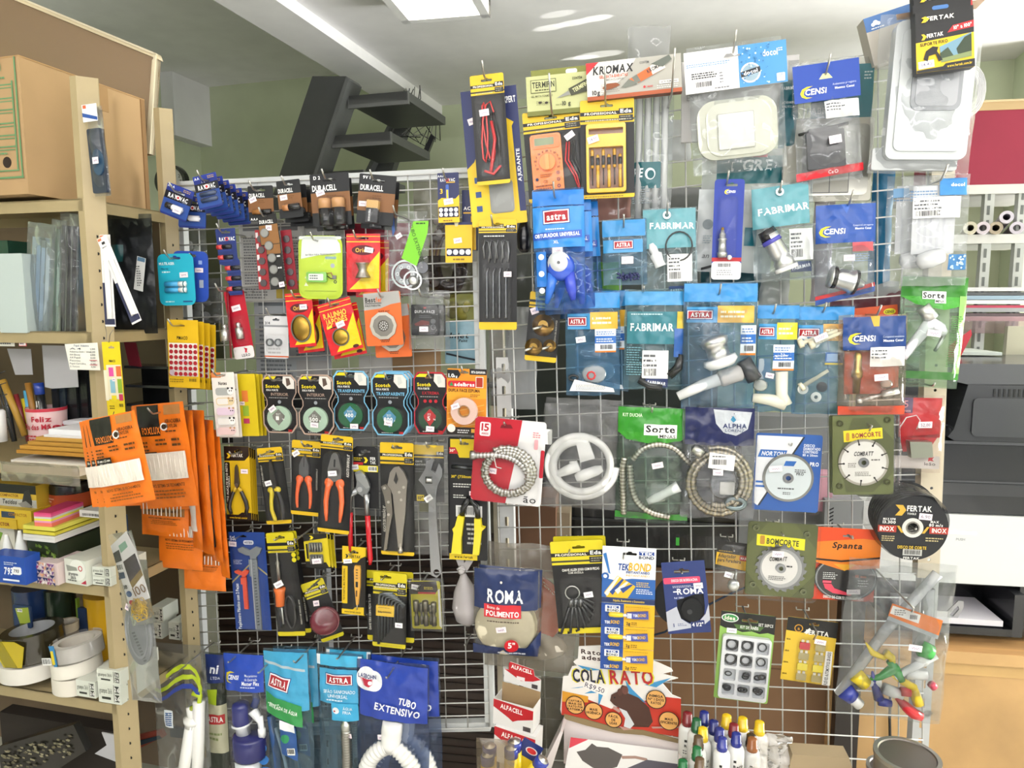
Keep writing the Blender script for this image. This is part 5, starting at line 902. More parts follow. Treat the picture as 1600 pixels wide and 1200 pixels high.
# ================================================================ pliers and hand tools
def arm(p,pts,r,c,z=9,n=10):p.tube([(u,v,z)for u,v in pts],r,c,n)
it=G('pliers_card','yellow card with small black handled long nose pliers','pliers',372,755,42,117,80,0)
p=card(it,'#d9b21e',2,(24,8,12,3));p.flat([(0,0),(42,0),(42,14),(34,22),(0,23)],'#241712',holes=[slot(p,24,8,13,3.2)]);p.flat([(4,11),(8,11),(11,15),(8,19),(4,19),(7,15)],'#e6bd22');p.text('FERTAK',22,14,5,'#f0ece2',1,wid=19);p.fr(0,25,9,92,'#241712',2);p.text('MINI ALICATE BICO RETO',3.5,58,3.2,'#efe9da',1,rot=90,wid=62);p.text('COM MOLA',7,56,2,'#efe9da',1,rot=90,wid=18);p.flat([(0,109),(20,109),(26,105),(42,105),(42,117),(0,117)],'#241712');p.text('www.fertak.com.br',20,113.5,3,'#d9b21e',1,wid=30)
q=it.part('pliers_jaw','steel jaws');q.poly([(18,58),(20,32),(22,28),(24,32),(26,58),(22,66)],4,10,'m:#6b6258');q.disc(22,60,3,10,11,'m:#8a8178',n=12)
for s in(-1,1):q=it.part('handle','black dipped handle');q.tube([(22+s*3,64,7),(22+s*7,72,7),(22+s*13,86,7),(22+s*15,96,7),(22+s*12,107,7)],[2,3,3.4,3.3,2.6],'g:#2b2523',10);q.tube([(22+s*2,64,7),(22+s*6,70,7)],[2.6,3.2],'g:#caa52a',10)
it.sticker(33,39,12,7,0,1.2);it.hook(27,8,'holding the long nose pliers cards',40,10);it.stack(3,3.4,1,-13,'yellow pliers card edge in the row behind the long nose pliers',0,group='long nose pliers cards behind the front one')
it=G('pliers_card','tilted black tool card with yellow and black long nose pliers','pliers',429,759,42,122,82,6)
p=eda(it,22,0,(22,7),True);vtext(p,'ALICATE BICO MEIA CANA 6"',4,44,2.6,'#bdb9ae',34)
q=it.part('pliers_jaw','steel long nose jaws');q.poly([(17,64),(19,30),(21,18),(23,18),(25,30),(27,64),(22,70)],3,9,'m:#5d5a58')
q=it.part('handle','yellow handle');arm(q,[(17,62),(18,72),(15,84),(14,98),(17,112),(18,116)],[2.5,3.6,3,3,3.2,2],'g:#d9c22a');q.ball(16,66,8,5,5,6,'g:#d9c22a',10);q=it.part('handle','black handle with yellow grip');arm(q,[(26,62),(28,72),(32,86),(32,100),(31,114)],[2.5,4,4,4,2.4],'g:#1b1b1e');q.ball(28,66,9,6,5,6,'g:#d9c22a',10)
it.part('blister').blister(6,22,40,118,16,r=10);it.sticker(17,54,11,8,10,16.4,pink=False);it.hook(23,6,'holding the yellow and black pliers',52,4)
it=G('pliers_card','black tool card with short orange handled diagonal cutters','pliers',478,747,47,119,84,-3)
p=eda(it,25,0,(26,8));vtext(p,'ALICATE CORTE DIAGONAL 6"',42,60,2.4,'#bdb9ae',34)
q=it.part('pliers_jaw','steel cutter head');q.poly([(15,52),(15,38),(19,27),(23,22),(27,27),(31,38),(31,52),(23,57)],3,11,'m:#77777a');q.rect(22.6,24,23.4,40,11,11.4,'d:#222222')
for s in(-1,1):q=it.part('handle','orange handle');q.ball(23+s*7,60,9,6.5,6.5,6,'g:#e8622c',12);arm(q,[(23+s*6,58),(23+s*9,70),(23+s*11,84),(23+s*11,98),(23+s*10,106)],[5,3.6,2.8,2.4,1.8],'g:#e8622c')
it.part('blister').blister(5,22,42,112,16,r=10);it.sticker(7,21,12,8,34,2,pink=False);it.hook(26,7,'holding the diagonal cutters',20)
it=G('pliers_card','tall black tool card with large orange handled universal pliers','pliers',524,757,52,156,100,-4)
p=eda(it,22,0,(28,6));vtext(p,'ALICATE UNIVERSAL 8"',46,46,4,'#e6e2d8',36)
q=it.part('pliers_jaw','steel combination head');q.poly([(16,66),(16,52),(21,30),(24,26),(29,26),(32,30),(38,52),(38,66),(27,72)],3,13,'m:#8a8886');q.rect(25.4,36,28,48,13,13.4,'d:#2a2a2a');q.disc(27,60,3.4,13,14,'m:#a5a3a0')
for s in(-1,1):q=it.part('handle','orange handle');q.ball(27+s*9,74,10,7.5,8,7,'g:#ee6a30',12);arm(q,[(27+s*8,72),(27+s*11,86),(27+s*13,104),(27+s*13-s*1,122),(27+s*11,136)],[6,4.4,4,3.4,2],'g:#ee6a30')
it.part('blister').blister(6,24,47,146,20,r=12);it.sticker(26,57,14,8,10,20.5,pink=False);it.hook(30,6,'holding the universal pliers',36,4);hook_at(500,682,60,'angled up beside the universal pliers',60,4)if False else None
it=G('pliers_card','black card with steel pump pliers and long red handles','pliers',572,784,46,176,78,0)
p=it.part('card');p.poly([(4,4),(10,0),(38,0),(44,4),(44,98),(4,98)],0,1,'#1d1d1f',[slot(p,24,8,16,3)]);p.surf=lambda u,v:1;p.text('FER',36,19,4.5,'#f1f1ee',1,wid=9);p.text('TAK',36,25,4.5,'#f1f1ee',1,wid=9);p.flat([(21,17),(25,17),(28,21.5),(25,26),(21,26),(24,21.5)],'#e6cd22');p.lines(5,17,20,23,2,'#d9c022');p.fr(4,25,20,29,'#b3262a');p.fr(4,30,44,40,'#d9c91f');p.barcode(28,31,42,39)
q=it.part('pliers_jaw','steel slip joint head');q.poly([(9,40),(18,36),(26,44),(32,58),(32,66),(25,80),(10,70),(12,54)],4,14,'m:#9c9ea0');q.poly([(12,42),(20,40),(30,50),(34,62),(28,64),(14,50)],12,18,'m:#b3b5b6');q.disc(17,66,4,14,17,'m:#c9cbcc');q.tube([(12,68,9),(0,76,9),(-2,90,9),(-1,106,9)],[6,5,4,3.6],'m:#8f9193',10);q.tube([(26,74,9),(26,90,9),(27,108,9)],[5.5,4,3.8],'m:#a2a4a5',10)
q=it.part('handle','red dipped handle');arm(q,[(-1,104),(-2,130),(-2,166)],[4,4,3.8],'g:#c01522');q=it.part('handle','red dipped handle');arm(q,[(27,108),(28,140),(30,178),(29,187)],[4.2,4,4,2.4],'g:#c01522')
it.sticker(6,33,13,8,6,1.4,pink=False);it.hook(26,8,'holding the red pump pliers',46,4)
it=G('pliers_card','black tool card with grey locking pliers','pliers',621,780,54,180,88,-.5)
p=eda(it,34,0,(27,8));vtext(p,'ALICATE DE PRESSÃO 10"',6,122,4,'#dcd8cc',42)
q=it.part('pliers_jaw','steel locking jaw and fixed arm');q.poly([(14,66),(18,46),(24,38),(32,36),(40,44),(46,58),(44,76),(42,110),(38,140),(36,164),(30,166),(27,130),(24,100),(22,80)],4,13,'m:#a19a90');q.poly([(24,58),(28,44),(31,56),(28,64)],13,13.5,'d:#2b2a28');[q.disc(u,v,2.2,13,15,'m:#cfc9c0',n=12)for u,v in((40,68),(33,76),(36,88))];q.prof((33,158,9),(33,174,9),[(0,3),(.6,3),(.65,4.2),(1,4.2)],'m:#b0a9a0',12)
q=it.part('lever','curved steel lever');q.poly([(4,68),(12,64),(20,74),(22,110),(16,140),(12,168),(7,172),(11,140),(13,110),(9,84)],6,16,'m:#8d867c');[q.disc(u,v,2.2,16,18,'m:#cfc9c0',n=12)for u,v in((10,70),(16,92),(16,112))]
it.part('blister').blister(3,32,52,174,22,r=12);it.hook(27,7,'holding the locking pliers',22,10)
it=G('wrench_bag','clear sleeve with black card and steel adjustable wrench','wrench',671,778,52,176,82,0)
p=it.part('card');p.rect(0,4,50,94,0,1,'#1d1e20');p.surf=lambda u,v:1;p.fr(0,4,50,24,'#e3bf22');p.fr(0,19,50,22,'#1d1e20');p.fr(38,14,50,19,'#1d1e20');p.text('Eda',44,16.5,4,'#f1eee4',1,wid=10);p.text('CHAVE',10,30,3,'#c9c9c6',1,wid=11);p.text('AJUSTÁVEL 10',15,35,2.6,'#c9c9c6',1,wid=22);p.lines(4,40,26,48,2,'#55565a');p.fr(6,83,18,93,'#dcc21f');p.text('10"',12,88,5,'#1c1c1c',1);p.fr(10,96,28,110,'#5c5a3a')
q=it.part('wrench','steel adjustable wrench');q.poly([(22,40),(24,28),(33,24),(36,26),(31,42),(38,46),(44,30),(49,40),(49,50),(41,66),(38,84),(39,120),(44,190),(46,206),(38,214),(29,210),(28,190),(26,120),(27,84),(20,68),(11,58)],4,12,'m:#97989a',[[(k[0],k[1])for k in q.circ(38,205,5,14)]]);q.rect(22,52,33,63,12,12.4,'d:#2f2f2f');q.prof((24,57.5,12),(33,57.5,12),[(0,3.6),(.2,4.2),(.3,3.4),(.5,4.2),(.6,3.4),(.8,4.2),(1,3.6)],'m:#b9b9b8',12)
it.part('bag_film').bag(-3,0,56,180,14,'f9:#e9e9e7',6,31);it.sticker(27,86,13,9,36,14,pink=False);it.hook(27,6,'holding the adjustable wrench sleeve',16)
it=G('cutter_card','black card with yellow handled bolt cutter, beside the red hose pack','cutter',731,780,62,196,74,0)
p=card(it,'#1c1c1e',3,(26,10,14,3));p.flat([(4,3),(59,2),(58,32),(18,32),(14,22),(4,20)],'#d9bd1f',holes=[slot(p,26,10,15,3.2)]);p.flat([(2,16),(12,16),(17,26),(2,26)],'#b3262a');p.text('30"',7,21,4,'#f1e9d8',1);p.fr(6,40,58,52,'#2e2f31');p.tube([(6,46,4),(40,48,4)],3.2,'m:#55585a',10);p.text('30" (750mm)',22,62,4,'#d9bd1f',1,wid=34);p.lines(8,72,40,80,2,'#cfcfc8');p.lines(8,90,30,97,2,'#cfcfc8');p.barcode(12,108,54,126,'#d9d9d6');p.lines(28,134,56,172,5,'#a9a9a4',al='c');p.fr(1,186,46,196,'#d9bd1f');p.text('www.fertak',24,191,4,'#2a240c',1,wid=30)
q=it.part('cutter_jaw','black steel arms');q.tube([(34,96,6),(26,108,6),(22,124,6)],[5,5,4.4],'g:#202022');q.tube([(36,96,6),(46,108,6),(48,126,6)],[5,5,4.4],'g:#202022')
for pts in([(17,122),(27,124),(22,160),(22,184),(6,184),(10,150),(8,144),(12,140)],[(43,126),(53,126),(54,138),(60,140),(54,146),(50,184),(40,184),(43,150)]):q=it.part('handle','yellow handle');q.poly(pts,2,16,'g:#dccb22')
q.text('',0,0,1,'#111111');it.sticker(38,88,9,7,0,1.4);it.hook(26,8,'holding the yellow handled cutter',26)
# ---- lower row
it=G('caliper_card','navy blue card with one grey and one orange plastic caliper','caliper',391,908,60,158,78,2)
p=card(it,'#1d3f88',1,(24,7,12,2.6));p.text('Ref',6,8,3.4,'#e5e9f2',1);p.text('1944',7,12,3.4,'#e5e9f2',1);p.fr(24,13,41,20,'#c9cdd6',3);p.text('WESTERN',32,16.5,3,'#27305a',1,wid=13);p.lines(5,44,20,52,3,'#c9d0e2');p.flat([(0,80),(30,52),(32,53),(0,83)],'#a99b6a');p.flat([(45,54),(60,66),(60,69),(44,56)],'#a99b6a');vtext(p,'Paquímetro Plástico com 2 Peças',8,120,5,'#e9edf4',74)
def calip(q,u,v,L,w,c,jw):
 q.poly([(u,v),(u-jw*.6,v-w*.5),(u-jw,v-w*.2),(u-jw*.9,v+w*.25),(u-jw*.3,v+w*.75),(u,v+w*.8),(u,v+L),(u+w,v+L),(u+w,v+w),(u+w*1.6,v+w*.4),(u+w*1.9,v-w*.3),(u+w,v-w*.6)],2,7,c);q.rect(u-1.5,v+w*1.3,u+w+1.5,v+L*.32,7,10,c)
q=it.part('caliper','grey plastic caliper');calip(q,35,28,128,10.5,'g:#777d82',20);q.rect(37,40,38,154,10,10.3,'#a5abb0');[q.rect(40,42+k*5,43,42.6+k*5,7,10.3,'#3a3f44')for k in range(22)]
q=it.part('caliper','orange plastic caliper');calip(q,19,63,60,6.5,'g:#d9472c',12);it.part('blister').blister(6,18,56,156,13,r=6);it.sticker(6,19,13,8,-4,1.4);it.hook(18,7,'holding the caliper card',22,4)
it=G('soldering_iron_card','black tool card with orange collared soldering iron','soldering iron',447,913,46,167,86,5)
p=eda(it,32,0,(23,8),False,'#cfc01f',7);p.flat(p.circ(42,36,3.8,14),'#e0d31f');p.flat(p.circ(42,44,3.8,14),'#e0d31f');vtext(p,'FERRO DE SOLDA 60W',42,128,2.4,'#bdb9ae',40)
q=it.part('iron_barrel','steel barrel');q.prof((17,30,9),(15,86,9),[(0,.6),(.06,1),(.22,1.4),(.3,3.4),(.36,2.6),(1,3.4)],'m:#b8b4ac',14);q=it.part('collar','orange collar');q.prof((15,86,10),(13,116,10),[(0,4),(.02,8.6),(.12,9),(.3,7.4),(.95,7.4),(1,4)],'g:#e2702e',18);q=it.part('iron_handle','black handle');q.prof((13,114,10),(11,150,10),[(0,6),(.3,5),(1,3)],'g:#1b1b1c',14);q.tube([(16,116,15),(15,144,13)],1.4,'m:#c9c9c6',8)
q=it.part('cable','black power cable');[q.tube([(28+8*math.cos(t*.45),126+26*math.sin(t*.45),5+k*3)for t in range(14)],1.6,'g:#1f1f21',6,True)for k in range(3)]
it.part('blister').blister(4,26,42,158,20,r=10);it.sticker(18,78,15,9,24,21,pink=False);it.hook(21,8,'holding the soldering iron card',22,4);it.stack(1,7,-3,-26,'black tool card just behind the soldering iron',2)
hook_at(484,828,60,'thick and angled, under the orange pliers',80,6)
it=G('bit_set_card','small yellow card with two rows of screwdriver bits','bit set',495,860,40,54,84,4)
p=card(it,'#d5c020',1,None);p.flat([(0,0),(39,0),(39,7),(0,12)],'#1d1c1a');p.flat([(10,3),(14,3),(17,6),(14,9),(10,9),(13,6)],'#e6cd22');p.fr(3,16,6,40,'#1d1c1a');p.flat([(0,44),(8,44),(10,46),(34,46),(38,54),(0,54)],'#1d1c1a')
for j in range(2):
 q=it.part('bit_holder');q.rect(8,14+j*19,30,29+j*19,1,3,'g:#6a6a66',2)
 for k in range(5):q=it.part('bit','steel bit');q.prof((10.5+k*4.4,15+j*19,6),(10.5+k*4.4,28+j*19,6),[(0,.7),(.35,1.6),(.4,1.9),(1,1.9)],'m:#8e8c88',8)
it.part('blister').blister(7,12,32,50,9,r=3);it.sticker(21,42,15,8,4,9.5);it.stack(2,5,1,-14,['yellow bit set card second on its hook','yellow bit set card rearmost on its hook'],0)
it=G('tester_card','narrow black and yellow card with yellow voltage tester pen','tester',553,907,38,110,90,-2)
p=card(it,'#1d1c1a',1,(19,9,14,3));p.flat([(0,0),(38,0),(38,14),(30,18),(24,25),(0,27)],'#dcb81e',holes=[slot(p,19,9,15,3.2)]);p.text('FERTAK',21,16,4.5,'#2a2412',1,wid=18);p.flat([(5,13),(8,13),(10,16),(8,19),(5,19),(7,16)],'#1d1c1a');p.fr(0,32,9,93,'#dcb81e',1);vtext(p,'TESTE DIGITAL MULTIFUNCIONAL',3.5,62,2.8,'#2a2412',52);p.flat([(0,102),(18,102),(22,98),(36,97),(36,110),(0,110)],'#dcb81e');p.text('www.fertak.com.br',18,106,3,'#2a2412',1,wid=27)
q=it.part('tester_pen','yellow tester pen');q.poly([(22,29),(30,29),(31,36),(31,62),(28,92),(25,92),(22,62),(21,36)],2,9,'g:#e2a83c');q.surf=lambda u,v:9;q.fr(24,54,28,63,'#26221a');[q.fr(24.4,34+k*4.4,27.6,36+k*4.4,'#7a5a20')for k in range(4)];q.fr(24.6,68,27,78,'#6a4a18');q.tube([(26,92,5),(25.6,101,5)],.8,'m:#b9b5ac',6)
it.part('blister').blister(18,26,34,100,12,r=4);it.sticker(9,24,14,7,8,1.4,pink=False);it.hook(17,9,'holding the tester pen card',22,4);it.stack(1,2,1,-16,'black and yellow tester card behind the front one',0)
it=G('solder_card','black card with dark red solder coil, swung sideways','solder',504,953,36,100,50,18,yaw=14)
p=eda(it,26,0,(20,8),True,'#cfc21e',6);q=it.part('solder_coil','dark red film wrapped coil');q.prof((16,66,2),(18,66,16),[(0,2),(0,22),(.5,23),(1,20),(1,4)],'g:#6a2630',26);[q.tube([(17+21.5*math.cos(t*.35),66+21.5*math.sin(t*.35),4+k*3)for t in range(18)],1,'g:#8d4a50',6,True)for k in range(4)]
it.part('blister').blister(-6,40,40,92,20,r=20);it.sticker(13,36,9,9,-12,1.5);hook_at(500,905,52,'with long silver arm in front of the solder card',70,4)
it=G('hex_key_card','black and yellow tool card hidden behind the folded hex keys','hex keys',610,947,76,114,60,0);p=eda(it,26,0,(38,8),True,'#cfc01f',8);vtext(p,'CHAVE TORX COM 8 PEÇAS T6 A T30',5,68,3.4,'#e5e1d6',58)
it=G('hex_key_card','black and yellow card with fanned set of steel hex keys','hex keys',609,953,54,122,84,-2)
p=eda(it,36,0,(20,8),True,'#cfc01f',7);p.lines(2,23,52,27,1,'#c9c6ae')
for k in range(7):
 q=it.part('hex_key','steel hex key');u=11+k*5;v=34+k*2.2;q.tube([(u+22-k*1.6,v-2+k*.7,6),(u+8,v-1,6),(u+2,v+1,6),(u,v+5,6),(u,116-k*6.5,6)],2.3-k*.18,'m:#6f757a',6)
q=it.part('key_holder','yellow plastic holder');q.rect(7,52,36,69,2,11,'g:#dcb52a',1);q.surf=lambda u,v:11;q.lines(11,54,32,56,1,'#5d4a10');q.text('Eda',14,62,3,'#1d1c1a',1);q.text('PROFISSIONAL',25,62,2.4,'#1d1c1a',1,wid=14)
p.flat([(36,40),(40,37),(52,52),(48,56)],'#3f4448');it.part('blister').blister(4,30,52,118,14,r=6);it.sticker(45,80,12,8,0,14.5,pink=False);it.hook(18,8,'holding the hex key cards',22,4)
it=G('socket_bit_pack','yellow black blister with five grey nut driver bits','nut drivers',666,945,48,78,80,2)
p=card(it,'#c9bf22',3,(16,8,12,3));p.flat([(0,2),(42,0),(44,14),(40,20),(0,22)],'#241a18');p.lines(22,9,40,14,2,'#d9c83a');p.fr(12,18,40,21,'#b3262a');p.flat([(44,14),(47,12),(48,76),(44,72)],'#d9d7cf')
for u,v0,v1,r in((9,30,70,4.6),(17,34,68,3),(24,30,70,4.8),(32,36,68,3),(37,32,70,4.6)):q=it.part('nut_driver','grey steel nut driver');q.prof((u,v0,8),(u,v1,8),[(0,r*.7),(.02,r),(.42,r),(.46,r*.55),(.62,r*.55),(.66,r*.85),(1,r*.85)],'m:#6e6a5e',12)
it.part('blister').blister(3,22,44,74,15,r=5);it.sticker(8,10,12,8,-8,2,pink=False);it.part('bag_film').bag(-3,-4,54,82,10,'f6:#e6e6e2',3,41);it.hook(16,7,'holding the nut driver pack',30,4)
hook_at(735,992,10,'empty, double armed one below the knotted bag',60,8);hook_at(492,1003,30,'empty long one above the blue pipe bags',110,12)
# ---- polishing pad, knotted bag
it=G('plastic_bag','small white plastic bag tied in a knot on the grid','bag',726,920,48,126,55,0)
q=it.part('bag_body');q.prof((22,38,0),(30,124,0),[(0,4),(.08,7),(.3,17),(.6,23),(.85,19),(1,3)],'f45:#e3dcdc',20);q=it.part('bag_knot');q.ball(20,32,4,7,8,8,'f55:#ece7e5',12);q.poly([(16,30),(8,8),(14,2),(22,12),(26,28)],-2,2,'f45:#ece7e5');q.poly([(22,28),(34,-6),(40,-10),(40,14),(28,34)],-1,3,'f45:#ece7e5');q.tube([(14,30,10),(20,26,12),(26,30,10)],2,'f55:#f0ecea',6)
it=G('felt_disc_bag','large cloudy bag with bright orange disc behind the polishing pad','polishing disc',828,950,146,206,40,-2)
q=it.part('backing_disc','orange printed disc');q.disc(77,104,50,2,6,'g:#e0571c',n=40,ry=56);q.surf=lambda u,v:6;q.disc(77,104,44,6,6.5,'g:#d84d16',hole=42,n=40,ry=49);q.text('POLIMENTO',96,62,5,'#f2d9b8',1,rot=-40,wid=40);q.disc(77,104,6,6,7,'#e6e2da')
it.part('pad').ball(74,162,0,60,26,14,'d:#d8d0c0',18);it.part('bag_film').bag(4,0,146,204,18,'f26:#b9b2a6',7,51,ragged=3)
it=G('polishing_pad_bag','cream woollen polishing pad bagged with navy header','polishing pad',791,956,104,148,90,0)
p=it.part('bag_film');p.bag(0,4,104,144,20,'f8:#e9e6dc',4,52,ragged=2);p.patch(2,5,102,66,'h:#22305a');p.patch(-1,128,102,143,'h:#22305a');p.flat([(86,128),(104,104),(104,130)],'h:#22305a')
p.text('ROMA',52,44,19,'#f1f1ee',1,wid=56);p.patch(19,57,77,78,'h:#c9202b');p.text('Boina de',24,62,5,'#f3e9e6',0,al='l',wid=20);p.text('POLIMENTO',48,71.5,8,'#f6f1ee',1,wid=52);p.lines(24,82,74,86,1,'#5a4a3c',ragged=0);p.flat(p.circ(62,124,11,24),'#c9202b');p.text('5"',62,123,9,'#f6f1ee',1);p.lines(40,134,96,140,1,'#cfd3e0')
it.part('wool_pad','cream woollen pad').ball(50,97,2,48,47,15,'d:#e3dabf',22);it.sticker(46,98,16,9,10,1,surf=p.surf);p.flat(p.circ(46,22,2,8),'#d9d4cc');it.stack(1,5,-5,-26,'second polishing pad bag just behind the front one',-2)
# ================================================================ bags along the bottom of the left grid
def pipe_bag(name,l,cat,x0,y0,x1,y1,off,rot,body,seed,haze=12):
 it=G(name,l,cat,(x0+x1)/2,(y0+y1)/2,x1-x0,y1-y0,off,rot);p=it.part('bag_film');p.bag(0,0,it.w,it.h,14,'f%d:%s'%(haze,body),5,seed,ragged=2);return it,p
def tubez(it,nm,pts,r,c,z=6,n=14,lab=None):q=it.part(nm,lab);q.tube([(u,v,z)for u,v in pts],r,c,n);return q
it,p=pipe_bag('siphon_bag','clear bag with white drain pipes and blue and lime wave print','drain pipe',240,1000,330,1250,110,0,'#dfe2e0',61,10)
for c,dv in(('#b7cc2a',-12),('#2b3f92',2),('#b7cc2a',-30)):
 vs=[(2,84+dv),(14,88+dv),(28,80+dv),(42,68+dv),(56,60+dv),(70,60+dv),(80,68+dv),(85,82+dv),(84,98+dv)]
 for k,((a,b),(a1,b1))in enumerate(zip(vs,vs[1:])):t=4-abs(k-3.5)*.35;p.flat([(a,b-t),(a1,b1-t),(a1+(k>4)*-t,b1+t),(a+(k>5)*-t,b+t)],'h:'+c)
tubez(it,'drain_pipe',[(78,88),(72,180),(64,250)],9,'g:#ecebe6',8,lab='long white pipe');q=tubez(it,'drain_pipe',[(66,122),(50,196),(34,250)],10,'g:#f1f0ea',10,lab='white pipe with flange');q.prof((68,112,10),(64,130,10),[(0,6),(.3,14),(.6,13),(.7,10),(1,10)],'g:#f1f0ea',18);q.tube([(62,98,10),(67,114,10)],[5,8],'g:#f1f0ea',12);q.prof((44,206,10),(42,212,10),[(0,11),(1,11)],'g:#e2e1da',16)
it.part('inner_cap','dark rubber part').rect(26,136,50,152,2,8,'g:#4a4d50',3);it.part('lime_clip','lime green clip').tube([(66,100,12),(80,92,12),(82,78,12),(70,74,12)],4,'g:#b7cc2a',10);q=it.part('barcode_label');q.surf=p.surf;q.lay=1;q.patch(20,106,35,134,'#e9eef2');q.patch(22,110,33,131,'#4a6a9a');[q.patch(22,112+k*3,33,113+k*3,'#e9eef2',2,1)for k in range(6)]
it.sticker(50,204,14,8,14,4,surf=p.surf);hook_at(290,1040,130,'with long arm inside the white siphon bag',60,2)
it,p=pipe_bag('hose_bag','navy headed bag partly hidden behind the siphon bag','hose',322,1014,358,1240,60,0,'#7f8a80',62,20);p.patch(4,2,34,46,'h:#24346f');p.text('ni',20,24,14,'#eef0f4',1,sh=.2);p.text('LTDA',22,38,4,'#eef0f4',0);p.patch(8,56,24,88,'h:#a8bf2a');p.patch(4,80,36,160,'h:#b9b79a');p.patch(8,96,34,112,'h:#b02a2c');p.text('ASTRA',20,104,8,'#f0ece4',1,wid=24);p.lines(8,124,32,140,2,'#7f8a5a')
it,p=pipe_bag('flush_valve_bag','clear bag with royal blue header and blue white flush mechanism','flush valve',354,1014,426,1245,90,1,'#d9dcde',63,10);p.patch(0,2,66,60,'h:#2248b0');p.flat([(3,40),(4,33),(12,29),(20,30),(12,32),(7,36),(8,44),(14,48),(6,46)],'#e3cf2a');p.text('CENSI',17,38,6.5,'#f1f3f8',1,sh=.15,wid=18);p.text('Mecanismo',46,34,4,'#e6ebf6',0,wid=20);p.text('de Entrada',46,40,4,'#e6ebf6',0,wid=20);p.text('Master Flex',46,46,5.4,'#f6f8fb',1,wid=28);p.lines(30,50,62,54,1,'#c9d3ee')
q=it.part('float_valve','navy blue plastic valve');q.prof((26,78,8),(26,112,8),[(0,6),(.06,12),(.2,14),(.9,15),(1,15)],'g:#2a2f6e',20);q.prof((38,130,6),(36,166,6),[(0,24),(.1,27),(.9,27),(1,26)],'g:#2a2c66',26);q.tube([(30,98,20),(28,160,22),(26,230,20)],2.6,'g:#33389a',8);q.tube([(50,62,6),(52,74,6),(48,84,6)],[4,6,7],'g:#3a4470',10)
q=it.part('valve_body','white plastic body');q.prof((26,112,8),(28,134,8),[(0,15),(.1,16),(.3,11),(1,11)],'g:#e3e4e6',20);q.prof((32,166,6),(32,232,6),[(0,20),(1,20)],'g:#dfe1e3',22);q.tube([(46,90,10),(58,108,10),(60,134,10)],[8,5,4],'g:#e9eaec',12);q.prof((60,98,12),(60,130,12),[(0,3),(.6,3.4),(.65,6),(1,6)],'g:#f1f1f1',14)
q=it.part('round_label','light blue round stickers');q.surf=p.surf;q.lay=1.5;[q.flat(q.circ(57+k*1.5,151+k*20,8.5,18),'#2a6fb8')for k in range(3)];it.sticker(33,149,14,8,0,8,surf=p.surf);hook_at(366,1028,100,'holding the flush mechanism bag',24,4)
def astra(p,u,v,w,h,rot=0,low=False):
 k=math.radians(rot);R=lambda a,b:(u+a*math.cos(k)+b*math.sin(k),v-a*math.sin(k)+b*math.cos(k));q=lambda s:[R(-w/2*s,-h/2*s),R(w/2*s,-h/2*s),R(w/2*s,h/2*s),R(-w/2*s,h/2*s)]
 q=lambda e:[R(-w/2+e,-h/2+e),R(w/2-e,-h/2+e),R(w/2-e,h/2-e),R(-w/2+e,h/2-e)]
 p.flat(q(-1.2),'#27407c');p.flat(q(0),'#eceff2');p.flat(q(h*.09),'#a3222c');p.text('astra' if low else 'ASTRA',u,v,h*.5,'#f3f3f1',1,rot=rot,wid=w*.74)
it,p=pipe_bag('pipe_bag','sky blue headed bag with green band, water inlet pipes','water pipe',416,1008,490,1250,96,1,'#86abc0',64,20);p.patch(0,4,72,96,'h:#3f9fc9');p.patch(2,24,68,28,'h:#a9b9c0',skew=12);astra(p,26,52,34,22,-14);p.patch(2,78,62,112,'h:#2f8f4a',skew=20);p.text('ENTRADA DE ÁGUA',32,94,6,'#eef4ee',1,rot=-16,wid=48);p.lines(6,84,34,88,1,'#cfe6d2')
p.patch(26,116,52,172,'h:#24508f',skew=10);p.patch(26,114,50,128,'#e6e9ea',skew=6);p.flat(p.circ(34,140,7,16),'#2f8f5a');p.barcode(36,156,48,168);tubez(it,'supply_pipe',[(14,130),(26,182),(34,240)],2.4,'g:#d3d9dc',4);tubez(it,'supply_pipe',[(6,112),(12,180),(14,240)],6,'g:#274a7c',0)
hook_at(412,1044,120,'holding the green banded pipe bag',24,4);it.stack(1,18,-6,-30,'sky blue headed pipe bag behind the green banded one',2)
it,p=pipe_bag('siphon_bag','sky blue bag with corrugated chrome siphon','siphon',497,1014,572,1250,92,0,'#8fb4c8',65,16);p.patch(0,3,72,20,'h:#45abd3');p.patch(0,3,6,19,'#e6ecef');p.patch(67,3,73,19,'#e6ecef');p.patch(5,24,68,78,'h:#3f9cc6');astra(p,37,40,42,16,0);p.text('SIFÃO SANFONADO',38,59,5,'#e9f2f6',0,wid=50);p.text('UNIVERSAL',36,66,5,'#e9f2f6',0,wid=32);p.lines(18,70,54,74,1,'#cfe3ee');p.patch(26,76,68,104,'h:#3aa4d1');p.flat(p.circ(33,88,5.5,14),'#eef2f4');p.text('ÁGUA',52,84,4.6,'#e9f2f6',0,wid=15);p.text('FRIA',51,90,4.6,'#e9f2f6',0,wid=13);p.flat(p.circ(31,89,1.6,8),'#b02a2c')
q=it.part('corrugated_pipe','chrome corrugated pipe');q.prof((46,104,10),(47,122,10),[(0,5),(.3,5),(.4,8),(.9,8),(1,7)],'m:#c9c9c4',16);q.tube([(47,122+k*2.2,10)for k in range(56)],[8.8 if k%2 else 6.4 for k in range(56)],'m:#b9b8b2',14,alt='m:#77766f');it.sticker(50,130,13,8,6,4,surf=p.surf);it.stack(1,14,-9,-34,'sky blue siphon bag standing behind the chrome one',0);hook_at(532,1024,105,'holding the chrome siphon bag',20,4)
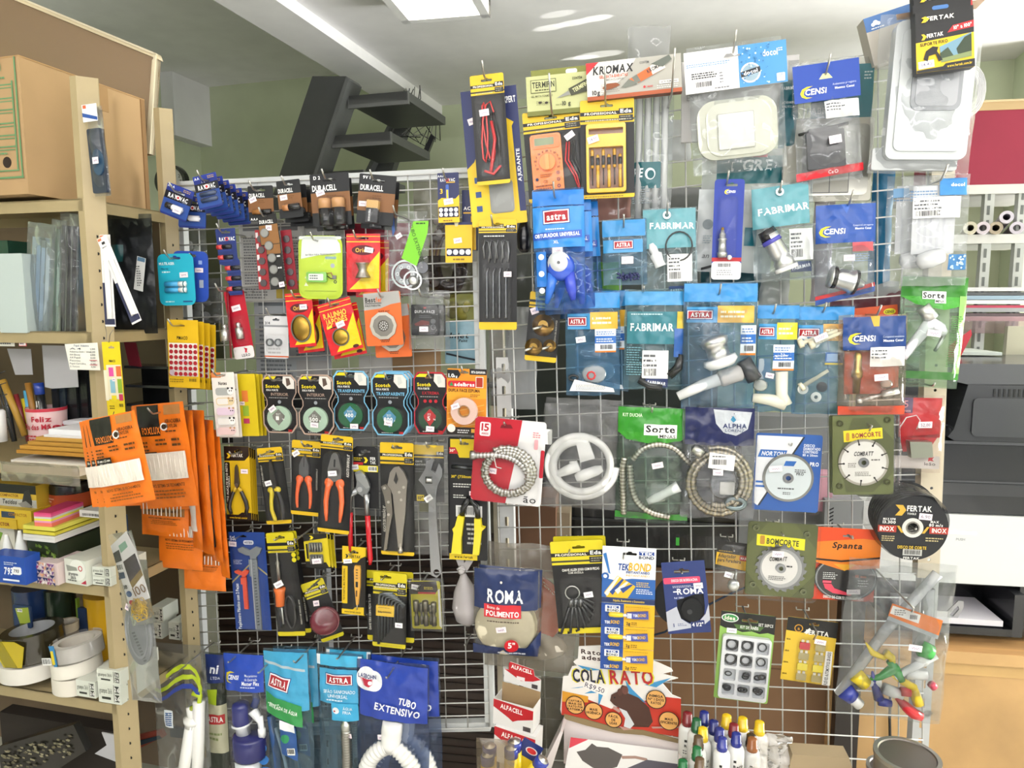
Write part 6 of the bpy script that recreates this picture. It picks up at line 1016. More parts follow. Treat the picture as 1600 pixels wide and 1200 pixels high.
it,p=pipe_bag('hose_bag','royal blue headed bag with white corrugated extension pipe','drain pipe',556,1028,672,1255,100,-1,'#7c93bd',66,16);p.patch(6,2,114,92,'h:#2440a0',skew=6);p.flat(p.rr(0,14,43,48,14,5),'#e9ecf0');p.flat(p.circ(18,20,14,18,10),'#e9ecf0');p.text('LASBOHN',18,25,6.5,'#28356f',1,wid=30)
for k in range(6):p.flat([(4+k*1.5,29+k*1.8),(28,29+k*1.4),(22,33+k*1.6)],'#c0344a')
p.flat(p.circ(24,34,3.4,12),'#eef0f2');p.text('TUBO',84,60,10,'#eef1f6',1,rot=-12,wid=28);p.text('EXTENSIVO',68,73,10.5,'#eef1f6',1,rot=-8,wid=72)
q=it.part('corrugated_pipe','white corrugated pipe');q.prof((60,94,10),(56,142,10),[(0,15),(.02,16),(.3,17),(.5,16),(.52,17),(.7,15),(.72,16),(1,12)],'g:#ecebe6',22)
for s in(-1,1):n=44;q.tube([(56+s*(6+34*math.sin(t/n*1.9)),136+10*math.sin(t/n*3)+70*(t/n)**2,10)for t in range(n)],[13.5 if t%4<2 else 11.5 for t in range(n)],'g:#e9e8e3',16)
it.sticker(44,118,13,8,4,6,surf=p.surf);hook_at(610,1052,130,'holding the white extension pipe bags',24,8);it.stack(1,20,-10,-34,'royal blue headed pipe bag behind and to the right of the front one',2)
# ================================================================ goods on the right grid
def censi(p,u,v,k=1,rot=0):
 p.flat([(u-20*k,v+1*k),(u-17*k,v-5*k),(u-10*k,v-8*k),(u-2*k,v-8*k),(u-9*k,v-5.5*k),(u-14*k,v-2*k),(u-15*k,v+3*k),(u-11*k,v+7*k),(u-3*k,v+8*k),(u-12*k,v+9*k),(u-18*k,v+6*k)],'#e2cd28');p.text('CENSi',u+2*k,v,8*k,'#f3f5f9',1,sh=.12,wid=30*k,rot=rot)
def pouch(name,l,cat,x0,y0,x1,y1,off,rot=0,c='f10:#e6e9ea',bulge=12,wr=4,seed=1,rag=2):
 it=G(name,l,cat,(x0+x1)/2,(y0+y1)/2,x1-x0,y1-y0,off,rot);p=it.part('bag_film');p.bag(0,0,it.w,it.h,bulge,c,wr,seed,ragged=rag);return it,p
def label(it,p,u0,v0,u1,v1,rows=4,qr=False,rot=0,c='#e9e9e6'):
 q=it.part('paper_label');q.surf=p.surf;q.lay=3;q.patch(u0,v0,u1,v1,c);q.lines(u0+2,v0+(v1-v0)*.1,u0+(u1-u0)*.6,v0+(v1-v0)*.62,rows,'#5a5c60');q.barcode(u0+1.5,v0+(v1-v0)*.6,u0+(u1-u0)*.6,v1-1,None)if not qr else None;return q
def eyelet(it,u,v,z):q=it.part('eyelet','steel eyelet');q.disc(u,v,6,z,z+2,'m:#c9c8c4',hole=3.2,n=20)
it=G('probe_card','yellow headed blister of red and black test leads','test leads',766,203,53,167,135,4)
p=eda(it,30,0,(26,9),True);p.lines(8,27,48,29,1,'#d9d2b0');q=it.part('test_lead','red test lead');q.tube([(12+(9+8*math.sin(t*.5))+10*math.cos(t*.7),88+46*math.sin(t*.7),5+t*.4)for t in range(18)],1.3,'g:#d43a3a',7);q.tube([(30,72,8),(34,100,9),(28,130,10),(24,148,9)],2.6,'g:#c42a2e',8);q.tube([(14,146,8),(28,152,8),(40,140,8)],2,'g:#d43a3a',8)
q=it.part('test_lead','black test lead');q.tube([(22+11*math.cos(t*.7),92+40*math.sin(t*.7),4+t*.3)for t in range(16)],1.2,'g:#202022',7);q.tube([(34,60,9),(40,100,9),(38,140,9)],2.4,'g:#1b1b1d',8);it.part('blister').blister(4,32,50,160,16,r=8);it.sticker(21,60,15,10,4,16.5);it.hook(26,8,'holding the test leads card',26,24)
it=G('lamp_kit_card','large navy and yellow card with clear window behind the test leads','lamp kit',772,246,88,208,95,5)
p=card(it,'#e2be1f',2);p.flat([(0,0),(88,0),(88,60),(52,36),(12,108),(0,118)],'#232c5c');p.flat([(76,60),(88,40),(88,190),(78,190)],'#232c5c');p.text('EXPERT',74,20,9,'#eeeeee',1,wid=22);p.text('AJUDANTE',82,120,5,'#eeeeee',1,rot=90,wid=50);p.fr(32,140,70,190,'#8b8c88',6);[p.fr(10,132+k*22,19,141+k*22,'#2d4a7c')for k in range(3)];it.part('blister').blister(32,90,74,190,14,r=8)
it.sticker(14,46,12,10,14,1.4)
it=G('rubber_cup','black rubber plunger cup hanging between the hex key card and blue bags','plunger',818,362,26,64,70,0,solo=True);it.part('rubber_cup').prof((14,0,0),(14,64,0),[(0,4),(.1,6),(.16,4),(.3,8),(.6,13),(.9,11),(1,6)],'g:#17171a',18)
it=G('gel_box','olive green box of ant gel with syringe print','gel box',871,147,97,60,110,3)
p=it.part('carton');p.rect(0,0,97,60,-22,0,'#b9bb84');p.rect(7,-13,97,0,-20,-18,'#7f8238');p.rect(0,53,97,60,-22,1,'#6f7230');p.surf=lambda u,v:1;p.fr(7,6,47,26,'#4a4c2a');p.fr(8,7,46,25,'#b9bb84');p.text('TERMIFIN',27,14,8.5,'#33361f',1,wid=35);p.lines(14,20,40,24,1,'#4a4c2a');p.text('GEL MATA FORMIGAS',24,31,3,'#4a4c2a',0,wid=34);p.text('10 g',62,45,6,'#33361f',1,wid=13);p.text('peso liq',50,46,2,'#33361f',0);p.text('CONTÉM',80,9,3.6,'#33361f',1,wid=15)
for u,v in((21,41),(31,42)):p.flat(p.circ(u,v,3,10,1.6),'#241a14');p.lines(u-6,v-3,u+6,v+4,3,'#241a14',th=.5)
p.flat([(46,37),(66,27),(69,33)],'#8d8e86');p.flat([(66,24),(97,11),(97,30),(70,35)],'#3b3d28');p.text('TERMIFIN',84,23,6,'#cfd09a',1,rot=24,wid=24);q=it.part('hang_tab');q.rect(62,-10,80,-3,-17.5,-17,'#e8e8e4',3)
it.hook(40,62,'reaching up in front of the olive gel box',30,60)
it=G('gel_box','grey and white box of cockroach gel with red corner','gel box',990,121,146,57,125,3.6)
p=it.part('carton');p.rect(0,0,146,57,-22,0,'#a9a69c');p.rect(0,51,146,57,-22,1,'#a4502a');p.surf=lambda u,v:1;p.flat([(0,0),(78,0),(60,26),(20,51),(0,51)],'#cfcbc4');p.flat([(0,0),(20,0),(0,18)],'#c42b2f');p.text('KROMAX',42,13,11.5,'#1f2022',1,sh=.12,wid=62);p.text('GEL MATA-BARATAS',42,23,4.6,'#c0532c',1,wid=44);p.text('IMIDACLOPRID',44,28.5,3,'#7a7c78',0,wid=28);p.text('10g',14,46,6.6,'#2a2a2a',1,wid=12);p.text('CONTÉM',90,8,3.4,'#44464a',0,wid=14)
p.flat([(24,40),(32,34),(46,34),(52,38),(40,42),(28,44)],'#8a4a22');p.lines(22,34,54,48,5,'#6a3a1c',th=.5);p.flat([(53,42),(66,30),(74,33),(78,40),(60,43)],'#6f7268');p.flat([(66,31),(116,7),(122,20),(80,38)],'#c8622c');p.flat([(70,29),(78,25),(84,36),(76,38)],'#6f7268');p.flat([(98,15),(118,6),(122,20),(102,28)],'#d9d2c6');p.text('KROMAX',106,18,5.4,'#2a2a2c',1,rot=22,wid=26);p.flat([(100,12),(128,1),(132,8),(118,18)],'#5f655c');p.flat(p.circ(89,45,2,8),'#c42b2f');p.text('TAMANHO',97,45,2.6,'#c42b2f',1,wid=10);p.fr(112,38,141,43,'#e6e4de');p.text('CARTÃO PROMOCIONAL',126,40.5,2.4,'#3a3c3e',1,wid=26);p.lines(108,44,142,50,2,'#dedcd6',ragged=.1)
it.hook(128,66,'reaching up before the grey gel box, right side',34,66);it.hook(28,64,'reaching up before the grey gel box, left side',40,48)
it=G('multimeter_card','black and yellow card with orange digital multimeter','multimeter',866,243,90,138,100,5)
p=eda(it,32,0,(44,12),True);p.lines(20,29,72,31,1,'#d9d2b0');q=it.part('multimeter','orange multimeter');q.rect(10,38,58,136,1,20,'g:#e27a2c',5);q.rect(12,40,56,60,20,21.5,'g:#d96f24',4);it.part('display','grey green display',q).rect(17,44,47,55,21.5,22,'#8a9476',1);q.surf=lambda u,v:20;q.lay=2.4
q.disc(35,81,14.5,20,22,'g:#d56a22',n=30);m=it.part('dial','orange selector dial',q);m.disc(35,81,12.5,22,27,'g:#e8823a',n=30);m.rect(32,69,38,93,27,31,'g:#ee8c44',2)
for a in range(-120,121,20):t=math.radians(a-90);q.text('2' if a%40 else '20',35+19*math.cos(t),81+17*math.sin(t),2.6,'#3a2414',1)
q.flat(q.circ(17,106,2.6,12),'#252c4a');[q.disc(50,98+k*10,2.8,20,22,'g:#7a2a20',hole=1.2,n=14)for k in range(4)];q.text('CE',30,110,4,'#3a2414',0);q.lines(22,98,44,104,2,'#7a3a14');q.lines(14,114,40,132,4,'#7a3a14')
q=it.part('test_lead','red test lead');[q.tube([(66+k*4,52,6+k),(62+k*5,80,8),(74+k*4,104,9),(80+k*2,126,8)],1.3,'g:#c02e33' if k<2 else 'g:#1e1e20',7)for k in range(4)];it.part('blister').blister(7,35,86,137,24,r=6);it.sticker(72,46,15,9,30,24.6);it.hook(45,13,'holding the orange multimeter',38,56)if False else None
it=G('screwdriver_card','black and yellow card with yellow case of precision screwdrivers','screwdrivers',949,233,83,150,112,1.5)
p=eda(it,36,0,(41,10),True);p.lines(8,30,74,33,1,'#d9d2b0');q=it.part('case','yellow plastic case');q.rect(9,38,70,142,1,14,'g:#e3b41f',4,[q.rr(13,45,66,54,1),q.rr(13,73,66,136,2)]);q.rect(11,40,68,140,.5,2,'g:#7a4a1c')
for k in range(6):
 q=it.part('screwdriver','precision screwdriver');u=18+k*8.6;s=k%2;q.prof((u,76+s*8,7),(u,104+s*4,7),[(0,2),(.15,3),(.2,2.4),(.8,3),(1,2.6)],'g:#c9962a',10);q.tube([(u,86+s*3,9),(u,100,9)],2.7,'g:#2c2c2e',8);q.tube([(u,103,7),(u,104+(26 if k in(0,2,4)else 30),7)],1 if k in(0,2,4)else 2.6,'m:#4a4a4c' if k in(0,2,4)else 'g:#d9a82a',8)
it.part('blister').blister(7,36,72,143,18,r=4);it.sticker(20,62,17,10,16,18.4,t='34,90');p.lines(6,146,78,149,1,'#6a5410')
# clear tube bag, crumpled bag top
it,p=pouch('tube_bag','bag of long white translucent tubes with teal band','tubes',988,150,1050,345,50,0,'f14:#e4e8e8',10,4,81);q=it.part('tube','white tubes');[q.tube([(10+k*13,4,2),(11+k*13,190,2)],5.5,'f55:#eef0f0',12)for k in range(4)];p.patch(0,104,44,144,'h:#15595f');p.text('RE',10,120,13,'#e9f0f0',1,sh=.1,wid=14);p.flat(p.circ(28,122,8,16,9),'#e9f0f0');p.flat(p.circ(29,123,5.5,14,6.5),'#15595f');p.lines(2,140,30,168,8,'#8d979c')
it,p=pouch('bag_top','crumpled clear plastic bag top rising behind the gel box','bag',982,42,1046,100,30,0,'f22:#dfe0e0',8,9,82,7)
it,p=pouch('white_bag','white plastic wrapped parcel behind the grid beside the tube bag','bag',1042,188,1080,250,-30,0,'f60:#e6e8ea',14,6,83,4)
# flush plate pack
it=G('card_box','grey white carton behind the cream flush plate','box',1155,155,176,122,20,1,solo=True);p=it.part('card_box');p.rect(0,0,176,122,-12,0,'#c4c2be');p.surf=lambda u,v:0;p.text('ESTILO',28,55,9,'#9a9a98',0,wid=40);p.fr(160,8,176,50,'#8d8f90')
it,p=pouch('valve_cover_bag','teal headed white bag low behind the flush plate','valve cover',1098,236,1232,330,30,0,'f40:#e2e6e6',8,4,84);p.patch(22,10,130,52,'h:#14666c');p.text('TIGRE',72,24,16,'#e6efef',1,sh=.12,wid=66);p.patch(18,6,98,12,'h:#c92a34')
it,p=pouch('valve_cover_bag','dark teal bag edge between the flush plate and the black valve','valve cover',1218,126,1246,230,45,0,'h:#15616c',5,2,85);p.text('FABRIMAR',14,14,4.6,'#e6efef',1,wid=24);p.text('ACABAMENTO',14,36,3.6,'#e6efef',0,wid=22);p.text('VÁLVULA',12,42,3.6,'#e6efef',0,wid=18)
it,p=pouch('flush_plate_bag','bag with white and blue header card and cream flush plate','flush plate',1080,70,1222,266,100,5,'f8:#eceeee',14,5,86)
q=it.part('header_card');q.rect(-6,10,146,72,14,16,'#e6e4e3');q.surf=lambda u,v:16;q.fr(75,10,146,72,'#4a90c6');q.lines(-3,28,66,34,2,'#6f9cc4',ragged=.1);q.lines(4,42,46,52,3,'#2c2c2e',th=1.8);q.barcode(8,55,36,66,None);q.lines(38,66,64,70,1,'#77777a');q.lines(46,44,52,62,4,'#88888c');q.text('docol',122,26,9,'#f1f5f8',1,wid=22);q.lines(134,20,142,26,2,'#f1f5f8');q.flat(q.circ(92,52,15,24),'#e9eef0');q.flat(q.circ(92,52,12.5,24),'#8fa6b4');q.flat([(77,50),(106,44),(107,52),(78,58)],'#22262a');q.text('docol',92,51,5.5,'#f4f6f7',1,rot=10,wid=21);q.fr(130,58,142,70,'#eef2f4',1);q.lines(131,59,141,64,2,'#4a90c6')
for k in range(60):a,b=random.uniform(77,120),random.uniform(12,70);q.flat(q.circ(a,b,random.uniform(.5,1.6),8),random.choice(('#2f6fa6','#3a7cb2','#bcdcf0')))
q.flat([(56,22),(64,22),(68,26),(76,24),(76,27),(52,27)],'#8b8a88')
q=it.part('flush_plate','cream plastic flush plate');q.poly(q.rr(9,86,129,176,26,7),2,12,'g:#cfcfb9');q.poly(q.rr(22,92,120,172,22,7),12,17,'g:#d5d5c1');q.rect(38,108,94,164,18,19,'g:#b0b0a0',2);q.rect(39.5,109.5,92.5,162.5,18,22,'g:#e4e4d4',2);it.part('bag_front').bag(0,70,142,194,26,'f7:#f0f2f2',4,87);it.hook(68,20,'holding the flush plate bag',16,34)
# black valve pack and frame behind it
it=G('switch_panel_pack','cream panel pack behind the black valve bag','panel',1295,205,136,218,45,0)
p=it.part('panel');p.rect(2,90,134,216,-6,2,'d:#d5d2c4',4);p.surf=lambda u,v:2;p.poly(p.rr(30,100,128,208,8),2,5,'m:#a7a59c');p.lay+=4;p.fr(44,164,100,204,'#44444a');p.fr(45,165,99,203,'#b4b1a6');p.fr(71,165,72,203,'#44444a');q=it.part('header','teal printed header');q.rect(40,10,130,98,-2,0,'#2d7f8c');q.surf=lambda u,v:0;q.lines(116,20,128,34,3,'#cfe2e4');q.text('FABRIMAR',64,78,9,'#cfe2e4',1,wid=60);it.part('bag_film').bag(0,0,136,218,7,'f9:#e9e9e4',4,88)
it,p=pouch('valve_bag','bag with blue header and black square valve cover','valve',1243,98,1340,282,100,6,'f8:#e9ecee',12,5,89);q=it.part('header','blue printed header');q.surf=lambda u,v:13.5+.03*abs(u-48);q.patch(0,6,97,62,'#1d43a0');q.flat([(38,30),(44,22),(52,22),(58,30)],'#d9dc9a');q.surf=lambda u,v:15;censi(q,30,47,1.05);q.text('Acabamento p/ registro',74,40,3,'#cdd6ee',0,wid=34);q.text('Mesmo Censi',74,46,3.4,'#e6ebf6',1,wid=28)
label(it,p,44,64,96,90,3,True);q=it.part('valve_cover','black valve cover');q.rect(14,108,70,164,4,16,'g:#2c2e31',2);q.tube([(4,108,10),(78,100,10)],2.4,'g:#1e1f21',8);q.rect(18,102,62,110,6,15,'g:#35373a',1);q=it.part('red_seal','red printed seal strip');q.surf=p.surf;q.lay=2.4;q.patch(-2,164,98,176,'h:#cf2630',skew=-6);q.text('CeO',52,170,5,'#f0d6d6',1);it.part('bag_front').bag(2,62,96,180,22,'f7:#f2f2f2',4,90);it.sticker(54,124,18,12,4,26);it.hook(48,24,'holding the black valve bag',16,30)
# big white covers, bracket boxes
it=G('cloud_box','grey carton with blue top and white cloud emblem','box',1402,52,86,74,60,16);p=it.part('carton');p.rect(0,0,86,74,-40,0,'#b9b3a8');p.surf=lambda u,v:0;p.fr(0,0,86,22,'#4f77b0');[p.flat(p.circ(u,v,r,12),'#eef1f5')for u,v,r in((12,13,3),(16,11,4),(20,13,3))];p.lines(8,17,30,21,1,'#e6eaf2')
it=G('cover_bag','large cloudy bag of white plastic covers with grey inspection window','plastic cover',1445,146,150,244,120,-2)
q=it.part('cover','white plastic cover');q.poly(q.rr(18,20,136,226,12),0,26,'g:#b9bdbd');q.poly(q.rr(28,34,126,214,10),26,30,'g:#c2c6c6');q.rect(4,206,130,240,-4,8,'g:#b4b7b7',4);q=it.part('window','grey rounded window');q.rect(46,86,118,154,30,33,'g:#83868a',12);q.rect(52,91,112,148,33,34,'g:#9a9ca0',9)
p=it.part('bag_film');p.bag(0,4,150,244,36,'f16:#eceeee',5,91,ragged=4);it.part('torn_top','torn brown bag edge').poly([(20,6),(60,0),(132,-12),(150,-26),(152,-20),(134,0),(60,12),(22,14)],6,8,'f50:#b79a7c')
it=G('ring_coil','translucent white ring coil behind the cover bag at the right','ring',1518,142,44,76,60,0,solo=True);q=it.part('ring_coil');[q.tube([(18+(22-k*3)*math.cos(t*.35),38+(37-k*3.6)*math.sin(t*.35),k*2)for t in range(18)],3,'f50:#dedede',8,True)for k in range(5)]
for k,(off,dx,dy,l)in enumerate(((190,0,0,'black and yellow wall bracket box in front of the white covers'),(165,-2,-32,'second bracket box behind and above the front one'))):
 it=G('bracket_box',l,'bracket box',1476+dx,62+dy,84,92,off,5);p=it.part('carton');p.rect(0,0,84,92,-20,0,'#1c1c1d');p.surf=lambda u,v:0;p.flat([(0,38),(84,32),(84,92),(0,92)],'#e0bb1f');p.flat([(0,28),(40,26),(50,30),(84,18),(84,40),(0,46)],'#1c1c1d');p.flat([(46,36),(54,26),(84,22),(84,32)],'#b9262c');p.text('10" a 100"',68,29,5,'#f1ece4',1,rot=5,wid=26);p.flat([(8,34),(12,34),(16,38),(12,43),(8,43),(11,38)],'#e6c22a');p.text('FERTAK',28,37,5.6,'#f1ece4',1,rot=3,wid=24);p.text('SUPORTE FIXO',26,49,4.6,'#221d10',1,rot=3,wid=40)
 p.flat([(34,56),(80,40),(80,76),(36,80)],'#6f94a6');p.flat([(34,66),(46,58),(54,72),(36,74)],'#3a4a34');p.flat([(58,62),(70,46),(80,42),(80,72),(60,70)],'#2f3d2a');p.flat([(36,74),(80,68),(80,76),(36,80)],'#7d8a5a');p.flat([(14,60),(24,54),(32,56),(30,62),(38,76),(32,78),(28,66),(18,68),(16,76),(10,72)],'#1b1a18');p.flat([(0,88),(38,86),(42,82),(84,80),(84,92),(0,92)],'#1c1c1d');p.text('www.fertak.com.br',62,86,3.6,'#d9b81f',1,rot=2,wid=36)
 q=it.part('top_flap','black top flap with blue slot');q.poly([(0,-14),(84,-16),(84,0),(0,0)],-10,-9,'#1b1b1c');q.rect(28,-9,52,-3,-9,-8.5,'#4a78b4',3);p.text('FERTAK',36,12,6,'#f1ece4',1,sh=.1,wid=40);p.flat([(8,10),(14,8),(20,12),(14,17),(8,17),(12,12)],'#e6c22a')
 if k==0:it.sticker(14,80,23,11,4,.6,t='34,40',pink=False)
it=G('plastic_strip','pale plastic strip behind the cover bag at the right upright','strip',1490,160,10,190,10,-2,solo=True);it.part('plastic_strip').rect(0,0,10,190,-4,0,'g:#d9dde2')
# right column below: white tap bags, spray bag
for k,(x0,x1,off,l)in enumerate(((1386,1470,75,'clear bag with white paper and grey sensor part, left one behind'),(1412,1508,105,'clear bag with white barcode card and blue header corner, right one in front'))):
 it,p=pouch('tap_bag',l,'tap',x0,276,x1,446,off,1,'f18:#eceeee',14,5,92+k,3);q=it.part('paper_insert','white folded paper');q.rect(14,16,76,120,2,3,'#e9eaec');q.surf=lambda u,v:3;q.lines(10,22,50,40,4,'#5f93c6',ragged=.1);[q.fr(22+j*9,64,26+j*9,112,'#dcdde2')for j in range(5)]
 q=it.part('tap_part','grey tap part');q.prof((22,134,6),(62,122,8),[(0,4),(.1,12),(.5,14),(.9,12),(1,4)],'g:#c4c6c8',16);r=it.part('header_print','blue droplet print');r.surf=p.surf;r.lay=1.4
 if k:r.patch(50,6,90,32,'#3c86c6');r.text('docol',76,16,5,'#e6eff6',1,wid=20);r=it.part('droplet_print','blue droplet print');r.surf=p.surf;r.lay=1.4;r.patch(66,122,94,146,'#3f78ac');label(it,p,12,34,80,66,3);[r.flat(r.circ(random.uniform(68,92),random.uniform(124,144),1.6,8),'#bcd6ea')for j in range(24)];it.hook(48,10,'holding the white tap bags',20,26)
 else:r.patch(8,20,30,34,'#6f9cc4')
it,p=pouch('spray_bag','green printed bag with white and chrome hygienic spray','spray',1405,432,1500,606,90,-2,'f16:#bcd8c0',14,5,95);p.patch(0,2,95,34,'h:#2f7a22');p.flat([(0,32),(20,44),(60,52),(95,44),(95,32)],'h:#3f9a2c');p.patch(0,148,95,160,'h:#3b8a2a');p.patch(84,30,95,150,'h:#8fc46a');p.patch(28,24,62,36,'#eef0ea');p.text('Sorte',44,30,8,'#1b1d1b',1,wid=30);p.patch(46,36,62,42,'#eef0ea');p.text('MINAS',54,39,4,'#1b1d1b',0,wid=14);p.lines(72,60,92,140,24,'#4a8a3a')
q=it.part('spray_gun','white spray gun');q.prof((48,66,12),(14,118,12),[(0,8),(.1,11),(.5,8.5),(.95,7.5),(1,6.5)],'g:#e6e2ea',16);q.prof((46,74,12),(66,88,12),[(0,10),(.6,11),(1,6)],'g:#e6e2ea',14);q.prof((16,116,12),(8,128,12),[(0,7.5),(1,7)],'g:#dedae2',14);q=it.part('chrome_collar','chrome collar');q.prof((30,48,12),(44,66,12),[(0,10.5),(1,11.5)],'m:#c9c9c8',18);q=it.part('trigger','chrome trigger');q.tube([(66,88,10),(60,104,12),(54,116,12)],[3.5,3,2.5],'m:#b9b9b8',8);it.part('bag_front').bag(2,44,93,172,27,'f6:#e2f0e4',4,96);it.sticker(46,88,20,10,-6,27)
hook_at(1445,600,60,'poking out under the green spray bag',40,8)
# second row
it,p=pouch('stopper_bag','bright blue bag with white cone toilet stopper, in front','stopper',834,297,914,484,125,2,'f18:#4f96d8',12,4,101);p.patch(0,3,80,26,'h:#1d74c9');p.patch(0,28,80,90,'h:#2a83d2');astra(p,37,43,40,20,2,True);p.patch(0,66,76,77,'h:#1d4fb0',skew=-3);p.text('OBTURADOR UNIVERSAL',38,71,5.4,'#eef3fa',1,rot=2,wid=70);p.lines(20,60,60,64,1,'#d3e4f4');p.text('XL',36,82,4,'#eef3fa',1)
q=it.part('stopper','blue rubber stopper with white cone');q.prof((42,120,6),(42,120,24),[(0,6),(0,20),(.4,22),(1,17)],'g:#2f55c4',22);q.prof((40,114,20),(40,114,30),[(0,17),(.2,17.5),(1,3),(1.02,1)],'g:#d9dde0',24);q.disc(40,114,2.5,30,31,'g:#1c1c1e');q.tube([(30,130,8),(24,156,8),(18,176,6)],[10,7,3],'g:#2f6fd0',10);q.tube([(54,130,8),(58,156,8),(60,172,6)],[10,8,4],'g:#3c4fc4',10);p.patch(4,96,20,150,'h:#2270c4');[p.flat(p.circ(12,104+k*26,4.6,14),'#e6eef6')for k in range(3)]
it.sticker(38,95,16,9,0,4,surf=p.surf);it.hook(36,14,'holding the bright blue stopper bags',26,26);it.stack(2,13,8,-32,['bright blue stopper bag second on its hook','bright blue stopper bag rearmost on its hook'],1)
it=G('hook_set_card','long black card with yellow head and foot, four steel screw hooks','hooks',778,430,60,170,108,0)
p=eda(it,20,0,(30,8),True,strip=12);p.lines(8,23,54,27,1,'#d9d9d4');
for k in range(4):q=it.part('screw_hook','dark steel hook');u=12+k*10;q.tube([(u-2,60,6),(u-4,42,8),(u-1,32,8),(u+5,34,8),(u+6,50,6),(u+4,66,6)],1.6,'m:#8b8c90',8);q.tube([(u+4,74,5),(u+1,82,6)]+[(u+1,84+j*4,6)for j in range(18)],[1.6,1.8]+[2.2 if j%3 else 1.7 for j in range(18)],'m:#6c6d71',8)
it.part('blister').blister(4,28,52,160,14,r=6);it.sticker(47,84,12,8,0,14.5);it.hook(24,8,'holding the long black hook card',18,18)
it=G('wire_brush_card','black card with three round brass wire brushes','wire brush',849,511,50,108,75,-5)
p=eda(it,25,0,(22,8),False,strip=8);vtext(p,'ESCOVA DE AÇO 3 PÇS',45,60,2.4,'#b9b5aa',36)
for u,v,r,w in((25,51,17,14),(13,86,13.5,12),(38,82,10,10)):q=it.part('wire_brush','brass wire brush');q.prof((u,v,3),(u,v,9),[(0,r*.4),(0,r),(1,r),(1,r*.3)],'m:#8a6a34',26);q.disc(u,v,r*.45,9,11,'m:#a8853f');q.tube([(u,v,10),(u-w*.5,v+w*.3,22),(u-w,v+w*.5,26)],2,'m:#c9c7c0',8)
it.part('blister').blister(4,30,46,101,16,r=12);it.sticker(9,30,12,10,24,2);hook_at(836,455,85,'holding the wire brush card',20,14)
it,p=pouch('chain_bag','small sky blue headed bag with dark blue bead chain','chain',942,343,1010,445,95,2,'f20:#8fb9d2',8,4,103);p.patch(0,2,66,27,'h:#2f86c2');p.patch(1,32,62,52,'h:#3a8cc0');astra(p,32,40,29,12);q=it.part('bead_chain','dark blue bead chain');[q.ball(20+random.uniform(0,36),84+random.uniform(0,10),6+random.uniform(-3,5),2.2,2.2,2.4,'g:#1c2356',8)for k in range(46)];it.sticker(38,64,18,11,0,3,surf=p.surf);it.hook(33,13,'holding the bead chain bag',28,22)
it,p=pouch('repair_kit_bag','teal headed bag with black ring and white valve parts','repair kit',1006,326,1088,462,88,2,'f14:#c9dcdf',9,5,104);p.patch(0,2,80,62,'h:#5d98a2');p.text('FABRIMAR',44,28,9,'#eef4f4',1,rot=-2,wid=68);eyelet(it,36,12,12);q=it.part('seal_ring','black rubber ring');q.tube([(54+20*math.cos(t*.3),60+22*math.sin(t*.3),12)for t in range(21)],1.3,'g:#26282a',7,True);q=it.part('valve_insert','white valve insert');q.prof((12,54,6),(26,90,8),[(0,4),(.2,7),(.4,6),(.5,10),(.8,8),(1,9)],'g:#dfe3e4',14);label(it,p,36,72,74,114,4);p.patch(38,121,72,134,'h:#1d3866');p.text('FABRIMAR',55,128,4.6,'#e9eef4',1,wid=28);it.hook(36,12,'holding the teal repair kit bag',20,22)
it,p=pouch('paper_bag','grey white paper bag with round stamp behind the blue valve card','bag',1090,298,1205,425,55,-2,'f70:#dde2e2',8,5,105);p.flat(p.circ(16,54,8,18),'#7d878a');p.lines(10,70,24,84,4,'#8d9a9d');p.patch(72,58,90,86,'h:#1f6a78');p.text('an',16,102,8,'#55595a',0,sh=.3);p.patch(10,118,30,122,'#2a2c2d',skew=-6)
it=G('valve_stem_card','narrow royal blue blister card with brass tipped valve stem','valve stem',1137,359,45,154,112,-.5)
p=card(it,'#1c3596',5,(26,9,18,4));censi(p,24,19,.45);p.fr(0,120,45,126,'#b3242c');p.fr(0,126,45,154,'#dfe0e2',5);p.barcode(8,128,32,136,None);p.lines(8,138,34,148,3,'#8a8c90');q=it.part('valve_stem','chrome and brass valve stem');q.prof((14,78,8),(15,120,8),[(0,2.6),(.1,3.4),(.14,5),(.3,5),(.32,7),(.36,7),(.4,5.6),(.8,6.4),(.82,8),(.92,8),(1,6)],'m:#b9bab8',14);q.prof((14,74,8),(14,84,8),[(0,2),(1,3)],'m:#b8923c',10);q.ball(26,120,8,4,4,5,'g:#e2e2e0',10)
it.part('blister').blister(6,26,36,124,17,r=8);it.hook(17,8,'holding the royal blue valve stem card',14,22)
it,p=pouch('chrome_valve_bag','teal headed bag with chrome valve and blue band','valve',1178,288,1270,438,95,4,'f12:#d6e0e2',12,6,106,3);p.patch(0,4,84,66,'h:#5a96a0',skew=-4);p.text('FABRIMAR',46,40,10,'#f1f5f5',1,rot=4,wid=76);eyelet(it,40,14,14);q=it.part('valve_body','chrome valve body');q.prof((22,76,12),(48,132,12),[(0,8),(.02,14),(.2,15),(.25,13),(.6,15),(.7,12),(.78,16),(1,15)],'m:#c9caca',22);q.prof((18,70,12),(25,84,12),[(0,13),(1,14.6)],'g:#202024',22);q.prof((25,84,12),(28,90,12),[(0,15.2),(1,15.6)],'g:#4a48a8',22);q.prof((46,128,12),(48,134,12),[(0,18),(1,18)],'g:#e6e6e4',22);p.patch(54,122,86,138,'h:#1d3866');p.text('FABRIMAR',70,130,5,'#e9eef4',1,rot=10,wid=28);label(it,p,52,72,88,120,4);it.part('bag_front').bag(6,64,88,148,28,'f6:#f0f3f4',5,107);it.hook(40,14,'holding the chrome valve bag',14,20)
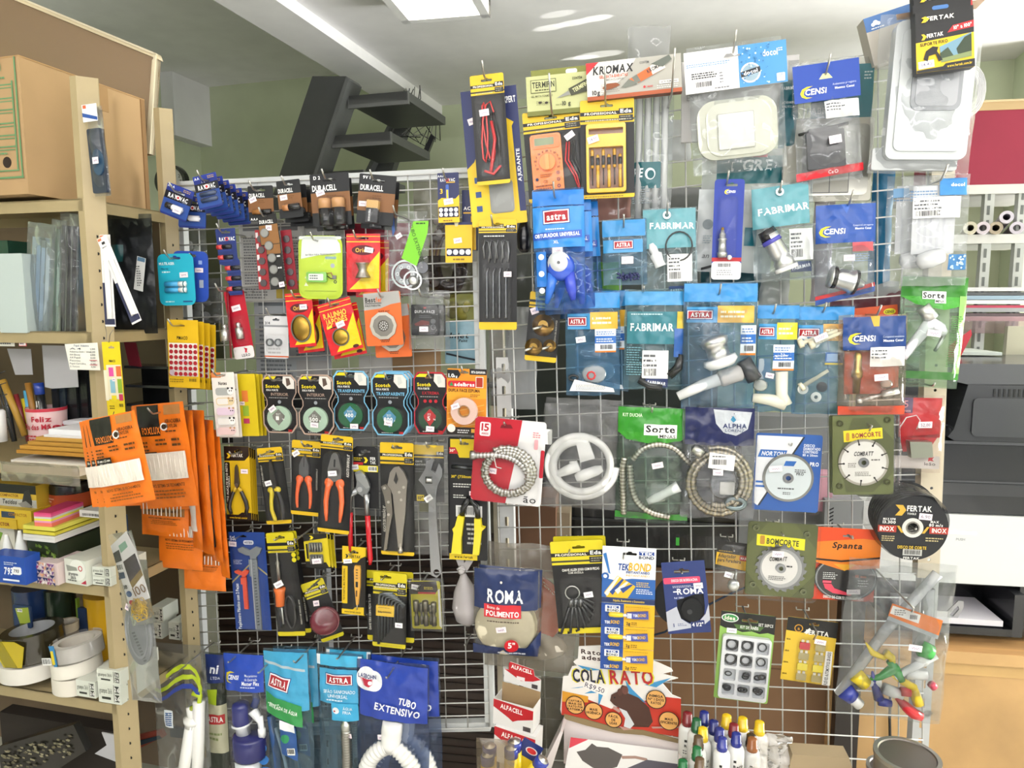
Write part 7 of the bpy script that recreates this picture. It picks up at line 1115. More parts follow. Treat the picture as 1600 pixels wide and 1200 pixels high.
it,p=pouch('tap_valve_bag','royal blue headed bag with chrome tap body and red blue seam','tap',1276,318,1364,466,98,2,'f10:#dfe3e8',12,5,108,3);p.patch(0,3,88,62,'h:#1d4a9c');p.flat([(36,3),(44,18),(50,3)],'h:#2a5cb4');censi(p,24,44,1.0);p.text('Compatível com registros',68,36,2.8,'#cdd8ee',0,wid=30);p.text('Mesmo Censi',68,41,3,'#e6ebf6',1,wid=24);p.patch(52,62,84,76,'#c9555c');p.lines(54,78,84,92,4,'#7d93b4');q=it.part('tap_body','chrome tap body');q.prof((18,112,12),(70,128,12),[(0,8),(.04,17),(.16,17),(.2,13),(.26,16),(.6,17),(.64,19),(.72,19),(.76,10),(.86,8),(1,4)],'m:#cdcfd0',22);q.prof((22,114,12),(28,115,12),[(0,17.6),(1,17.6)],'g:#1c1c1e',22);q.prof((54,123,12),(58,124,12),[(0,19.4),(1,19.4)],'g:#222224',22);p.patch(0,134,88,140,'h:#b3262e',skew=-20);p.patch(0,140,88,148,'h:#26478f',skew=-20);it.part('bag_front').bag(0,60,88,146,30,'f6:#eef1f4',5,109);it.sticker(44,86,16,9,0,30);it.hook(46,4,'holding the royal blue headed tap bag',14,24)
# teal and white things behind the mesh
for(x0,y0,x1,y1,c,l)in((1096,420,1190,470,'#17505c','dark teal bag behind the mesh under the valve stem card'),(1186,425,1232,485,'#c9cccc','clear bag of white parts behind the mesh'),(1360,260,1392,455,'#1f6f9a','blue and white leaflet bag behind the mesh'),(1290,440,1400,470,'#d9dde0','pale plastic sheet behind the mesh'),(1300,455,1410,490,'#6a3a44','dark and red folded bags on the shelf behind the mesh'),(930,300,985,345,'#d9a79a','pink tinted bag behind the screwdriver card'),(790,480,838,640,'#b9bbbb','cloudy pipe bag hanging behind the wire brushes'),(1270,290,1300,470,'#c9bfc6','pale lilac bag behind the chrome valve'),(925,410,970,470,'#6fa82e','lime green bag behind the bead chain bag')):
 it=G('backing_bag',l,'bag',(x0+x1)/2,(y0+y1)/2,x1-x0,y1-y0,-35,0,solo=True);it.part('backing_bag').bag(0,0,x1-x0,y1-y0,9,('h:' if c[1]<'b' else 'f60:')+c,5,x0,ragged=3)
# third row
def band_kit(l,x0,y0,x1,y1,off,seed,rot=0,hl=24,tag='#e0a93a',logo=True):
 it,p=pouch('fitting_kit_bag',l,'fitting kit',x0,y0,x1,y1,off,rot,'f22:#7fb4d6',12,5,seed,3);w=it.w;p.patch(0,2,w,hl,'h:#2b86c6');p.patch(w*.04,hl+8,w*.96,hl+32,'h:#3b92c8');p.patch(w*.46,hl+6,w*.96,hl+32,'h:'+tag);p.lines(w*.5,hl+12,w*.9,hl+26,2,'#f0e6c9')
 if logo:astra(p,w*.22,hl+20,w*.34,13)
 return it,p
def blue_label(it,p,u,v,w,h):q=it.part('product_label','white and blue label');q.surf=p.surf;q.lay=2.2;q.patch(u,v,u+w,v+h,'#e6eaee');q.patch(u,v+h*.3,u+w,v+h*.62,'#2b66b4');q.patch(u,v+h*.93,u+w,v+h,'#d97a2c');q.lines(u+2,v+h*.08,u+w-2,v+h*.26,2,'#4a78b8');q.lines(u+2,v+h*.38,u+w-2,v+h*.58,2,'#dfe8f2');q.barcode(u+w*.2,v+h*.64,u+w*.9,v+h*.92,None)
it,p=band_kit('blue bag with drain parts, red washer and white leaflet',884,456,968,618,85,111,1,26);blue_label(it,p,46,58,32,36);q=it.part('drain_part','clear drain part with red ring');q.ball(44,128,6,20,16,9,'f40:#d6dadc',14);q.tube([(40+6*math.cos(t*.8),130+6*math.sin(t*.8),14)for t in range(8)],1.6,'g:#c22d30',7,True);q.tube([(12+7*math.cos(t*.6),134+4*math.sin(t*.6),8)for t in range(11)],1.8,'g:#1e2022',7,True);r=it.part('leaflet','white folded leaflet');r.poly([(6,154),(14,136),(74,150),(76,156)],14,15,'#e6e4e2');r.surf=lambda u,v:15;r.lines(16,144,66,153,4,'#8b8d90');it.sticker(24,74,15,9,8,4,surf=p.surf,pink=False);it.stack(1,14,-4,-26,'blue fitting kit bag behind the red washer one',0)
it,p=pouch('valve_kit_bag','teal printed bag with white tag and black rubber parts','repair kit',976,453,1072,608,98,0,'f18:#9cc4cf',12,6,112,3);p.patch(0,3,92,24,'h:#3f8fc4');p.patch(4,34,80,84,'h:#377884');p.text('FABRIMAR',42,58,11,'#e9f1f1',1,wid=66);p.lines(10,36,74,40,1,'#bcd8dc');p.lines(4,88,30,134,12,'#6f9aa4');p.patch(80,34,92,60,'h:#d9b83a');p.patch(76,60,90,104,'h:#2b5ca4');label(it,p,28,94,68,138,3);p.patch(34,138,68,152,'h:#1d3060');p.text('FABRIMAR',51,145,5,'#e9eef4',1,rot=-6,wid=28);q=it.part('rubber_part','black rubber parts');q.tube([(70,134,4),(84,120,5),(88,100,5)],[7,8,6],'g:#222426',10);q.tube([(24,140,4),(40,150,4),(60,152,4)],6,'g:#2b2d30',10);hook_at(1005,455,108,'holding the teal printed kit bag',30,10)
it,p=band_kit('large blue bag with chrome drain valve and white elbow pipe',1068,442,1178,640,108,113,0,30);p.text('',0,0,1,'#111111');blue_label(it,p,86,66,24,46);q=it.part('drain_valve','chrome drain valve with white nut');q.prof((44,84,12),(60,128,12),[(0,14),(.1,22),(.3,20),(.34,17),(.7,17),(.74,24),(.9,24),(1,16)],'m:#c6c7c8',22);q.prof((55,116,12),(60,130,12),[(0,25),(.5,27),(1,20)],'g:#e3e5e6',22);r=it.part('elbow_pipe','white elbow pipe');r.tube([(-6,178,14),(30,160,14),(66,146,14)],[7,9,10],'g:#e9eaea',14);r.prof((56,150,14),(90,138,14),[(0,11),(.1,13),(.9,13),(1,10)],'f60:#d9d6d4',16);r.tube([(92,120,8),(110,150,8)],12,'g:#3b3e42',12);it.part('bag_front').bag(0,34,100,196,32,'f6:#eaf2f6',6,114,ragged=4);it.hook(52,18,'holding the large drain valve bag',14,20)
it,p=band_kit('blue bag with yellow patch and pale elbow pipe',1182,476,1244,644,95,115,0,22,'#d9c42a');blue_label(it,p,24,62,32,40);q=it.part('elbow_pipe','cream elbow pipe');q.tube([(38,104,8),(40,140,8),(46,156,8)],[10,9,11],'g:#dedcca',14);q.tube([(46,154,8),(20,148,8),(-4,146,8)],[11,9,7],'g:#d9d7c6',14);q.ball(8,126,6,12,10,9,'f60:#d2d4cc',12);q.rect(4,84,22,116,2,8,'g:#9aa6ae',2);it.sticker(20,110,12,8,-10,4,surf=p.surf);it.hook(22,14,'holding the pale elbow pipe bag',14,20)
it,p=band_kit('blue bag with cream plastic bolts and washers',1242,478,1328,648,88,116,0,22,'#c99a4e');q=it.part('plastic_bolt','cream plastic bolts');[q.prof(a,b,[(0,7),(.12,7),(.13,3.4),(1,3)],'g:#dcd6bc',12)for a,b in(((4,60,12),(60,38,12)),((20,62,14),(76,36,14)),((10,128,10),(50,100,10)))];[q.disc(u,v,8,8,12,'g:#d9dbd4',hole=3,n=18)for u,v in((10,54),(28,58),(14,130),(34,142))];q.disc(42,126,8,8,12,'g:#3c3f42',n=16);r=it.part('product_label','small blue barcode label');r.surf=p.surf;r.lay=2;r.patch(44,72,70,88,'#3f6aa8');r.barcode(46,74,66,86,'#9cb4d4');r.patch(44,88,70,91,'#d9c04a');it.part('bag_front').bag(0,26,84,168,26,'f6:#eaf2f6',5,117);it.sticker(34,48,20,9,26,27);it.hook(38,10,'holding the plastic bolt bag',14,20)
it=G('cartridge_card','orange header card behind the brass cartridge bag','cartridge',1358,520,86,80,60,6,solo=True);p=it.part('cartridge_card');p.rect(0,0,86,110,0,1,'#cf5426');p.surf=lambda u,v:1;p.flat(p.circ(74,10,9,16,5),'#e0cf2a');p.text('CENSI',74,10,4,'#2a3a1c',1,wid=13);p.lines(62,18,82,22,1,'#e6b84a')
it,p=pouch('cartridge_bag','navy headed bag with brass cartridge over orange backing','cartridge',1312,492,1412,650,105,2,'f10:#ecdccd',12,6,118,3);p.patch(6,3,98,54,'h:#1c3f80');p.flat([(46,2),(50,18),(58,18),(60,2)],'#c9a83a');censi(p,34,36,1.05);p.text('Compatível mecanismo',78,34,3,'#cdd8ee',0,wid=32);p.text('Mesmo Censi',78,40,3.6,'#e6ebf6',1,wid=30);q=it.part('orange_backing','orange card');q.rect(10,56,90,124,-3,-2,'#c9542c');p.patch(0,142,98,156,'h:#cf4a2c');label(it,p,44,50,96,80,3,True);q=it.part('cartridge','brass cartridge');q.prof((28,58,8),(26,122,8),[(0,4),(.1,6),(.4,6),(.45,8),(.6,8),(.62,6),(1,5)],'m:#b39a62',14);q.prof((26,134,12),(86,118,12),[(0,5),(.1,6),(.12,3),(.3,3),(.32,5),(.4,3),(.6,3),(.62,6),(1,6)],'m:#c4c2be',14);q.ball(70,108,8,10,8,6,'f50:#ecd6c6',10);it.part('bag_front').bag(0,52,98,156,24,'f6:#f4efe9',6,119);it.sticker(58,96,20,10,4,25);hook_at(1368,492,118,'holding the brass cartridge bag',10,20)
# fourth row: hoses
def coil(it,u,v,rx,ry,turns,r,c,z=8,ribs=True,n=60,lab=None,a0=0,dz=3,spread=.1):
 q=it.part('shower_hose',lab);N=int(n*turns);P=[];R=[]
 for i in range(N+1):a=a0+2*math.pi*i/n;k=1-spread*i/n;P.append((u+rx*k*math.cos(a),v+ry*k*math.sin(a),z+dz*i/n*1.0));R.append(r*(1.08 if i%4<2 else.84)if ribs else r)
 q.tube(P,R,c,10,alt='m:#8f8b80' if ribs else None);return q,P
it=G('shower_hose_card','red and white card marked 15 with coiled chrome shower hose','shower hose',794,721,112,134,108,-4)
p=card(it,'#e2e0df',5);p.flat([(0,4),(4,0),(74,0),(66,70),(56,134),(4,134),(0,130)],'#b81a2c');p.fr(8,8,25,30,'#e6dede',3);p.text('15',16.5,16,11,'#b81a2c',1,wid=12);p.text('ANOS',16.5,26,3,'#b81a2c',1,wid=11);p.fr(106,44,112,88,'#b81a2c',2);p.lines(92,16,104,26,3,'#d97a84');p.fr(95,28,101,44,'#e6a4aa',2);p.text('ão',94,124,11,'#2b2b2d',0,wid=20);p.flat([(42,10),(56,8),(60,14),(40,15)],'#7a0f1c')
q,P=coil(it,58,82,42,38,2.4,5,'m:#b9b9b6',8,True,90,a0=-2.2,lab='chrome shower hose');q.hose([(4,60,20),(20,58,20),(40,56,18),(62,59,16),(80,70,14),(90,84,12)],5,'m:#cfcfcc','m:#8f8c86');q.prof((-2,60,20),(10,59,20),[(0,7),(.6,7.4),(.7,5.6),(1,5.6)],'m:#a9a9a6',8);q.tube([(40,48,24),(36,58,27),(40,74,22),(48,76,18)],.8,'g:#eeeeea',6);it.part('blister').blister(2,34,108,132,28,r=14);it.sticker(32,84,14,9,-4,2);it.hook(48,8,'holding the red hose card',16,8)
it,p=pouch('shower_kit_bag','clear bag with coiled white shower hose and white spray gun','shower hose',850,622,966,796,95,-2,'f8:#e6e6e6',12,7,121,4);coil(it,58,104,55,52,1.8,6,'g:#eeeeea',6,False,48,spread=.16,lab='white shower hose');q=it.part('spray_gun','white spray gun');q.poly([(50,68),(70,66),(80,90),(58,98)],6,20,'g:#efefec');q.prof((20,122,10),(56,104,12),[(0,5),(.5,8),(1,9)],'g:#efefec',14);q.prof((52,124,12),(92,106,12),[(0,6),(.2,9),(.8,8),(1,5)],'g:#f1f1ee',14);q.tube([(46,98,10),(48,112,12)],6,'g:#e3e3e0',12);q=it.part('wall_holder','white wall holder');q.rect(0,50,12,74,2,12,'g:#e9e9e6',2);it.part('bag_front').bag(-2,10,116,172,30,'f7:#f2f2f2',8,122,ragged=4)
it,p=pouch('shower_kit_bag','green topped bag with chrome shower hose and spray','shower hose',964,634,1076,818,98,-1,'f12:#9ab8a4',12,6,123,3);p.patch(0,2,112,42,'h:#2f8a22');p.flat([(0,40),(112,40),(96,52),(56,58),(14,52)],'h:#378f26');p.text('KIT DUCHA',22,14,5,'#cfe6c4',1,wid=30);p.flat([(40,27),(90,27),(90,48),(62,48),(62,44),(40,44)],'#eceee8');p.text('Sorte',65,34,10,'#1b1d1b',1,wid=44);p.text('MINAS',76,45,5,'#1b1d1b',0,wid=24);p.patch(0,168,112,178,'h:#2f7a26');q=it.part('shower_hose','chrome shower hose')
q.hose([(14,172,8),(12,140,8),(10,100,8),(12,82,8)],5.4,'m:#c5c3b8','m:#8f8b80');q.hose([(24,84,12),(40,66,12),(64,58,12),(88,64,12),(112,86,10)],4.6,'m:#c9c6ba','m:#8f8b80');q.hose([(20,92,12),(24,124,12),(34,150,12),(56,166,12),(84,172,10)],5.2,'m:#c5c2b6','m:#8f8b80');q=it.part('spray_gun','chrome and white spray gun');q.prof((50,150,10),(96,122,12),[(0,5),(.3,8),(.6,7),(1,9)],'g:#dcdedc',14);q.ball(66,134,8,22,16,8,'f30:#dfe3e0',12);it.part('bag_front').bag(2,46,110,180,30,'f7:#e9f2ec',8,124,ragged=3);it.sticker(62,88,17,9,14,31);hook_at(1018,642,108,'holding the green topped shower bag',20,12)
it,p=pouch('shower_kit_bag','navy topped bag with thick coil of chrome shower hose','shower hose',1066,632,1178,812,108,0,'f8:#dfe2e6',12,6,125,4);p.patch(4,4,108,62,'h:#1c2350');p.flat([(46,6),(104,10),(98,36),(80,46),(62,42),(50,28)],'h:#b9bec4');p.flat([(76,16),(80,22),(76,26),(72,22)],'#2a7fa4');p.text('ALPHA',78,31,6.6,'#22305e',1,wid=36);p.text('LORENZ',78,38,4.4,'#4a5674',0,wid=28);coil(it,56,120,50,54,2.6,5.2,'m:#aba28c',8,True,100,a0=-1.9,spread=.13,lab='chrome shower hose');q=it.part('shower_part','steel flange and fittings');q.tube([(82+14*math.cos(t*.5),152+8*math.sin(t*.5),16)for t in range(13)],4.5,'m:#7d8a8c',10,True);q.prof((16,66,18),(30,76,18),[(0,7),(1,8)],'m:#c6c6c2',12);q.ball(64,122,10,22,26,9,'f30:#d6dade',12);q.rect(58,118,80,138,14,20,'g:#c9c9c4',2);it.part('bag_front').bag(0,50,112,178,32,'f7:#f0f0f2',8,126,ragged=4)
q=it.part('barcode_card','white barcode card');q.poly([(40,70),(78,74),(76,98),(38,94)],34,34.6,'#e9e7e4');q.surf=lambda u,v:34.6;q.barcode(42,79,66,91,None);q.lines(44,74,70,78,1,'#55565a');it.sticker(53,101,15,9,0,34);
# discs in blisters
def disc_pack(l,x0,y0,x1,y1,off,rot):it=G('disc_pack',l,'cutting disc',(x0+x1)/2,(y0+y1)/2,x1-x0,y1-y0,off,rot);return it
it=disc_pack('blue and white blister with smooth rimmed diamond disc',1180,677,1279,800,92,-1);w,h=it.w,it.h
p=card(it,'#1f57a6',4,(54,12,22,5));p.flat([(2,4),(70,4),(8,116),(2,112)],'#e6e8ea');p.flat([(70,4),(73,4),(11,116),(8,116)],'#20262c');p.flat([(8,26),(48,26),(44,38),(4,38)],'#2a66b4');p.text('NORTON',27,32,6.4,'#eef2f6',1,sh=.2,wid=34);p.text('DISCO',80,17,4,'#e6edf6',1,wid=16);p.text('DIAMANTADO',84,22,4,'#e6edf6',1,wid=25);p.text('CONTÍNUO',82,27,4,'#e6edf6',1,wid=22);p.text('110 x 20mm',82,32,3.4,'#e6edf6',1,wid=22);p.text('PRO',89,46,6,'#eef2f6',1,wid=13);p.fr(3,76,22,79,'#2a66b4');p.fr(3,83,18,86,'#2a66b4')
def ring_disc(it,u,v,r,rim,face,z=3,hub='#8b8d8f',segs=0,teeth=0):
 q=it.part('disc','steel disc');q.disc(u,v,r,z,z+2,rim,hole=r*.17,n=48);q.disc(u,v,r*.9,z+2,z+2.6,face,hole=r*.17,n=44);it.part('hub','steel centre bushing',q).disc(u,v,r*.21,z+2.6,z+5,'m:'+hub,hole=r*.1,n=20);q.surf=lambda a,b:z+2.6
 for k in range(segs):a=2*math.pi*k/segs+.3;d=.05;q.poly([(u+r*m*math.cos(a+e),v+r*m*math.sin(a+e))for m,e in((.8,-.03),(1.01,-.02),(1.01,.02),(.8,.03))],z+2.6,z+3,'d:#26241f');q.disc(u+r*.79*math.cos(a),v+r*.79*math.sin(a),1.6,z+2.6,z+3.1,'d:#26241f',n=8)
 for k in range(teeth):a=2*math.pi*k/teeth;q.poly([(u+r*m*math.cos(a+e),v+r*m*math.sin(a+e))for m,e in((.97,0),(1.12,.05),(1.06,.2),(.97,.22))],z,z+2,rim)
 return q
q=ring_disc(it,51,69,38,'m:#8d8e8a','#c9d2d4',3);q.flat([(46,42),(62,42),(58,50),(43,50)],'#2a66b4');q.lines(60,54,80,60,2,'#4a4d50');q.text('PRO',68,62,4,'#3a3d40',1,wid=11);q.lines(36,84,68,88,1,'#4a4d50',th=2);q.lines(44,91,58,96,2,'#4a4d50')
it.part('blister').blister(-2,-3,101,126,14,r=6);it.sticker(30,54,19,9,8,14.4);it.hook(50,16,'holding the blue diamond disc pack',20,6)
it=disc_pack('olive blister with segmented diamond disc, upper of the two olive ones',1303,648,1393,774,108,3);p=card(it,'#5f6638',3,(45,16,20,6));p.flat([(30,4),(60,4),(90,40),(90,90),(60,122),(20,122),(10,60)],'#4f552e');p.flat([(16,24),(73,20),(74,37),(17,42)],'#e3cf1f');p.text('BOMCORTE',50,31,7,'#8a1f30',1,rot=3,wid=42);p.fr(20,27,25,40,'#b9862a',2);[p.disc(u,v,5,1,4,'m:#4f5230',hole=2.6,n=14)for u,v in((11,12),(80,8),(10,112),(80,106))]
q=ring_disc(it,45,74,37,'m:#b3aea2','#d2d0ca',3,segs=9);q.text('COMBATT',45,60,6.5,'#2b2b2b',1,sh=.2,wid=28);q.lines(56,68,72,72,1,'#55504a',th=2);q.lines(22,74,34,82,3,'#77736a');q.lines(32,88,60,96,3,'#77736a');it.part('blister').blister(-5,-6,96,132,22,r=9);it.stack(1,-6,-2,-26,'olive diamond disc blister just behind the upper olive one',0);it.hook(45,16,'holding the upper olive disc pack',30,4)if False else it.hook(52,14,'holding the upper olive disc pack',26,-12)
it=disc_pack('olive blister with toothed saw disc, lower of the two olive ones',1168,815,1272,934,90,-1);p=card(it,'#4c5228',5,(51,14,24,6));p.flat([(30,0),(70,0),(104,40),(104,80),(70,119),(30,119),(0,80),(0,40)],'#5a6032');p.flat([(14,20),(86,24),(86,42),(14,38)],'#e3d91f');p.text('BOMCORTE',53,31,8.5,'#24301c',1,rot=-2,wid=48);p.fr(19,22,26,36,'#b9862a',2);[p.disc(u,v,5,1,4,'m:#6a6e52',hole=2.6,n=14)for u,v in((12,10),(88,16),(12,102),(88,108))]
q=ring_disc(it,52,72,35,'m:#77797a','m:#9a9c9c',3,teeth=20);q.disc(50,71,27,5.6,6,'#d6d4cf',hole=7,n=40);q.lay+=1;q.text('COMBATT',47,57,6.5,'#1f1f1f',1,sh=.15,rot=4,wid=26);q.lines(60,66,74,70,1,'#2a2a2a',th=2.4);q.lines(34,84,62,92,3,'#4a4a48');it.part('blister').blister(-3,-4,107,124,20,r=9);it.sticker(44,46,17,10,0,20.4);it.hook(50,16,'holding the lower olive disc pack',22,0)
it=G('disc_pack','orange headed card over black cutting disc pack','cutting disc',1322,882,97,120,84,0);q=it.part('backing','orange backing card');q.rect(0,60,92,119,-2,-1,'#cf3f22');q=it.part('disc','black printed disc');q.disc(48,82,47,0,4,'g:#1d1b1b',n=48,ry=36);q.surf=lambda u,v:4;q.disc(48,82,45,4,4.4,'#8d8f90',hole=43,n=48,ry=34.5);q.lay=1;q.text('Ø 115 mm',68,77,4,'#c9542c',1,wid=20);q.lines(14,72,38,84,4,'#c9c9c6');q.lines(66,82,84,94,3,'#c9c9c6');q.flat([(14,86),(27,86),(27,90),(14,90)],'#d9566a');q.flat([(15,91),(27,91),(32,98),(58,106),(56,109),(30,106),(18,99)],'#d9485c');q.text('DISCO DE CORTE DIAMANTADO',46,113,4,'#e6e2dc',1,rot=-2,wid=60)
p=it.part('header','orange printed header');p.poly([(0,0),(97,1),(96,62),(42,68),(0,56)],5,6,'#de7a24',[slot(p,48,13,16,3)]);p.surf=lambda u,v:6;p.flat([(0,0),(97,1),(97,18),(70,16),(0,24)],'#d2481f',holes=[slot(p,48,13,16,3)]);p.text('Spanta',48,28,9,'#17120e',1,sh=.2,wid=44);p.flat([(0,50),(40,52),(96,44),(96,47),(40,55),(0,53)],'#2a1a12');p.flat([(28,58),(62,58),(45,69)],'#e0a02e');it.sticker(60,102,20,8,4,6);it.hook(50,13,'holding the orange headed disc card',24,4)
it=G('red_tap_bag','bag with red header, steel cube and white lion print','tap',1435,678,66,122,70,0);q=it.part('header_card','red header card');q.rect(4,4,64,66,0,1,'#cf202a');q.poly([(6,66),(64,60),(50,84),(12,90)],0,1,'#b81a24');q.surf=lambda u,v:1;q.fr(4,4,22,28,'#4a1f5c');q.text('5',12,14,11,'#e6a0a8',0);q.text('ANOS',13,25,3,'#e6a0a8',1);q=it.part('steel_cube','brushed steel cube');q.poly([(14,70),(46,70),(49,94),(18,96)],4,26,'m:#a7aa9a');q=it.part('paper_insert','white insert with red emblem');q.rect(-2,96,66,116,0,1,'#dcd8d2');q.surf=lambda u,v:1;q.text('leão',52,108,5,'#3a3234',0,wid=16);q.flat([(50,96),(54,98),(58,96),(55,101),(58,104),(52,103),(49,104)],'#c42034');p=it.part('bag_film');p.bag(-4,0,68,122,18,'f4:#f3ecea',6,131,ragged=3);it.sticker(36,44,20,10,2,4,surf=p.surf,t='52,00');q=it.part('cord','white looped cord');q.tube([(2,50,12),(10,34,14),(24,30,15),(30,38,15),(26,52,14)],.9,'g:#f1e6e4',6)
# cutting disc stack
it=G('grinding_disc','black printed cutting disc, frontmost of the film wrapped stack','cutting disc',1425,824,106,106,120,0)
q=it.part('disc');q.disc(53,53,52,0,3,'d:#2a2b2d',hole=9,n=56);q.disc(53,53,50,3,3.3,'#232427',hole=9,n=52);q.surf=lambda u,v:3.3;q.lay=.5;q.flat([(26,17),(37,17),(42,25),(36,34),(26,34),(33,25)],'#c9a23c');q.text('FERTAK',61,22,8.5,'#e6e6e2',1,wid=36);q.text('TOOLS',50,30.5,2.8,'#e6e6e2',1,wid=13);q.text('MAX RPM',18,40,3.4,'#e6e6e2',1,wid=18);q.text('13.300',18,45,4.4,'#e6e6e2',1,wid=19);q.text('MAX',84,42,3.4,'#e6e6e2',1);q.text('80 m/s',86,47,4.4,'#e6e6e2',1,wid=20);q.fr(2,50,29,61,'#a8382c');q.fr(77,50,104,61,'#a8382c');q.text('INOX',15,55.5,6.6,'#f0e9e2',1,wid=21);q.text('INOX',91,55.5,6.6,'#f0e9e2',1,wid=21);q.flat([(29,50),(33,50),(40,61),(36,61)],'#c9a23c');q.flat([(73,50),(77,50),(70,61),(66,61)],'#c9a23c');q.lines(8,66,32,76,3,'#c9b98a');q.lines(72,66,98,74,2,'#c9b98a');q.text('DISCO DE CORTE',53,84,4.6,'#d9b83a',1,wid=42);q.barcode(40,87,68,97,'#b9b9b6');q.text('FERTAK',53,101,3.6,'#d9d9d4',1,wid=24);q.disc(53,53,15.5,3.3,4,'#d2d0c8',hole=10,n=30);q.disc(53,53,10,3.3,5,'m:#8d8b84',hole=8,n=24);it.sticker(70,34,19,10,-4,5,t='6,90')
it.build();it.stack(7,-2.2,-3.4,-7,'dark cutting disc in the film wrapped stack behind the front disc',0,group='cutting discs in the film wrapped stack')
it=G('disc_wrap','clear shrink film sleeve around the stack of cutting discs','film',1422,816,120,116,96,0,solo=True);it.part('disc_wrap').tube([(58,60,26),(55,56,0),(50,50,-46)],[55,56,54],'f10:#d9d9d9',40,caps=False);hook_at(1425,824,122,'through the middle of the cutting disc stack',16,4)
# lower row
it=G('drill_adapter_bag','small bag with black and yellow header and chrome adapter','drill adapter',1141,886,46,82,78,-4);q=it.part('header');q.rect(0,0,46,44,2,3,'#1c1b19');q.surf=lambda u,v:3;q.flat([(0,18),(46,20),(46,44),(0,38)],'#d9a821');q.text('Adaptador',16,23,5.4,'#2a220c',1,wid=27);q.text('para Furadeira',20,30,5.4,'#2a220c',1,wid=35);q.lines(3,14,30,17,1,'#c9a83a');q.flat([(35,20),(46,20),(46,28),(35,28)],'#c0262c');q.text('MAX',41,24,4,'#f1e6d8',1,wid=9);q=it.part('adapter','chrome adapter');q.ball(30,68,6,9,10,7,'m:#c9cccc');q.tube([(32,46,6),(31,62,6)],2,'m:#b9bcbc',8);it.part('bag_film').bag(0,2,46,82,12,'f9:#e4e4e2',4,141);it.sticker(21,51,14,9,-10,12,pink=False);it.hook(22,8,'holding the drill adapter bag',30,2)
it=G('rubber_disc_card','navy, pink and grey card around a black rubber backing disc','rubber disc',1072,933,66,116,80,7)
q=it.part('rubber_disc','black rubber disc');q.disc(24,64,41,-6,-1,'d:#18191b',n=44,ry=42);q.disc(40,78,16,-1,6,'d:#1c1d1f',n=30,ry=19);q.disc(36,80,4,6,8,'d:#3c3d40',n=16)
p=it.part('card');p.poly(p.rr(0,0,66,116,1),0,1,'#2a3a72',[slot(p,30,16,24,5),[(18,62),(46,54),(60,54),(60,74),(58,88),(48,98),(34,100),(22,92),(18,78)]]);p.surf=lambda u,v:1;p.fr(1,25,57,35,'#d9486a',2);p.text('DISCO DE BORRACHA',33,30,4,'#f3e2e8',1,wid=40);p.lines(14,38,46,42,2,'#cfd6ea');p.text('ROMA',40,48,9,'#f1f1f2',1,wid=40);p.fr(14,47,21,49,'#f1f1f2');p.text('Ref. 7505-1',22,58,2.6,'#cfd6ea',1,wid=14)
p.flat([(0,80),(17,72),(22,92),(34,101),(30,116),(0,116)],'#b9bcc6');p.flat([(34,101),(48,99),(60,86),(66,70),(66,96),(40,116),(30,116)],'#b9bcc6');p.flat([(0,112),(66,104),(66,116),(0,116)],'#26356c');p.fr(36,96,57,109,'#26356c',1);p.text('4 1/2"',46.5,102.5,5.6,'#f1f1f2',1,wid=17);p.text('1',10,102,5.5,'#26356c',1);p.lines(16,99,30,104,2,'#55608c');it.sticker(53,40,14,9,2,1.4,pink=False);it.hook(30,16,'holding the rubber disc card',14,0)
it=G('hex_key_ring_card','black and yellow card with ring of fanned hex keys','hex keys',907,917,82,150,92,6)
p=eda(it,38,0,(44,11),True,'#d6c41f',9);p.text('CHAVE ALLEN JOGO COM 10 PEÇAS',44,46,3.8,'#e6e4dc',1,rot=1,wid=58);p.text('COM ARGOLA',36,51,3.2,'#c9c7bf',1,wid=24);q=it.part('key_ring','steel ring');q.tube([(28+11*math.cos(t*.4),82+11*math.sin(t*.4),8)for t in range(16)],1,'m:#c9c9c6',7,True)
for k in range(8):a=math.radians(28+k*12);q=it.part('hex_key','dark hex key');L=34+k*5;q.tube([(30+8*math.cos(a),84+8*math.sin(a),7),(30+L*math.cos(a),84+L*math.sin(a),7),(30+(L+1)*math.cos(a)-9*math.sin(a)*.5,84+(L+1)*math.sin(a)+8*math.cos(a),7)],2.2,'g:#1a1b1d',7)
for k in range(3):q=it.part('hex_key','dark hex key with bright end');q.tube([(26+k*7,92,9),(22+k*8,104,9)],3.4,'m:#6f7072',8)
it.part('blister').blister(8,54,76,138,14,r=16);it.sticker(53,84,14,9,6,14.4,pink=False);it.hook(30,14,'holding the hex key ring cards',22,2);it.stack(1,2,-8,-22,'black and yellow card just behind the hex key ring card',-2)
it=G('glue_card','tall white, blue and yellow card with three glue tubes','glue',981,951,82,199,104,-.3)
p=card(it,'#e6e8ea',1,(42,11,22,4));p.text('TEK',68,9,4.6,'#1c3f8c',1,wid=22);p.fr(56,6,79,12,'#1c3f8c');p.text('TEK',68,9,4.4,'#f3f4f6',1,wid=20);p.text('BOND',67.5,15.5,4.4,'#1c2740',1,wid=23);p.text('TEK',33,32,10,'#1f4690',1,wid=17,sh=.1);p.text('BOND',58,31,12,'#dcae22',1,wid=34,sh=.1);p.text('INSTANTÂNEO'.replace('Â','A'),55,40,3.6,'#1f4690',1,wid=36);p.text('INSTANTANEO',55,45,3,'#dcae22',0,wid=36);p.fr(0,50,82,82,'#2a5fa8');p.flat([(0,60),(20,50),(82,48),(82,56),(0,80)],'#e6e8ea')if False else p.flat([(0,50),(20,44),(46,50),(20,54)],'#e6e8ea')
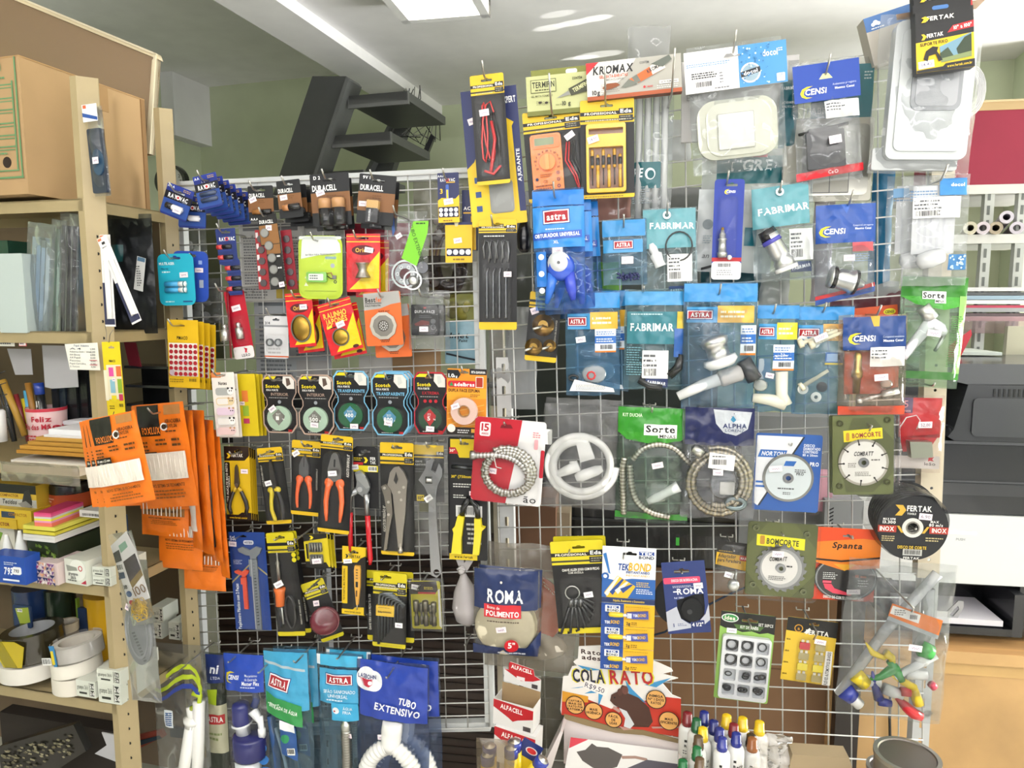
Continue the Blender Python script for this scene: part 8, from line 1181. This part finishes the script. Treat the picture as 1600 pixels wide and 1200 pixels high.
p.flat([(4,74),(24,46),(52,62),(40,82),(8,82)],'#e0b32a');[p.flat([(4+k*8,76-k*3),(24+k*7,47+k*4),(27+k*7,48+k*4),(9+k*8,80-k*2)],'#24468c' if k%2 else '#e6e3d6')for k in range(4)];p.flat(p.circ(5,48,6,14),'#2a5fa8');p.flat(p.circ(5,48,3,12),'#e6e8ea');p.flat([(1,12),(6,10),(13,44),(10,42)],'#2f6fb4');[p.lines(53,54+k*11,79,63+k*11,3,'#dfe8f4' if k else '#e0c25a')for k in range(2)];p.fr(0,82,82,90,'#1c2f5c');p.text('Rápido, Resistente e Econômico'.replace('ô','o'),42,86,3.4,'#d9b83a',1,wid=48)
for k in range(3):
 v=91+k*36;p.fr(0,v,35,v+36,'#1f4690');p.fr(35,v,82,v+36,'#e3b01f');p.fr(6,v+3,29,v+14,'#eceef0',1);p.fr(9,v+4,27,v+8,'#1c3f8c');p.text('TEK',18,v+6,3,'#f1f3f6',1,wid=14);p.text('BOND',18,v+11,3.6,'#1c2740',1,wid=18);p.text('TEK',10,v+31,4.4,'#eef1f6',1,wid=9);p.text('BOND',22,v+30,5.4,'#dcae22',1,sh=.1,wid=14);p.text('2g',42,v+31,4.6,'#2a2a2c',1,wid=6);p.lines(47,v+28,58,v+34,2,'#6a5414');p.lines(38,v+3,80,v+5,1,'#a07a14')
 q=it.part('glue_tube','small blue and white glue tube');q.prof((11,v+17.5,7),(34,v+17.5,7),[(0,1),(.1,3.6),(.5,4.2),(.9,3.6),(1,3)],'g:#e6c91f',12);q.prof((33,v+17.5,7),(40,v+17.5,7),[(0,2.4),(1,2.4)],'g:#e9eaec',10);q.poly([(39,v+13),(48,v+11.5),(72,v+9),(73,v+21),(48,v+22),(39,v+21)],3,10,'g:#2b3a98');q.surf=lambda a,b:10;q.fr(40,v+13,47,v+21,'#d9dde6');q.text('TEK',53,v+16,4,'#eef0f6',1,rot=5,wid=8);q.text('BOND',63,v+15,4.6,'#dcae22',1,rot=5,wid=12);it.part('blister').blister(8,v+6,76,v+25,12,r=6)
it.hook(32,14,'holding the glue tube card',24,4)
it=G('o_ring_kit','green and black card with white tray of black o rings','o rings',1163,1027,82,144,84,-3)
p=card(it,'#8fb85a',3,(44,12,24,4));p.flat([(0,0),(82,0),(82,30),(72,28),(60,31),(48,28),(34,31),(20,27),(8,27),(0,24)],'#1c1d1b',holes=[slot(p,44,12,25,4.2)]);p.flat(p.circ(14,10,13,20,7),'#e9ece6');p.flat(p.circ(14,10,11.5,20,5.6),'#3a8a4a');p.text('Idea',14,10,6,'#f1e6d6',1,wid=16);p.text('SET 50PCS',68,16,4.6,'#d6d6d0',1,wid=22);p.flat([(20,19),(66,19),(60,27),(26,27)],'#4a6a34');p.text('KIT DE ANÉIS',44,22.5,4.4,'#e6e6e0',1,wid=27)
q=it.part('tray','white plastic tray');q.rect(5,36,78,139,1,12,'g:#d6d8da',5,[q.rr(10+i*23,41+j*24,29+i*23,61+j*24,3,2)for i in range(3)for j in range(4)]);q.rect(6,37,77,138,1,3,'g:#b9bcbf',4)
for j in range(4):
 for i in range(3):
  u,v=19.5+i*23,51+j*24;q=it.part('o_ring','black rubber o ring')
  for k in range(1 if j<2 or(j==2 and i==0)else 4):
   R=(8.2,7.4,6.2)[i]if j<2 else 4.8;du,dv=(0,0)if k==0 and j<2 else(random.uniform(-3.4,3.4),random.uniform(-3,3));q.tube([(u+du+R*math.cos(t*.45),v+dv+R*math.sin(t*.45)*(1 if j<2 else.7),6+k)for t in range(14)],1.9 if i<2 and j<2 else 1,'g:#1a1b1d',7,True)
it.part('blister').blister(4,35,79,140,14,r=6);it.sticker(18,30,15,8,0,1.8,pink=False);it.hook(42,12,'holding the o ring kit',30,-14)
it=G('fuse_card','black and yellow card with red and yellow blade fuses','fuses',1264,1017,75,104,82,-4)
p=card(it,'#d9b637',1,(40,8,14,3));p.flat([(0,0),(75,0),(75,26),(0,22)],'#1b1a18',holes=[slot(p,40,8,15,3.2)]);p.disc(18,17,6.4,1.4,1.8,'#c9932e',hole=5,n=20);p.text('a',18,17,5,'#c9932e',1);p.text('FERTTA',46,21,7,'#efece4',1,wid=34);p.flat([(26,23),(34,14),(36,17),(32,24)],'#efece4');p.flat([(62,48),(72,48),(74,104),(62,104)],'#e9e7e0');vtext(p,'FUSÍVEIS AUTOMOTIVOS GRANDES',67.5,76,5,'#1c1c1a',54);[p.text(str(a)+'A',5,36+k*19,2.6,'#4a3a0c',1)for k,a in enumerate((10,15,20,30))]
for j in range(4):
 for i in range(2):
  c={(0,0):'#b8202a',(2,0):'#d6c42a',(2,1):'#d6c42a'}.get((j,i),'#d9cf9a');q=it.part('blade_fuse','blade fuse');u,v=22+i*23,38+j*17;q.rect(u,v,u+15,v+11,2,6,'g:'+c if(j,i)in((0,0),(2,0),(2,1))else 'f40:'+c,1);q.rect(u+2,v-4,u+6,v,3,4,'m:#b9b6ac');q.rect(u+9,v-4,u+13,v,3,4,'m:#b9b6ac')
for i in range(2):it.part('blister').blister(19+i*23,30,40+i*23,104,10,r=4)
it.sticker(50,32,17,8,-4,10.4);it.hook(37,8,'holding the blade fuse card',46,-26)
# spray nozzle bag
it,p=pouch('spray_nozzle_bag','large clear bag of coloured plastic nozzles and long white tubes','nozzles',1320,872,1476,1130,110,-2,'f6:#e9ebeb',16,8,151,5)
def TT(nm,pts,r,c,z=8,n=12,lab=None):q=it.part(nm,lab);q.tube([(u,v,z)for u,v in pts],r,c,n);return q
TT('tube',[(2,226),(60,116),(128,14)],8,'f50:#e6e8e8',4,14,'long translucent tube');TT('tube',[(118,40),(122,110),(112,140)],9,'f50:#e0e4e4',2,14,'upright translucent tube');TT('tube',[(80,184),(136,142)],6,'g:#eceeee',12,12,'short white tube')
for pts,r,c,l in(([(32,132),(44,148),(62,154)],[1,5,4],'#e0c41f','yellow'),([(62,146),(72,152),(74,160)],[7,6,5],'#e0c41f','yellow'),([(34,196),(58,186),(74,172),(84,166)],[2,5,8,6],'#2a8f3c','green'),([(70,158),(84,178),(90,188)],[6,7,6],'#2f9440','green'),([(46,178),(50,196),(60,222)],[1.5,5,8],'#27328c','blue'),([(60,226),(78,228)],[7,6],'#2a3590','blue'),([(72,180),(94,190),(110,198)],[1.5,6,6],'#e0c41f','yellow'),([(108,196),(114,214),(118,224)],[5,8,8],'#dfc223','yellow'),([(84,216),(100,230),(112,240),(124,244)],[3,8,9,7],'#c8262f','red'),([(90,206),(104,206)],[7,7],'#cf2a33','red'),([(8,214),(20,224)],[14,13],'#2b3a92','blue'),([(22,186),(38,200)],[12,11],'#dcc322','yellow'),([(112,132),(128,138)],[13,12],'#3fae4a','green'),([(132,188),(138,194)],[6,6],'#d9455c','pink')):
 TT('nozzle',pts,r,'g:'+c,14,12,l+' plastic nozzle')
for pts in([(18,224),(34,238)],[(36,196),(60,196)],[(66,206),(94,214)],[(112,146),(122,158)],[(96,178),(126,176)]):TT('nozzle_body',pts,9,'g:#e3e3e0',8,12,'white plastic body')
q=it.part('header_label','orange and white folded label');q.poly([(62,62),(136,82),(132,108),(58,82)],24,25,'#d9742c');q.surf=lambda u,v:25;q.flat([(63,65),(104,76),(102,90),(60,78)],'#e6e4de');q.barcode(88,76,100,86,None);q.lines(66,70,84,80,3,'#6a6a68');q.flat([(58,82),(132,106),(131,112),(56,88)],'#9a9fa0')
it.part('bag_front').bag(0,10,154,254,40,'f6:#f0f2f2',9,152,ragged=5);it.sticker(96,124,19,10,-4,42);hook_at(1390,912,100,'long one inside the nozzle bag',130,-10)
# ================================================================ counter goods along the bottom
CZ=PY(1000,1330,1.45).z
it=Item('front_counter','beige counter top in front of the grid, mostly out of view','counter',0,0,0,0,loc=(0,0,0),solo=True);it.s=1;it.rotm=Matrix.Identity(3);slab(it.part('front_counter'),[(-.15,1.15,CZ),(.95,1.0,CZ),(.95,1.42,CZ),(-.15,1.58,CZ)],(0,0,-.04),'w:#c9b79a')
def K(name,l,cat,x0,y0,x1,y1,Y,solo=True,rot=0,yaw=0,tilt=0,group=None):return Item(name,l,cat,(x0+x1)/2,(y0+y1)/2,x1-x0,y1-y0,Y=Y,base=KP,solo=solo,rot=rot,yaw=yaw,tilt=tilt,group=group)
def alfa(p,w,h,v0=0):
 p.surf=lambda u,v:0;p.fr(0,v0,w,v0+h,'#dcdad8');p.flat([(0,v0),(w,v0+4),(w,v0+h*.44),(w*.62,v0+h*.62),(w*.5,v0+h*.72),(w*.38,v0+h*.6),(0,v0+h*.3)],'#b8202a');p.text('ALFACELL',w*.46,v0+h*.24,h*.17,'#f1eeea',1,rot=-4,wid=w*.56);p.fr(w*.76,v0+h*.78,w*.95,v0+h*.96,'#4a4446')
it=K('battery_display_box','empty red and white battery display box, upper one','box',768,1098,835,1140,1.5,False,-2,yaw=-14);p=it.part('carton');w,h=it.w,it.h;p.rect(0,0,w,h,-1,0,'#dcdad8');p.rect(0,0,1,h,-46,-1,'#d9d7d4');p.rect(w-1,0,w,h,-46,-1,'#d9d7d4');p.rect(0,h-1,w,h,-46,-1,'#a58a66');p.rect(1,-12,w-1,h,-46,-45,'#a58a66');alfa(p,w,h);q=it.part('back_panel','raised printed back panel');q.poly([(4,-36),(12,-36),(12,-46),(14,-50),(54,-46),(56,-36),(w,-32),(w,-12),(4,-16)],-44,-43,'#dcdad8');q.surf=lambda u,v:-43;q.flat([(4,-36),(12,-36),(12,-46),(14,-50),(54,-46),(56,-36),(w,-32),(w*.8,-26),(w*.5,-22)],'#b8202a');q.text('ALFACELL',34,-42,6,'#f1eeea',1,rot=-4,wid=36);q.fr(26,-29,40,-23,'#e9dcdc');q.fr(52,-22,62,-15,'#4a4446')
it=K('battery_display_box','red and white battery box underneath the empty display','box',769,1141,838,1200,1.49,False,-2,yaw=-14);p=it.part('carton');p.rect(0,0,it.w,it.h,-48,0,'#dcdad8');alfa(p,it.w,46)
for i,(x,y,l)in enumerate(((765,1163,'rear left one in the clear bag'),(762,1177,'front left one in the clear bag'),(804,1156,'rear middle one'),(799,1166,'front middle one'),(826,1176,'right one leaning over'))):
 it=K('battery','large blue and yellow battery standing on the counter, '+l,'batteries',x-11,y,x+11,y+80,1.36+.012*(4-i%5),False,rot=-34 if i==4 else 0,group='large batteries on the counter');q=it.part('battery_case');q.prof((11,0,0),(11,14,0),[(0,9.5),(.05,11),(1,11)],'g:#2a3a94',20);q.prof((11,14,0),(11,80,0),[(0,11.1),(1,11.1)],'g:#dcbf24',20);q.ball(13,22,9,3,3,6,'g:#c42b30',8);q=it.part('terminal','steel terminal',q);q.prof((11,-3,0),(11,0,0),[(0,3),(.5,3),(.6,9),(1,9)],'m:#c9c9c6',16)
it=K('battery_bag','clear bag around the two left batteries','bag',744,1152,804,1235,1.345);it.part('battery_bag').bag(0,0,60,83,14,'f22:#b9a88e',5,161)
it=K('battery_card','navy card with red oval lying behind the standing batteries','card',806,1158,850,1205,1.39,rot=-28);p=it.part('battery_card');p.rect(0,0,34,60,0,1.5,'#22306c');p.surf=lambda u,v:1.5;p.flat(p.circ(20,14,10,16,6),'#d9d2d2');p.flat(p.circ(20,14,8,16,4.6),'#c42b30');p.fr(0,28,34,60,'#dcbf24')
it=G('cloudy_bag','cloudy plastic bag hanging behind the red battery boxes','bag',868,1115,46,120,20,0,solo=True);it.part('cloudy_bag').bag(0,0,46,120,10,'f24:#8d887c',6,162)
# glue trap display
it=K('glue_trap_display','white and red display box of glue mouse traps with cut out back board','display box',855,1010,1062,1220,1.6,False,yaw=-4)
p=it.part('back_board','printed cut out back board');p.poly([(24,52),(32,50),(38,34),(46,32),(40,26),(44,22),(47,20),(48,0),(100,-8),(168,12),(190,20),(192,24),(176,30),(200,34),(176,44),(192,62),(205,66),(207,128),(120,126),(22,116),(20,108)],0,3,'#e6e2dc');p.surf=lambda u,v:3
p.fr(48,4,110,20,'#ece8e2');p.text('Ratoeira',80,7,7,'#33140f',1,wid=56);p.text('adesiva',78,16,7,'#33140f',1,wid=50)
p.flat([(23,80),(60,84),(100,96),(140,80),(180,66),(205,66),(207,128),(120,126),(22,116)],'#c43a2a');p.flat([(23,76),(64,80),(64,90),(23,94)],'#d9992e');[p.flat(k,'#3f8fc0')for k in([(36,70),(66,62),(48,68)],[(58,76),(86,60),(90,66),(80,96),(80,72)],[(46,30),(84,34),(60,38)],[(120,44),(132,60),(154,80),(128,70)],[(150,50),(190,34),(168,52)])]
p.text('COLA',64,46,22,'#d9cf2a',1,rot=4,wid=54);p.text('COLA',64,46,20,'#1f2038',1,rot=4,wid=50);p.text('RATO',130,40,23,'#d9cf2a',1,rot=6,wid=70);p.text('RATO',130,40,21,'#b3262c',1,rot=6,wid=66)
p.flat([(58,52),(96,62),(92,76),(56,66)],'#e9e6e2');p.text('R$9,50',74,64,8,'#2c2a4a',0,rot=-14,wid=31)
p.flat([(98,82),(100,72),(112,64),(116,54),(124,56),(124,66),(142,72),(158,86),(164,108),(158,118),(120,122),(122,108),(112,92),(104,88)],'#4a2f26');p.flat([(112,92),(122,108),(120,122),(130,124),(136,116),(124,96)],'#c9cdd0');p.flat(p.circ(121,62,5,14,7),'#6a4238');p.flat(p.circ(113,66,4,12,6),'#55342b');p.flat(p.circ(105,76,1.4,8),'#111111');p.flat([(104,90),(116,96),(112,100),(102,94)],'#b98f84');p.flat([(112,122),(136,124),(120,128)],'#b98f84');p.flat([(162,116),(206,110),(206,112),(164,119)],'#b98f84')
for u,v,r,tt in((44,96,14,('CAPTURA','MAIS DE','1 RATO POR','RATOEIRA')),(73,102,13,('MAIS','HIGIÊNICA')),(104,112,12,('FÁCIL','DE','USAR')),(168,70,14,('INIMIGA','Nº 1 DOS','RATOS')),(188,102,14,('MAIS','EFICIENTE'))):
 p.flat(p.circ(u,v,r+1.4,24),'#2a1a14');p.flat(p.circ(u,v,r,24),'#dca55e');n=len(tt);[p.text(t,u,v+(k-(n-1)/2)*(5.6 if n<4 else 4.6),3.8 if n<4 else 3.2,'#2a1a10',1,wid=min(r*1.75,len(t)*3))for k,t in enumerate(tt)]
q=it.part('torn_edge','torn brown cardboard edge');q.poly([(26,114),(60,118),(110,126),(150,124),(206,132),(204,138),(150,132),(108,134),(60,128),(28,122)],3,6,'cb:#8d7a58')
q=it.part('tray_walls','white cardboard tray');q.poly([(26,120),(207,132),(207,200),(26,200)],-2,0,'#dcd2d0');q.poly([(26,120),(30,122),(8,200),(-8,200)],0,60,'#e2dad8',side='#d6cccb');q.poly([(203,134),(207,134),(212,210),(206,210)],0,60,'#d6cccb')
it=K('trap_card','white trap card with printed dark mouse lying in the display box','trap',880,1160,1060,1260,1.555,tilt=-28);p=it.part('trap_card');p.poly([(10,4),(178,10),(178,100),(-6,100)],0,2,'#dcdad6');p.surf=lambda u,v:2;p.flat([(10,4),(38,5),(8,20)],'#c42b3c');p.flat([(20,24),(34,20),(44,10),(52,14),(70,14),(92,22),(84,40),(60,48),(46,44),(30,36)],'#4a443e');p.flat([(90,24),(112,22),(130,24),(132,28),(112,26),(92,28)],'#9a7a6a');p.flat([(100,40),(130,26),(178,28),(178,60),(110,60)],'#4a4650')
# refill ink bottles
for i,(x,y,c,yy)in enumerate(((1073,1118,'#7a1c22',1.52),(1087,1128,'#1f5c34',1.48),(1099,1117,'#1f2a7a',1.53),(1097,1142,'#e3c01f',1.45),(1090,1155,'#5a4630',1.42),(1088,1172,'#1f6a3a',1.39),(1092,1189,'#5f4a33',1.36),(1114,1131,'#232a72',1.5),(1123,1143,'#2a3080',1.46),(1127,1157,'#212c84',1.41),(1134,1122,'#e3bd1f',1.53),(1145,1136,'#7f2026',1.49),(1149,1150,'#1f2c80',1.44),(1159,1126,'#e3bd1f',1.52),(1185,1132,'#e0bd22',1.53),(1172,1152,'#3b2e20',1.49),(1174,1158,'#9a5f34',1.47),(1066,1192,'#1f6a3a',1.38))):
 nm={'#7a1c22':'dark red','#7f2026':'dark red','#5a4630':'brown','#5f4a33':'brown','#3b2e20':'dark brown','#9a5f34':'tan'}.get(c)or('yellow' if c[1]=='e' else 'green' if c[1:3]=='1f' and c[3]in '56' else 'blue')
 it=K('ink_bottle','white ink refill bottle with %s cap, %s'%(nm,['at the back left corner','second from the back on the left','at the back beside the dark red one','on the left behind a brown cap','left side, fifth from the back','left side near the front','left front, cut by the picture edge','middle row, farthest back','middle row, second back','frontmost in the middle','at the back beside the other yellow','in front of the first yellow caps','right of the frontmost one','at the back, second yellow','at the back right','behind the crumpled bag','half under the crumpled bag','lowest left corner'][i]),'ink bottle',x-13,y-6,x+13,y+90,yy,False,group='ink refill bottles on the counter')
 p=it.part('bottle_body');p.prof((13,18,0),(13,92,0),[(0,8),(.04,11),(.1,13),(1,13)],'g:#dfdfdb',18);r=13*it.s*1000;p.surf=lambda u,v,r=r,s=it.s:math.sqrt(max(0,r*r-((u-13)*s*1000)**2))+.3;p.fr(8,36,12,40,'#222222');p.text('Marker'[0:4]and 'Refil',15,46,4,'#2a2a2a',1,wid=14);p.lines(6,52,22,60,2,'#66686a');p.barcode(5,62,14,82,'#c9c9c6')
 q=it.part('cap',nm+' cap',p);q.prof((13,-2,0),(13,20,0),[(0,5),(.06,7),(.6,7.6),(.62,8.4),(1,8.4)],'g:'+c,16)
it=K('crumpled_bag','crumpled milky plastic bag beside the ink bottles','bag',1160,1140,1242,1240,1.38);q=it.part('crumpled_bag')
def zf(u,v):return 10+20*noise.noise(Vec((u*.05,v*.05,3)))+9*noise.noise(Vec((u*.12,v*.12,8)))
q.sheet(zf,0,0,82,100,26,28,'f62:#dad6cf',lambda a,b:((a<.5)*(1-b)*34+9*noise.noise(Vec((a*4,b*4,2)))if a<.5 else-(1-b)*26*(a-.3)+6*noise.noise(Vec((a*4,b*4,5))),6*noise.noise(Vec((a*5,b*3,1)))))
for i,(x,y,r,l)in enumerate(((1415,1176,46,'grey metal tin with recessed lid, front one'),(1386,1196,30,'grey metal tin partly behind the front one'))):
 it=Item('tin_can',l,'tin',x,y+40,r*2,80,Y=1.3 if i==0 else 1.4,base=KP);q=it.part('tin_body');z=0;q.prof((r,4,z),(r,110,z),[(0,r),(.02,r),(1,r)],'m:#8d8c88',40);q=it.part('lid','grey recessed lid');q.tube([(r,0,z),(r,6,z)],[r+1.5,r+1.5],'m:#a5a39e',40,caps=False);q.tube([(r,1.7,z),(r,0,z)],[r*.86,r*.9],'m:#77716c',40,caps=False);k=it.s
 for(ra,va,rb,vb,c)in((r+1.5,0,r*.9,0,'m:#b3b1ac'),(r*.86,1.6,0.1,1.6,'m:#8a827e')):
  n=40;vs=[((R-0+0)*0+(R*math.cos(2*math.pi*j/n))*k,(it.h/2-v)*k,R*k*math.sin(2*math.pi*j/n))for R,v in((ra,va),(rb,vb))for j in range(n)];q.add(vs,[(j,n+j,n+(j+1)%n,(j+1)%n)for j in range(n)],c,False,True)
 if i==0:q=it.part('price_sticker','white price sticker');q.grid3((-.012,(it.h/2-4.6)*k,.012),(.024,0,0),(0,.0006,0),(0,0,.013),'#ece6e6')
it=K('cardboard_tray','flattened brown cardboard lying on the counter by the tins','cardboard',1240,1180,1332,1205,1.35);p=it.part('cardboard_tray');p.poly([(0,2),(84,0),(92,24),(-4,26)],-40,0,'cb:#9c8a6c')
for it in ITEMS: it.build()
